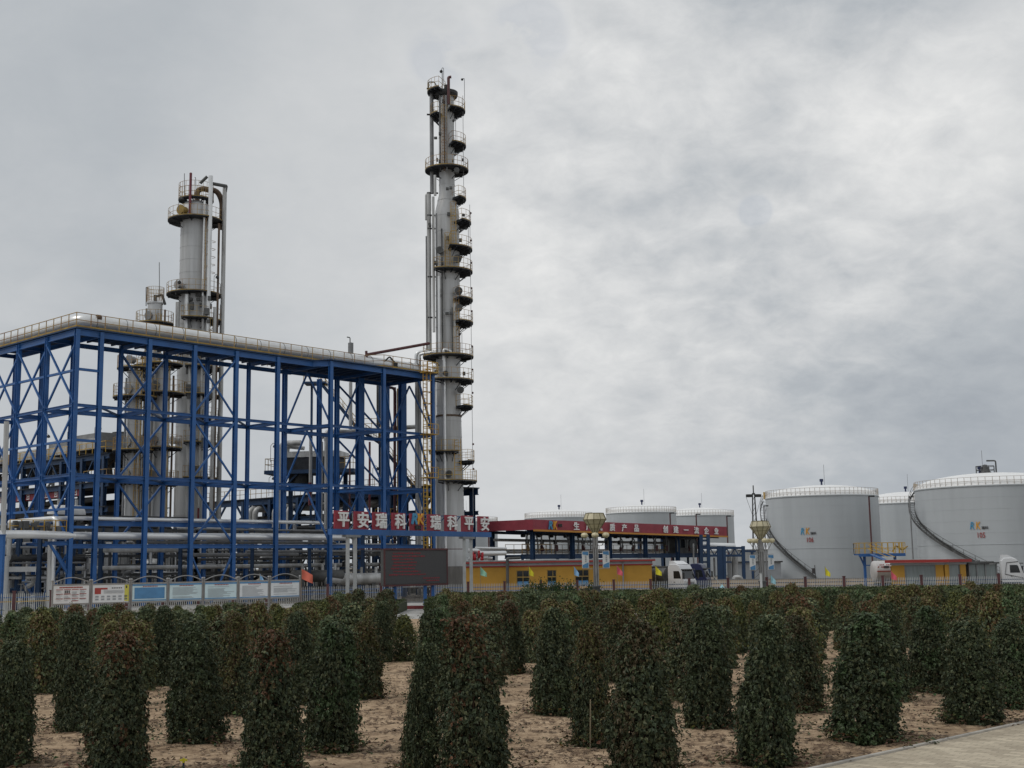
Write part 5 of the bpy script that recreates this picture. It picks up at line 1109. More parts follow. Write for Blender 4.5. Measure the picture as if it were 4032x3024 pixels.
pl = thing('loading_platform', 'blue raised loading platform with railings under the red canopy', 'platform', tuple(kq(20, 4, 0)))
part(pl, 'deck', M['dblue'], lambda m: (m.beam(kq(.2, 3.4, 4.35), kq(KL - 2, 3.4, 4.35), 2.6, .16), m.ibeam(kq(.2, 2.1, 4.2), kq(KL - 2, 2.1, 4.2), .2, .6), m.ibeam(kq(.2, 4.7, 4.2), kq(KL - 2, 4.7, 4.2), .2, .5)))
part(pl, 'railing', M['rail'], lambda m: railing(m, [kq(.2, 4.6, 4.5), kq(KL - 3, 4.6, 4.5)], 1.2, 1.6, .035)); part(pl, 'railing', M['rail'], lambda m: railing(m, [kq(.2, 2.0, 4.5), kq(6, 2.0, 4.5)], 1.2, 1.2, .035))
parts(pl, 'post', M['dblue'], [(lambda m, t=t: m.beam(kq(t, 3.4, 0), kq(t, 3.4, 4.3), .35, .35)) for t in range(2, 44, 7)])
part(pl, 'stair', M['rail'], lambda m: [m.beam(kq(.5 - .35 * i, 2.6, 4.3 - .3 * i), kq(.5 - .35 * i, 4.2, 4.3 - .3 * i), .3, .06) for i in range(14)])
part(pl, 'long_pipe', M['silver'], lambda m: m.tube([kq(-2, KD - 1.4, 4.9), kq(KL + 14, KD - 1.4, 4.9)], .3, 10), smooth=True)
part(pl, 'long_pipe', M['silverw'], lambda m: m.tube([kq(0, KD - 2.2, 6.3), kq(KL, KD - 2.2, 6.0)], .18, 8), smooth=True)
arm = None; rd = random.Random(4)
for i in range(15):
    t = 2.3 + 2.85 * i
    if arm is None:
        arm = thing('filling_boom', 'x', 'loading arm', (0, 0, 0), 'loading arms under the red canopy')
        part(arm, 'riser', M['grey'], lambda m: m.tube([(0, 0, 0), (0, 0, 2.3)], .1, 8), smooth=True)
        part(arm, 'swing_arm', M['dgrey'], lambda m: m.pipe([(0, 0, 2.2), (.35, -.3, 2.7), (1.1, -.9, 2.5), (1.4, -1.3, 1.7), (1.4, -1.3, .2)], .085, 8), smooth=True)
        part(arm, 'counterweight', M['dark'], lambda m: (m.tube([(-.3, .25, 2.25), (-.7, .6, 2.25)], .2, 10)), smooth=True)
        part(arm, 'valve_box', M['dred'], lambda m: (m.box((0.1, -.05, .6), (.4, .4, .5)), m.tube([(.1, -.3, .95), (.1, -.34, .95)], .2, 8)))
        part(arm, 'meter', M['dark'], lambda m: m.lathe((0, .25, 1.2), [(0, 0), (.25, .05), (.25, .5), (0, .6)], 10), smooth=True)
        a_o = arm
    else: a_o = dup(arm)
    a_o.location = kq(t, 2.9, 4.5); a_o.rotation_euler = (0, 0, rd.uniform(-.4, .9))
    a_o['label'] = 'loading arm number %d from the left under the red canopy' % (i + 1) if i > 0 else 'leftmost loading arm under the red canopy'
LBL = ['second', 'third', 'fourth', 'fifth', 'sixth', 'seventh', 'eighth', 'ninth', 'tenth', 'eleventh', 'twelfth', 'thirteenth', 'fourteenth']
j = 0
for o in list(C.objects):
    if o.get('category') == 'loading arm' and 'number' in o['label']:
        o['label'] = ('last loading arm at the right end under the red canopy' if j >= 13 else 'dark loading arm, %s from the left under the red canopy' % LBL[j]); j += 1
cb = thing('control_cabin', 'glazed dark control cabin under the right end of the canopy', 'cabin', tuple(kq(KL - 6, 4, 0)))
part(cb, 'body', M['dgrey'], lambda m: m.beam(kq(KL - 9, 4, 5.6), kq(KL - 4, 4, 5.6), 2.6, 2.2)); part(cb, 'window', M['glass'], lambda m: m.beam(kq(KL - 8.6, 2.68, 5.9), kq(KL - 4.4, 2.68, 5.9), .06, 1.2))
parts(cb, 'post', M['dblue'], [(lambda m, d=d: m.beam(kq(KL - d, 4, 0), kq(KL - d, 4, 4.5), .3, .3)) for d in (4.5, 8.5)])
# blue truss gantry right of the canopy
g0 = XY(2757, 176); tg = thing('truss_gantry', 'blue lattice gantry carrying a white pipe right of the canopy', 'gantry', tuple(g0))
gx = lambda px, y, D=176: W(px, y, D)
part(tg, 'truss', M['dblue'], lambda m: ([m.beam(gx(2757, y), gx(2928, y - .5), .35, .32) for y in (2158, 2188)], [m.beam(gx(2765 + 16 * i, 2187 if i % 2 else 2160), gx(2781 + 16 * i, 2160 if i % 2 else 2187), .14, .14) for i in range(10)]))
for px in (2760, 2788, 2834, 2850, 2926): part(tg, 'column', M['dblue'], lambda m: m.beam(XY(px, 176), gx(px, 2150 if px > 2800 else 2105), .45 if px != 2834 else .8, .45))
parts(tg, 'cross_strut', M['dblue'], [(lambda m, y=y: m.beam(gx(2757, y), gx(2790, y), .2, .25)) for y in (2128, 2213, 2150)] + [lambda m: m.beam(gx(2855, 2213), gx(2880, 2213), .2, .22)])
part(tg, 'pipe', M['silver'], lambda m: m.tube([gx(2755, 2147, 177), gx(2895, 2151, 177)], .42, 12), smooth=True)
part(tg, 'side_frame', M['dblue'], lambda m: (m.beam(XY(2962, 176), gx(2960, 2170), .3, .3), m.beam(gx(2928, 2170), gx(2975, 2171), .2, .25), m.beam(gx(2928, 2212), gx(2962, 2212), .2, .2)))
parts(tg, 'drop_pipe', M['silverw'], [(lambda m, px=px, y=y, r=r: m.tube([XY(px, 178) + Vector((0, 0, .3)), gx(px, y, 178)], r, 8)) for px, y, r in ((2870, 2192, .3), (2892, 2160, .45), (2770, 2290, .3), (2730, 2140, .12), (2812, 2195, .15))] + [lambda m: m.pipe([gx(2890, 2290, 170), gx(2890, 2272, 170), gx(2920, 2272, 170), gx(2920, 2300, 170)], .25, 8)], True)

# ================================================================== storage tanks
def tank(label, pxc, D, rpx, yrim, dome, txt=None, stair=None, vent=None, extra=True):
    c = XYm(pxc, (yrim + 2240) / 2, D); r = rpx * D / 4900; zr = Zat(pxc, yrim, D - r)
    t = thing('storage_tank', label, 'storage tank', tuple(c), 'white roofed storage tanks')
    part(t, 'shell', M['tank'], lambda m: (m.lathe((c.x, c.y, 0), [(r, 0)] + [q for i in range(1, 8) for q in ((r, zr * i / 8 - .03), (r + (.045 if i == 3 else .014), zr * i / 8 - .03), (r + (.045 if i == 3 else .014), zr * i / 8 + .03), (r, zr * i / 8 + .03))] + [(r, zr - .15), (r + .12, zr - .15), (r + .12, zr), (r, zr)], 96)), smooth=True, angle=30)
    part(t, 'roof', M['roof'], lambda m: m.lathe((c.x, c.y, zr), [(r + .05, 0), (r + .05, .06)] + [(r * cos(a), .06 + dome * sin(a)) for a in [pi / 2 * k / 10 for k in range(11)]], 96), smooth=True)
    part(t, 'railing', M['wrail'], lambda m: railing(m, arc(c, zr + .05, r, 0, 2 * pi, 72), 1.15, 9, .032))
    v_ = XYm(vent or pxc, yrim - 40, D); zv = zr + dome
    vt = part(t, 'roof_vent', M['lblue2'], lambda m: (m.tube([(v_.x, c.y, zv - .4), (v_.x, c.y, zv + .9)], .16, 8), m.tube([(v_.x, c.y, zv + .7), (v_.x, c.y, zv + 1.15)], .32, 8)), smooth=True)
    part(vt, 'lightning_rod', M['grey'], lambda m: m.beam((v_.x + .5, c.y, zv - .2), (v_.x + .5, c.y, zv + 3.6), .05, .05))
    if txt:
        s, px0, y0 = txt; a0 = -math.acos(max(-1, min(1, (px0 - pxc) / rpx)))
        def curved(ch, da, z, size, bold, shear, sx=1.0):
            def f(m):
                vs, fs = glyph_mesh(ch, size, .03, 0.0 if len(ch) > 2 else bold, shear)
                m.add([(c.x + (r + .06 + q) * cos(a0 + da + x * sx / r), c.y + (r + .06 + q) * sin(a0 + da + x * sx / r), z + y) for x, y, q in vs], fs)
            return f
        z = Zat(px0, y0, D - r * .9)
        part(t, 'letter_r', M['lblue'], curved('R', -.42 / r, z, 1.5, .02, .22, .72)); part(t, 'letter_k', M['lorange'], curved('K', .44 / r, z, 1.5, .02, .12, .66))
        part(t, 'small_characters', M['ink'], curved('瑞科', 1.35 / r, z - .34, .48, 0, 0)); part(t, 'number', M['rprint'], curved(s, .8 / r, z - 1.4, 1.1, .0, 0, .75))
    if stair:
        a0, a1, z0, z1 = stair; n = 46; w_ = .85
        def pos(f, rr): a = a0 + (a1 - a0) * f; return Vector((c.x + rr * cos(a), c.y + rr * sin(a), z1 + (z0 - z1) * f))
        st = part(t, 'spiral_stair', M['dgrey'], lambda m: ([m.beam(pos(i / n, r + .12), pos(i / n, r + .12 + w_), .26, .05) for i in range(n + 1)], [m.beam(pos(i / n, rr), pos((i + 1) / n, rr), .06, .3) for i in range(n) for rr in (r + .12, r + .12 + w_)]))
        part(st, 'handrail', M['dgrey'], lambda m: ([m.beam(pos(i / n, r + 1) + Vector((0, 0, h)), pos((i + 1) / n, r + 1) + Vector((0, 0, h)), .05, .05) for i in range(n) for h in (1.05, .55)], [m.beam(pos(i / n, r + 1), pos(i / n, r + 1) + Vector((0, 0, 1.05)), .05, .05) for i in range(0, n + 1, 3)]))
        part(t, 'stair_gate', M['yrail'], lambda m: railing(m, arc(c, zr + .05, r + .5, a0 - .02, a0 + .12, 3), 1.2, .5, .05))
    return t, c, r, zr
M['lblue2'] = mat('navy_vent_paint', (0.02, 0.03, 0.09), 0.5)
tank('big grey tank marked 106 with a white domed roof and a winding stair', 3241, 212, 215, 1948, 2.0, ('106', 3128, 2092), (radians(150), radians(247), .5, 13.5), 3235)
t5, c5, r5, z5 = tank('nearest grey tank marked 105 at the right edge, with a winding stair', 3915, 192, 290, 1907, 2.3, ('105', 3752, 2070), (radians(139), radians(253), .5, 13.8), 3858)
part(t5, 'breather', M['dgrey'], lambda m: (m.lathe((c5.x - .8, c5.y, z5 + 2.15), [(1.1, 0), (.5, .9), (.35, 1.5), (0, 1.6)], 12), railing(m, arc(Vector((c5.x - .8, c5.y, 0)), z5 + 2.25, 1.4, 0, 2 * pi, 8), 1.2, 1, .05), m.pipe([(c5.x + .9, c5.y, z5 + 2.15), (c5.x + .9, c5.y, z5 + 4.3), (c5.x - .5, c5.y, z5 + 4.3)], .12, 8)))
tank('grey tank in the gap between the tanks marked 106 and 105', 3580, 246, 186, 1978, 2.4, None, None, 3566)
tank('far grey tank behind the left end of the red canopy', 2201, 296, 132, 2036, 2.0)
tank('far grey tank right above the middle of the canopy', 2527, 274, 137, 2016, 1.8)
tank('far grey tank behind the right end of the canopy', 2755, 300, 135, 2028, 2.0)
tank('far grey tank half hidden by the tall column', 1828, 320, 131, 2053, 2.0)
# tank farm wall, far sheds, masts
dk = thing('bund_wall', 'low beige bund wall in front of the storage tanks', 'wall', tuple(XY(3300, 158)))
part(dk, 'wall', M['beige'], lambda m: m.beam(XY(2560, 166) + Vector((0, 0, .45)), XY(4200, 150) + Vector((0, 0, .45)), .3, .9)); part(dk, 'coping', M['grey'], lambda m: m.beam(XY(2560, 166) + Vector((0, 0, .95)), XY(4200, 150) + Vector((0, 0, .95)), .4, .1))
fs = thing('grey_shed', 'low dull grey shed beyond the second lamp post', 'building', tuple(XY(2975, 200)))
part(fs, 'wall', M['gprint'], lambda m: m.box((XY(2968, 204).x, 204, 1.5), (7.5, 6, 3.0))); part(fs, 'roof', M['dgrey'], lambda m: m.box((XY(2968, 204).x, 204, 3.1), (8, 6.5, .22)))
sh = thing('grey_building', 'tall plain grey building seen behind the lamp post banners', 'building', tuple(XY(3000, 230)))
part(sh, 'wall', M['lgrey'], lambda m: m.box((XY(2985, 236).x, 236, 2.6), (9, 6, 5.2))); part(sh, 'roof', M['grey'], lambda m: m.box((XY(2985, 236).x, 236, 5.3), (9.4, 6.4, .2)))
part(sh, 'window', M['glass'], lambda m: m.box((XY(3012, 233).x, 232.97, 2.0), (1.6, .1, 1.2)))
hm = thing('floodlight_mast', 'dark lattice mast with floodlights behind the second lamp post', 'mast', tuple(XY(2972, 180)))
mz = Zat(2965, 1925, 180); mc = XY(2978, 180); mt = XY(2967, 180)
part(hm, 'lattice', M['dgrey'], lambda m: ([m.beam((mc.x + a * .5, mc.y + b * .5, 0), (mc.x + a * .14, mc.y + b * .14, mz - .6), .1, .1) for a in (-1, 1) for b in (-1, 1)], [m.beam((mc.x - (.5 - .36 * i / 16), mc.y - .4, mz * i / 17), (mc.x + (.5 - .36 * i / 16), mc.y - .4, mz * (i + 1) / 17), .05, .05) for i in range(16)], m.tube([(mc.x, mc.y, mz - .8), (mc.x, mc.y, mz + .5)], .09, 6)))
for sx in (-1.0, .3): part(hm, 'floodlight', M['dark'], lambda m: m.box((mc.x + sx + .3, mc.y - .3, mz - 1.0), (.85, .5, .4)))
part(hm, 'bracket', M['dgrey'], lambda m: (m.beam((mc.x - .9, mc.y, mz - .8), (mc.x + .9, mc.y, mz - .8), .08, .08), m.beam((mc.x - 1.1, mc.y, mz - 1.1), (mc.x - .2, mc.y, mz - 4), .04, .04), m.beam((mc.x + 1.1, mc.y, mz - 1.1), (mc.x + .2, mc.y, mz - 4), .04, .04)))
for px, y0, D, lb, m_ in ((3428, 1954, 165, 'thin red brown lamp pole in front of the gap beside tank 106', 'dred'), (3588, 1957, 190, 'thin grey lamp pole between the two big tanks', 'grey'), (2641, 2020, 200, 'thin red lamp pole above the canopy letters', 'dred'), (2744, 2025, 205, 'second thin red pole rising behind the canopy', 'dred'), (2865, 2032, 205, 'thin red lamp pole at the right end of the canopy', 'dred'), (3012, 1992, 195, 'short grey lamp pole just left of tank 106', 'grey'), (1925, 2100, 190, 'thin red pole in front of the half hidden far tank', 'dred')):
    c = XYm(px, (y0 + 2200) / 2, D); z = Zat(px, y0, D); o = thing('lamp_pole', lb, 'lamp pole', tuple(c), 'slender lamp poles by the tanks')
    part(o, 'pole', M[m_], lambda m: m.tube([(c.x, c.y, 0), (c.x, c.y, z)], .11, 8), smooth=True); part(o, 'lamp_head', M['dark'], lambda m: m.box((c.x + .3, c.y - .1, z), (.75, .3, .18)))
# red flanged pipes left of the yellow building
rv = thing('valve_manifold', 'silver pipes with bright red flanges left of the canopy', 'pipework', tuple(XY(1890, 135)))
parts(rv, 'pipe', M['silver'], [lambda m: m.pipe([W(1845, 2168, 134), W(1880, 2168, 134), W(1890, 2180, 134), W(1990, 2178, 136)], .25, 10), lambda m: m.pipe([W(1845, 2200, 134), W(1878, 2200, 134), W(1892, 2182, 134)], .2, 10), lambda m: m.tube([W(1890, 2200, 135), W(1940, 2198, 135)], .15, 8), lambda m: m.tube([W(1870, 2158, 140), W(1996, 2160, 140)], .14, 8)], True)
for px, y in ((1862, 2190), (1886, 2183), (1900, 2190), (1870, 2196), (1897, 2202)): part(rv, 'flange', M['redp2'] if 'redp2' in M else M.setdefault('redp2', mat('bright_red_paint', (0.5, 0.02, 0.03), .5)), lambda m: m.tube([W(px - 4, y, 133.6), W(px + 4, y, 133.6)], .42, 12))
part(rv, 'support', M['grey'], lambda m: m.beam(XY(1880, 134), W(1880, 2168, 134), .25, .25))

# ================================================================== trucks
def truck(name, label, P, ang, paint, tank_m=None, tlen=9.0, hgt=1.0, deflector=True):
    t = thing(name, label, 'truck', (P.x, P.y, 0)); t.rotation_euler = (0, 0, ang)
    old = globals()['build']
    def prt(nm, m, fn, smooth=False, parent=t, angle=None):
        mb = MB(); fn(mb); o = old(nm, mb, m, None, smooth, angle=angle); o.parent = parent; return o
    prof = [(-2.25, .95), (-2.25, 3.35), (-2.0, 3.62), (-1.2, 3.66), (-.75, 3.5), (-.42, 2.95), (-.12, 1.9), (0, 1.75), (.03, .95), (0, .45), (-.3, .38), (-.35, .95)]
    def cab(m):
        y = 1.22; pr = [(x, z * hgt) for x, z in prof]; n = len(pr)
        ins = lambda x, z: (x * .985 - .02, z)
        L_ = [(y - .09, 1.0), (y, .97)]
        rows = []
        for yy, sc in ((-y + .0, .965), (-y + .10, 1.0), (y - .10, 1.0), (y, .965)):
            rows.append([(-1.1 + (x + 1.1) * sc, yy, 1.9 + (z - 1.9) * sc) for x, z in pr])
        vs = [p for r in rows for p in r]; fs = [tuple(range(n)), tuple(reversed(range(3 * n, 4 * n)))]
        for k in range(3): fs += [(k * n + i, (k + 1) * n + i, (k + 1) * n + (i + 1) % n, k * n + (i + 1) % n) for i in range(n)]
        m.add(vs, fs)
    cb_ = prt('cab', paint, cab, True, angle=35)
    sl = lambda x0, z0, x1, z1: None
    n_ = Vector((.96, 0, .275))
    prt('windscreen', M['glass'], lambda m: m.add([(-.40 + .03, -1.05, 2.92 * hgt), (-.12 + .03, -1.1, 1.98 * hgt), (-.12 + .03, 1.1, 1.98 * hgt), (-.40 + .03, 1.05, 2.92 * hgt), (-.41, -1.05, 2.90 * hgt), (-.16, -1.1, 1.96 * hgt), (-.16, 1.1, 1.96 * hgt), (-.41, 1.05, 2.90 * hgt)], [(0, 1, 2, 3), (7, 6, 5, 4), (0, 4, 5, 1), (2, 6, 7, 3), (0, 3, 7, 4), (1, 5, 6, 2)]), False, cb_)
    prt('visor', M['dgrey'], lambda m: m.box((-.28, 0, 3.02 * hgt), (.35, 2.3, .1)), False, cb_)
    for sy in (-1, 1):
        prt('side_window', M['glass'], lambda m: m.prism([(-1.45, 2.0), (-.45, 2.0), (-.62, 2.72), (-.72, 2.85), (-1.45, 2.85)], (0, sy * 1.205, 0), (1, 0, 0), (0, 0, hgt), (0, sy * .03, 0)), False, cb_)
        d = prt('door', paint, lambda m: m.prism([(-1.52, .98), (-.3, .98), (-.28, 1.94), (-1.52, 1.94)], (0, sy * 1.20, 0), (1, 0, 0), (0, 0, hgt), (0, sy * .028, 0)), False, cb_)
        prt('handle', M['dark'], lambda m: m.box((-1.35, sy * 1.24, 1.6 * hgt), (.18, .04, .05)), False, d)
        prt('mirror', M['dark'], lambda m: (m.box((.05, sy * 1.45, 2.3 * hgt), (.14, .28, .72)), m.beam((-.2, sy * 1.2, 2.72 * hgt), (.05, sy * 1.42, 2.65 * hgt), .04, .04)), False, cb_)
        prt('headlight', M['lamp'], lambda m: m.box((.02, sy * .88, .72), (.1, .5, .24)), False, cb_)
        prt('step', M['dgrey'], lambda m: m.box((-.95, sy * 1.15, .55), (.9, .25, .12)), False, cb_)
    prt('grille', M['dark'], lambda m: [m.box((.03, 0, 1.05 + .13 * i), (.06, 1.5, .07)) for i in range(5)], False, cb_)
    prt('bumper', M['dgrey'] if paint != M['cabw'] else M['lgrey'], lambda m: m.box((.0, 0, .52), (.22, 2.4, .36)), False, cb_)
    if deflector: prt('roof_deflector', paint, lambda m: m.prism([(-2.2, 3.45), (-2.1, 4.0), (-1.6, 3.98), (-.9, 3.6)], (0, -1.05, 0), (1, 0, 0), (0, 0, hgt), (0, 2.1, 0)), True, cb_, 30)
    wl = [(-1.45, 1), (-4.0, 1), (-5.35, 1)] + ([(-tlen - .6, 1), (-tlen - 1.9, 1)] if tank_m and tlen > 6 else [])
    for x, _ in wl:
        for sy in (-1, 1):
            wh = prt('wheel', M['tyre'], lambda m: m.tube([(x, sy * 1.2, .52), (x, sy * .9, .52)], .52, 20), True)
            prt('rim', M['steel'], lambda m: m.tube([(x, sy * 1.21, .52), (x, sy * 1.1, .52)], .3, 14), True, wh)
    prt('chassis', M['dark'], lambda m: m.box((-tlen / 2 - 1, 0, .9), (tlen + 1, 1.0, .3)))
    if tank_m:
        zb_t = 2.2 if tlen > 6 else 1.95
        prt('barrel', tank_m, lambda m: m.tube([(-2.9, 0, zb_t), (-3.0, 0, zb_t), (-tlen - 2.2, 0, zb_t), (-tlen - 2.4, 0, zb_t)], [.8, 1.08, 1.08, .8], 28), True, angle=50)
        prt('walkway', M['dgrey'], lambda m: m.box((-tlen / 2 - 2.6, 0, zb_t + 1.12), (tlen - .6, .6, .1)))
        prt('hatch', M['grey'], lambda m: [m.tube([(x, 0, zb_t + 1.0), (x, 0, zb_t + 1.3)], .25, 12) for x in ((-4.5, -7, -tlen) if tlen > 6 else (-4.5,))], True)
    return t
truck('tanker_truck', 'white cabbed tanker truck parked at the right end of the yellow building', XY(2716, 122), radians(-42), M['cabw'], M['dgrey'], 9, 1.0, True).scale = (.85, .85, .85)
truck('tanker_truck', 'dark blue truck cab parked right behind the white one', XY(2790, 134), radians(-22), M['cabb'], M['dark'], 8, 1.0, False).scale = (.85, .85, .85)
wt = truck('tanker_truck', 'white truck with black window lines at the right edge of the photo', XY(4026, 124), radians(-16), M['cabw'], M['tankw'], 4, .95, True)
wt.scale = (.93, .93, .93)
part_ = lambda nm, m, fn: (lambda mb: (fn(mb), setattr(build(nm, mb, m, None), 'parent', wt)))(MB())
part_('black_stripe', M['ink'], lambda m: [m.beam((a, -1.235, b), (c_, -1.235, d), .03, .07) for a, b, c_, d in ((-1.95, 1.75, -1.75, 2.95), (-1.75, 2.95, -.6, 3.05), (-1.95, 1.75, -.2, 1.35), (-.2, 1.35, 0, .9))])
# tanker trailer beside the guard house
tk = thing('tank_trailer', 'white tank trailer with red stripe and dark lettering beside the guard house', 'trailer', tuple(XY(3470, 124)))
ta = XY(3433, 124); zc_ = Zat(3470, 2249, 124); 
part(tk, 'barrel', M['tankw'], lambda m: m.tube([(ta.x, 124, zc_), (ta.x + .12, 124, zc_), (ta.x + 5.6, 125, zc_), (ta.x + 5.75, 125, zc_)], [.8, 1.0, 1.0, .8], 28), smooth=True, angle=50)
part(tk, 'red_stripe', M['rprint'], lambda m: m.beam((ta.x + .15, 122.97, zc_), (ta.x + 2.6, 123.4, zc_), .04, .09))
part(tk, 'lettering', M['rprint'], lambda m: [m.box((ta.x + .35 + .17 * i, 123.06 + .03 * i, zc_ + .62 - .2 * j), (.1, .06, .1)) for i in range(10) for j in range(2) if (i * 3 + j) % 4])
part(tk, 'plate', M['ink'], lambda m: m.box((ta.x + 1.15, 123.17, zc_ + .42), (.5, .05, .2)))
for x in (.9, 4.4): part(tk, 'wheel', M['tyre'], lambda m: m.tube([(ta.x + x, 123.0, .5), (ta.x + x, 123.4, .5)], .5, 18), smooth=True)
part(tk, 'chassis', M['dark'], lambda m: m.box((ta.x + 3, 124, .85), (5.6, 1.2, .3)))
part(tk, 'walkway', M['silverw'], lambda m: m.box((ta.x + 3, 124.4, zc_ + 1.04), (4.6, .6, .12)))
# yellow railed platform above it
yp = thing('loading_platform', 'yellow railed platform on blue legs with a stair, above the tank trailer', 'platform', tuple(XY(3470, 130)))
pz = Zat(3470, 2179, 130); xa, xb = XY(3381, 130).x, XY(3565, 130).x
part(yp, 'deck', M['blue'], lambda m: (m.box(((xa + xb) / 2, 130.8, pz - .08), (xb - xa, 1.8, .16)), m.box(((xa + xb) / 2, 129.9, pz - .16), (xb - xa, .12, .3))))
part(yp, 'railing', M['yrail'], lambda m: (railing(m, [(xa, 131.7, pz), (xa, 129.9, pz), (xb, 129.9, pz), (xb, 131.7, pz), (xa, 131.7, pz)], 1.1, .62, .028), [m.beam((xb - .3 - .35 * i, 129.9, pz), (xb - .3 - .35 * i, 129.9, pz + 1.1), .06, .06) for i in range(3)]))
lx = XY(3410, 130).x
for x in (lx, xb - .9): part(yp, 'leg', M['blue'], lambda m: m.beam((x, 130.6, 0), (x, 130.6, pz - .1), .24, .24))
part(yp, 'brace', M['blue'], lambda m: (m.beam((lx, 130.6, pz - 1.4), (xa + .3, 130.6, pz - .2), .14, .14), m.beam((lx, 130.6, pz - 1.2), (lx + 1.2, 130.6, pz - 1.2), .1, .1)))
part(yp, 'stair', M['blue'], lambda m: m.beam((xa + 1.2, 129.4, pz - .1), (xa + 2.7, 127.6, pz - 1.0), .7, .1)); part(yp, 'stair_rail', M['yrail'], lambda m: [m.beam((xa + 1.2 + o, 129.4, pz + h), (xa + 2.7 + o, 127.6, pz - .9 + h), .05, .05) for o in (-.35, .35) for h in (.5, .95)])
part(yp, 'hose', M['ochre'], lambda m: m.pipe([(xa + 3.6, 130.2, pz + .2), (xa + 4.0, 130.2, pz + .8), (xa + 4.6, 130.2, pz + .3), (xa + 5.2, 130.2, pz + .7)], .08, 6), smooth=True)
# guard house
GH = 115.0; ghl, ghc, ghr = XY(3508, GH + 1.5), XY(3722, GH), XY(3800, GH + 1.6)
gh = thing('guard_house', 'small yellow guard house with red roof slab and large windows', 'building', tuple(ghc))
d1 = (ghc - ghl).normalized(); n1 = Vector((d1.y, -d1.x, 0)); d2 = (ghr - ghc).normalized(); n2 = Vector((d2.y, -d2.x, 0)); L1 = (ghc - ghl).length; L2 = (ghr - ghc).length
zt_ = Zat(3722, 2205, GH)
def g1(m, f0, f1, z0, z1, o=0.0, th=.22): a = ghl + d1 * (L1 * f0) - n1 * (th / 2 - o); b = ghl + d1 * (L1 * f1) - n1 * (th / 2 - o); m.beam((a.x, a.y, (z0 + z1) / 2), (b.x, b.y, (z0 + z1) / 2), th, z1 - z0)
def g2(m, f0, f1, z0, z1, o=0.0, th=.22): a = ghc + d2 * (L2 * f0) - n2 * (th / 2 - o); b = ghc + d2 * (L2 * f1) - n2 * (th / 2 - o); m.beam((a.x, a.y, (z0 + z1) / 2), (b.x, b.y, (z0 + z1) / 2), th, z1 - z0)
zw1, zw0 = zt_ - .42, .7
part(gh, 'wall', M['yellow'], lambda m: (g1(m, 0, .24, 0, zw1 + .03), g1(m, .81, .955, 0, zw1 + .03), g1(m, .24, .81, 0, zw0), g2(m, .05, .16, 0, zw1 + .03), g2(m, .72, 1, 0, zw1 + .03), g2(m, .16, .72, 0, zw0), m.beam(ghl - n1 * 4 + Vector((0, 0, 1.3)), ghl - n1 * .3 + Vector((0, 0, 1.3)), .2, 2.6)))
part(gh, 'corner_post', M['yellow'], lambda m: m.beam(ghc - n1 * .12, ghc - n1 * .12 + Vector((0, 0, zw1 + .03)), .3, .3))
part(gh, 'back_wall', M['yellow'], lambda m: (m.beam(ghr + Vector((-.1, .2, 1.3)), ghr + Vector((-.3, 4.2, 1.3)), .2, 2.6), m.beam(ghl - n1 * 4 + Vector((.1, 0, 1.3)), ghr + Vector((-.4, 4.2, 1.3)), .2, 2.6)))
rp_ = [ghl - d1 * .55 + n1 * .5, ghc + (n1 + n2) * .42, ghr + d2 * .35 + n2 * .45, ghr + d2 * .3 - n2 * .2 + Vector((0, 4.6, 0)), ghl - d1 * .5 - n1 * 4.5]
def slab(m, P, z0, z1): n = len(P); m.add([(p.x, p.y, z0) for p in P] + [(p.x, p.y, z1) for p in P], [tuple(reversed(range(n))), tuple(range(n, 2 * n))] + [(i, (i + 1) % n, n + (i + 1) % n, n + i) for i in range(n)])
part(gh, 'roof_slab', M['rtrim'], lambda m: slab(m, rp_, zt_ - .2, zt_ + .06))
part(gh, 'grey_band', M['gprint'], lambda m: (g1(m, -.02, 1.0, zt_ - .42, zt_ - .21, .06, .3), g2(m, 0, 1.03, zt_ - .42, zt_ - .21, .06, .3)))
for g, f0, f1 in ((g1, .24, .81), (g2, .16, .72)):
    w__ = part(gh, 'window', M['pglass'], lambda m: g(m, f0, f1, zw0, zw1, -.12, .04)); part(w__, 'frame', M['grey'], lambda m: (g(m, f0, f1, zw1 - .07, zw1, -.06, .05), g(m, f0, f1, zw0, zw0 + .07, -.06, .05), g(m, f0, f0 + .02, zw0 + .07, zw1 - .07, -.06, .05), g(m, f1 - .02, f1, zw0 + .07, zw1 - .07, -.06, .05)))
# grey shelter + white van behind
sr = thing('glazed_shelter', 'grey glazed shelter between the guard house and the right hand truck', 'shelter', tuple(XY(3865, 117)))
x0_, x1_ = XY(3812, 117).x, XY(3924, 117).x; zs_ = Zat(3865, 2217, 117)
part(sr, 'roof', M['dgrey'], lambda m: m.box(((x0_ + x1_) / 2, 118, zs_), (x1_ - x0_ + .3, 2.4, .16))); part(sr, 'body', M['grey'], lambda m: (m.box(((x0_ + x1_) / 2, 118, .5), (x1_ - x0_, 2, 1.0)), [m.box((x, 117.05, zs_ / 2), (.1, .1, zs_)) for x in (x0_ + .05, x0_ + .75, x0_ + 1.55, x1_ - .05)], m.box(((x0_ + x1_) / 2, 119, zs_ / 2), (x1_ - x0_, .1, zs_ - .1))))
part(sr, 'window', M['pglass'], lambda m: m.box(((x0_ + x1_) / 2, 117.12, 1.0 + (zs_ - 1.1) / 2), (x1_ - x0_ - .15, .04, zs_ - 1.1)))
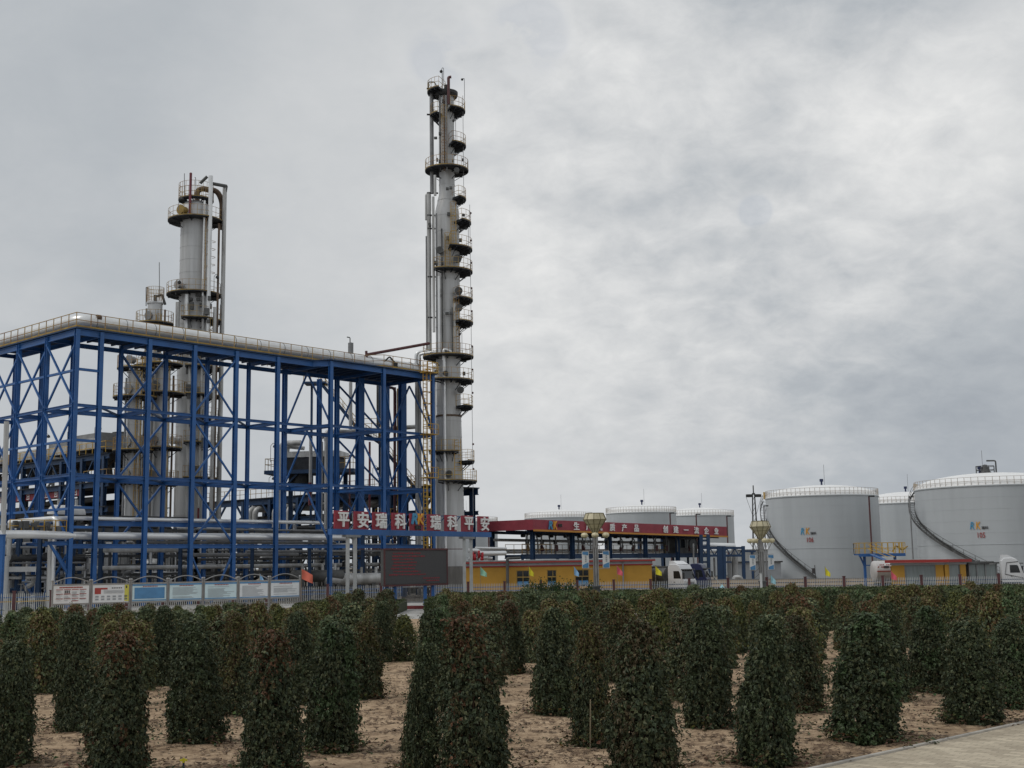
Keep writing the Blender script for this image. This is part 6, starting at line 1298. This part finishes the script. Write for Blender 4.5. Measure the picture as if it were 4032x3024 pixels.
# small things by the tanks
sgn = thing('traffic_signal', 'small black signal box on a thin pole in front of tank 106', 'signal', tuple(XY(3207, 135)))
part(sgn, 'pole', M['dgrey'], lambda m: m.tube([XY(3208, 135), W(3208, 2225, 135)], .05, 6)); part(sgn, 'box', M['ink'], lambda m: m.box(tuple(W(3203, 2248, 135)), (.28, .25, .58)))
wp = thing('white_post', 'short plain white post beside the second lamp post', 'post', tuple(XY(2995, 105)))
part(wp, 'post', M['white'], lambda m: m.beam(XY(2995, 105), W(2995, 2257, 105), .16, .16)); part(wp, 'cap', M['lgrey'], lambda m: m.box(tuple(W(2995, 2257, 105)), (.2, .2, .05)))
# ================================================================== creeper clad columns of the planting field
def creeper(seed, n, ls, R, Hh, mood, gain=1.0):
    rd = random.Random(seed); mb = MB(); tn = []; o3 = Vector((seed * 7.3, seed * 1.7, 0))
    lean = Vector((rd.uniform(-.09, .09), rd.uniform(-.09, .09), 0)); tp0 = rd.uniform(.34, .54); shp = rd.uniform(.32, .5)
    for i in range(n):
        kind = rd.random(); a = rd.random() * 2 * pi
        z = Hh * (rd.random() if kind < .8 else (1 - .2 * rd.random() if kind < .93 else .12 * rd.random()))
        f = z / Hh
        lump = NZ.noise(Vector((cos(a) * 1.5, sin(a) * 1.5, z * 1.7)) + o3)
        l2 = NZ.noise(Vector((cos(a) * 3.5, sin(a) * 3.5, z * 4.5)) + o3); l3 = NZ.noise(Vector((cos(a) * 8, sin(a) * 8, z * 11)) + o3)
        prof = 1.0 if f < shp else 1 - (1 - tp0) * ((f - shp) / (1 - shp)) ** 1.3          # narrows towards a rounded top
        prof *= .90 + .10 * min(1, f / .12)
        top = .86 + .08 * NZ.noise(Vector((cos(a) * 1.5, sin(a) * 1.5, 5)) + o3)
        if f > top: prof *= sqrt(max(0.03, 1 - ((f - top) / (1.03 - top)) ** 2))
        r = R * prof * (1 + .22 * lump + .22 * l2 + .18 * l3)
        if l2 + .5 * l3 < -.42 and rd.random() < .75: continue                            # thin places
        dep = rd.random() ** 1.6 * .26
        if rd.random() < .07: dep -= .16 * rd.random()                                   # loose sprigs
        rr = max(.02, r - dep); oz = Vector((cos(a), sin(a), 0))
        p = oz * rr + lean * (z * .5); p.z = z + .06 * l3 + ((.16 * rd.random() ** 2) if f > .86 else 0)
        nr = oz * .75 + Vector((rd.uniform(-.95, .95), rd.uniform(-.95, .95), rd.uniform(-.35, .95)))
        if f > .9: nr.z += .7
        tip = Vector((rd.uniform(-1, 1), rd.uniform(-1, 1), -.75)) + oz * .5
        s = ls * rd.uniform(.5, 1.2)
        cl = NZ.noise(Vector((cos(a) * 1.3, sin(a) * 1.3, z * 1.6)) + o3 * 1.3) + rd.uniform(-.3, .3)
        base = rd.choice(((.043, .058, .033), (.053, .070, .038), (.068, .082, .042), (.084, .091, .046)))
        if f > .7: base = tuple(c * (1 + .35 * (f - .7) / .3) for c in base)      # top light painted in: leaf colour paler towards the tip
        hi = f + rd.uniform(-.16, .16); q = rd.random()
        if mood == 'red' and (hi > .86 or cl > .5): base = (.125, .064, .036) if q < .5 else (.09, .075, .036)
        elif mood == 'olive' and (hi > .74 or cl > .28): base = (.100, .100, .038) if q < .6 else (.105, .072, .038)
        elif mood == 'brown' and (cl > .14 or hi > .9): base = (.086, .068, .038) if q < .65 else (.066, .078, .038)
        elif mood == 'yellow' and (hi > .6 or cl > .16): base = (.12, .125, .042) if q < .6 else (.08, .098, .042)
        elif mood == 'green' and cl > .15: base = (.066, .098, .045)
        elif mood == 'dark' and cl > .3: base = (.066, .086, .042)
        if rd.random() < .010: base = (.14, .12, .06)
        k = rd.uniform(.6, 1.4) * gain
        leaf(mb.v, mb.f, tn, p, nr, tip, s, [c * k for c in base])
        if rd.random() < .013:                                                           # a stray shoot with its own leaves
            d = (oz + Vector((rd.uniform(-.6, .6), rd.uniform(-.6, .6), rd.uniform(-.2, 1.1)))).normalized(); n_ = rd.randint(4, 8)
            for j in range(n_):
                q_ = p + d * (.065 * j) + Vector((rd.uniform(-.03, .03), rd.uniform(-.03, .03), -.006 * j * j))
                leaf(mb.v, mb.f, tn, q_, Vector((rd.uniform(-1, 1), rd.uniform(-1, 1), 1)), d + Vector((rd.uniform(-.8, .8), rd.uniform(-.8, .8), -.4)), ls * rd.uniform(.4, .8), [c * k * 1.2 for c in base])
    return mb, tn
def stems(seed, R, Hh, shoots=0):
    rd = random.Random(seed + 90); mb = MB()
    for i in range(9):
        a = 2 * pi * i / 9 + rd.uniform(-.2, .2); r = R * rd.uniform(.35, .55)
        mb.tube([(r * 1.08 * cos(a + .25 * sin(j * 1.7)), r * 1.08 * sin(a + .25 * sin(j * 1.7)), Hh * .72 * j / 6) for j in range(7)], .014, 4)
    mb.tube([(0, 0, 0), (0, 0, Hh * .9)], .06, 8)
    for i in range(6): mb.tube([(R * .45 * cos(2 * pi * k / 12), R * .6 * sin(2 * pi * k / 12), Hh * (.1 + .14 * i)) for k in range(13)], .012, 4)
    return mb
def shoots(seed, R, n):
    rd = random.Random(seed + 300); mb = MB(); lv_ = MB(); tn = []
    for i in range(n):
        a = rd.uniform(0, 2 * pi); L_ = rd.uniform(.25, .85); d = Vector((cos(a), sin(a), 0)); h = rd.uniform(.1, .5)
        pts = [d * (R * .8) + Vector((0, 0, h * .2))] + [d * (R * .8 + L_ * f) + Vector((rd.uniform(-.05, .05), rd.uniform(-.05, .05), h * (.2 + f) - .25 * f * f)) for f in (.35, .7, 1.0)]
        for p in pts: p.z = max(.03, p.z)
        mb.tube(pts, [.009, .008, .006, .003], 4)
        for p in pts[1:]:
            for q in range(5):
                o = Vector((rd.uniform(-.12, .12), rd.uniform(-.12, .12), rd.uniform(-.05, .08))); c = rd.choice(((.05, .075, .034), (.11, .06, .035), (.08, .085, .03))); k = rd.uniform(.8, 1.3)
                leaf(lv_.v, lv_.f, tn, p + o, Vector((rd.uniform(-.6, .6), rd.uniform(-.6, .6), 1)), Vector((rd.uniform(-1, 1), rd.uniform(-1, 1), -.3)), rd.uniform(.05, .1), [v * k for v in c])
    return mb, lv_, tn
def proto(seed, n, ls, R, Hh, mood, near):
    rt = thing('creeper_column', 'x', 'plant', (0, 0, 0), 'creeper clad columns in the field')
    mb, tn = creeper(seed, n, ls, R, Hh, mood, 1.0 if near else (1.3 if mood in ('red', 'yellow', 'brown') else 1.6)); build('foliage', mb, M['leaf'], rt, tint=tn)  # far plants: haze and top light put into a brighter leaf colour
    build('stem', stems(seed, R, Hh), M['stem'], rt, smooth=True)
    if near:
        s_, l_, t_ = shoots(seed, R, 15); o = build('ground_shoot', s_, M['stem'], rt); build('leaves', l_, M['leaf'], o, tint=t_)
    return rt
near_p = {m: proto(i + 1, 14500, .088, .54, 2.3, m.split('_')[0], True) for i, m in enumerate(('red', 'dark', 'olive', 'brown', 'green', 'dark_b', 'red_b', 'dark_c'))}
far_p = {m: proto(i + 21, 4600, .118, .56, 2.2, m.split('_')[0], False) for i, m in enumerate(('olive', 'yellow', 'dark', 'red', 'brown', 'green', 'dark_b', 'olive_b', 'olive_c'))}
used = set(); taken = []
def place(pr, key, P, R, Hh, label, rnd_, group='creeper clad columns in the field', bR=.54, bH=2.3):
    src = pr[key]
    o = src if (id(pr), key) not in used else dup(src); used.add((id(pr), key))
    o.location = (P.x, P.y, -.02); o.rotation_euler = (rnd_.uniform(-.05, .05), rnd_.uniform(-.05, .05), rnd_.random() * 6.28); o.scale = (R / bR * rnd_.uniform(.93, 1.07), R / bR * rnd_.uniform(.93, 1.07), Hh / bH)
    o.scale.z = Hh / (bH + .1); o['label'] = label; o['group'] = group; taken.append((P.x, P.y)); return o
# (x, y of the foot in the photo at 2212 px wide), top y, width, mood, label
NEAR = [((8, 1655), 1385, 120, 'dark', 'dark creeper column cut by the left edge of the photo'),
 ((252, 1672), 1368, 140, 'red', 'creeper column with a reddish brown crown, second from the left in front'),
 ((425, 1603), 1338, 122, 'dark', 'leaning dark green column with a thin cane on its right side'),
 ((588, 1672), 1365, 140, 'red', 'dark creeper column with reddish tips left of the wide soil alley'),
 ((716, 1622), 1345, 122, 'green', 'taller creeper column touching the soil alley on its left side'),
 ((908, 1668), 1390, 95, 'dark', 'half hidden creeper column just left of the tallest front one'),
 ((1026, 1692), 1334, 162, 'red', 'tallest front creeper column with a rusty red crown, right of the alley'),
 ((1392, 1690), 1343, 162, 'brown', 'broad brownish creeper column in the front right of centre'),
 ((1277, 1612), 1345, 90, 'olive', 'slim creeper column with a pale cane stake at its front'),
 ((1652, 1650), 1330, 148, 'dark', 'broad dark creeper column with a brown right flank'),
 ((1870, 1597), 1325, 158, 'green', 'fattest bushy green creeper column near the path'),
 ((2105, 1562), 1338, 128, 'dark', 'dark creeper column standing at the edge of the paved path'),
 ((2198, 1528), 1335, 100, 'green', 'creeper column cut by the right edge of the photo'),
 ((1530, 1574), 1308, 108, 'dark', 'dark green column between the broad brown one and the broad dark one'),
 ((1197, 1543), 1315, 98, 'dark', 'dark column with a stake, behind the slim staked one'),
 ((163, 1577), 1325, 90, 'dark', 'dark green column behind the reddish one at the left'),
 ((512, 1543), 1325, 80, 'olive', 'olive topped column between two front columns at the left'),
 ((1740, 1538), 1330, 95, 'brown', 'brownish column behind the fat green one, to its left'),
 ((2012, 1493), 1310, 95, 'green', 'green column with a low brown twig, left of the one by the path'),
 ((1932, 1512), 1300, 85, 'dark', 'dark column close behind the fat green one, to its right'),
 ((820, 1430), 1300, 60, 'dark', 'slender dark column lining the left side of the alley, far down'),
 ((790, 1508), 1340, 80, 'olive', 'olive column on the left edge of the alley behind the taller one'),
 ((640, 1520), 1322, 80, 'dark', 'dark column behind the red tipped front one, left of the alley'),
 ((358, 1480), 1310, 70, 'dark', 'dark column behind the leaning one at the left'),
 ((95, 1480), 1312, 85, 'yellow', 'bright yellowish green column at the left behind the front row'),
 ((942, 1520), 1315, 85, 'green', 'green column behind the half hidden one right of the alley'),
 ((1100, 1455), 1300, 70, 'red', 'reddish column behind the tallest front one, to its right'),
 ((1340, 1475), 1300, 75, 'olive', 'olive column behind the broad brownish one'),
 ((1420, 1500), 1305, 80, 'yellow', 'yellowish column peeping over the broad brownish one')]
rp3 = random.Random(77)
s_ = 4032 / 2212
for (fx, fy), ty, wd, mood, lab in NEAR:
    P = G(fx * s_, fy * s_); Ht = Zat(fx * s_, ty * s_, P.y); R = wd * s_ / 2 * P.y / 4900 * (.78 if lab.startswith(('tallest', 'broad', 'half')) else .81)
    if mood == 'yellow': place(far_p, mood, P, R, Ht, lab, rp3, bR=.56, bH=2.2)
    else: place(near_p, rp3.choice([k_ for k_ in near_p if k_.split('_')[0] == mood]),  P, R, Ht, lab, rp3)
ordn = ['first', 'second', 'third', 'fourth', 'fifth', 'sixth', 'seventh', 'eighth', 'ninth', 'tenth', 'eleventh', 'twelfth', 'thirteenth', 'fourteenth', 'fifteenth', 'sixteenth']
ax0, axd = -3.0 * .825, -.069                                   # alley: centre line x = -0.6 - .069 y
alley = lambda y: -.85 - .069 * y
mood_w = {'red': 'reddish', 'dark': 'dark green', 'olive': 'olive tinged', 'yellow': 'yellowish', 'brown': 'brownish', 'green': 'mid green'}
P = G(1598, 2600); place(far_p, 'yellow', P, .42, 1.6, 'thin yellowish shrub leaning into the soil alley, far down on its left side', rp3, bR=.56, bH=2.2)
row = 0; y = 31.0
while y < 74:
    for side in (-1, 1):
        j = 0; x = alley(y) + side * (1.45 if y > 40 else 1.6) + (.9 if row % 2 and side > 0 else 0)
        while abs(x) < .46 * y + .8:
            yy = y + rp3.uniform(-.7, .7); xx = x + rp3.uniform(-.3, .3)
            lim = (60 + max(0, (xx + 16) * 1.3) if side < 0 else 64) if not (j == 0) else 72
            lim = min(lim, 70)
            if yy < lim and not over_path(xx, yy) and min([abs(xx - a) + .6 * abs(yy - b) for a, b in taken] + [9]) > 1.2 and not (yy > 33.5 + 0 * x and False):
                mood = rp3.choice(('olive', 'olive', 'dark', 'yellow', 'olive', 'brown', 'green', 'dark', 'red')); key = rp3.choice([k_ for k_ in far_p if k_.split('_')[0] == mood])
                hgt = rp3.uniform(1.9, 2.3) if yy < 40 else ((rp3.uniform(1.75, 2.05) if yy < 50 else rp3.uniform(1.55, 1.8)) if side < 0 and j > 1 else (rp3.uniform(1.75, 2.05) if yy < 50 else rp3.uniform(1.85, 2.2)))
                place(far_p, key, Vector((xx, yy, 0)), rp3.uniform(.37, .52), hgt, '%s creeper column, %s row behind the front ones, %s %s of the alley' % (mood_w[mood], ordn[row], ordn[j], 'left' if side < 0 else 'right'), rp3, bR=.56, bH=2.2)
            j += 1; x += side * (rp3.uniform(2.5, 3.0) if y < 41 else rp3.uniform(2.0, 2.4) if y < 50 else rp3.uniform(1.5, 2.0))
            if j > 15: break
    row += 1; y += 4.0 if y < 44 else 3.1
for pr_ in (near_p, far_p):
    for k_, o_ in pr_.items():
        if (id(pr_), k_) not in used:
            for q_ in list(o_.children_recursive) + [o_]: bpy.data.objects.remove(q_)
# canes, sprinkler, white board
for px, py0, py1, lb in ((2195, 2818, 2766, 'thin pale cane at the foot of the dark column with a stake'), (2322, 2950, 2755, 'tall pale cane leaning on the slim creeper column'), (1715, 3020, 2900, 'thin cane at the foot of the tallest front column'), (862, 2760, 2640, 'thin cane against the leaning dark column')):
    P = G(px, py0); P = P - Vector((0, .12, 0)); z = Zat(px, py1, P.y); o = thing('cane', lb, 'stake', (P.x, P.y, 0), 'canes in the field')
    part(o, 'stick', M['cane'], lambda m: m.tube([(P.x, P.y, -.05), (P.x + .03, P.y + .05, max(.3, z))], .012, 6), smooth=True)
    part(o, 'tie', M['flag_yellow'] if False else M['cane'], lambda m: m.tube([(P.x + .018, P.y + .03, max(.3, z) * .6), (P.x + .018, P.y + .03, max(.3, z) * .6 + .03)], .016, 6))
P = G(722, 3040); o = thing('sprinkler', 'small yellow headed sprinkler standing in the bare soil', 'sprinkler', (P.x, P.y, 0))
part(o, 'riser', M['lblue2'], lambda m: m.tube([(P.x, P.y, -.02), (P.x, P.y, .16)], .018, 8), smooth=True); part(o, 'head', M['flag_yellow'], lambda m: (m.beam((P.x - .06, P.y, .19), (P.x + .06, P.y, .19), .03, .03), m.tube([(P.x, P.y, .15), (P.x, P.y, .22)], .022, 8)))
P = XY(1811, 66); o = thing('white_board', 'small white board with dark marks among the creepers right of the alley', 'sign', tuple(P))
part(o, 'board', M['white'], lambda m: m.box((P.x, P.y, Zat(1811, 2402, 66)), (.46, .05, .55))); part(o, 'post', M['grey'], lambda m: m.beam((P.x, P.y + .05, 0), (P.x, P.y + .05, Zat(1811, 2402, 66)), .06, .06)); part(o, 'marks', M['ink'], lambda m: [m.beam((P.x - .12 + .1 * i, P.y - .03, Zat(1811, 2408, 66) - .1), (P.x - .06 + .1 * i, P.y - .03, Zat(1811, 2396, 66)), .02, .03) for i in range(4)])
rd = random.Random(31); mb = MB(); tn = []
for tx, ty in [t for t in taken if t[1] < 40]:
    for i in range(46):
        a = rd.uniform(0, 6.28); r_ = .42 + abs(rd.gauss(0, .22)); q_ = Vector((tx + r_ * cos(a), ty + r_ * sin(a), rd.uniform(.01, .16)))
        if over_path(q_.x, q_.y): continue
        leaf(mb.v, mb.f, tn, q_, Vector((rd.uniform(-.8, .8), rd.uniform(-.8, .8), 1)), Vector((rd.uniform(-1, 1), rd.uniform(-1, 1), .2)), rd.uniform(.05, .12), [c * rd.uniform(.7, 1.3) for c in rd.choice(((.06, .085, .035), (.12, .08, .045), (.09, .09, .04)))])
tag(build('ground_weeds', mb, M['leaf'], tint=tn), 'low weeds and fallen leaves around the feet of the creeper columns', 'weeds', kind='stuff')
# weeds in front of the yellow building
rd = random.Random(8); mb = MB(); tn = []
for i in range(1500):
    cx0 = rd.choice((2090, 2185, 2185, 2130, 2330, 2240)); p = XY(cx0 + rd.gauss(0, 16), 104.5); p.z = abs(rd.gauss(0, .45)) + .9
    leaf(mb.v, mb.f, tn, p + Vector((0, rd.uniform(-.5, .5), 0)), Vector((rd.uniform(-.6, .6), -1, .4)), Vector((rd.uniform(-1, 1), 0, .6)), rd.uniform(.08, .16), [c * rd.uniform(.7, 1.2) for c in (.035, .065, .025)])
o = thing('weeds', 'dark weeds growing along the fence in front of the yellow building', 'plants', tuple(XY(2180, 104.5))); build('leaves', mb, M['hleaf'], o, tint=tn)
part(o, 'stalk', M['stem'], lambda m: [m.beam(XY(px, 104.5), XY(px + 4, 104.5) + Vector((0, 0, 1.6)), .02, .02) for px in (2088, 2092, 2180, 2188, 2194, 2240, 2330)])
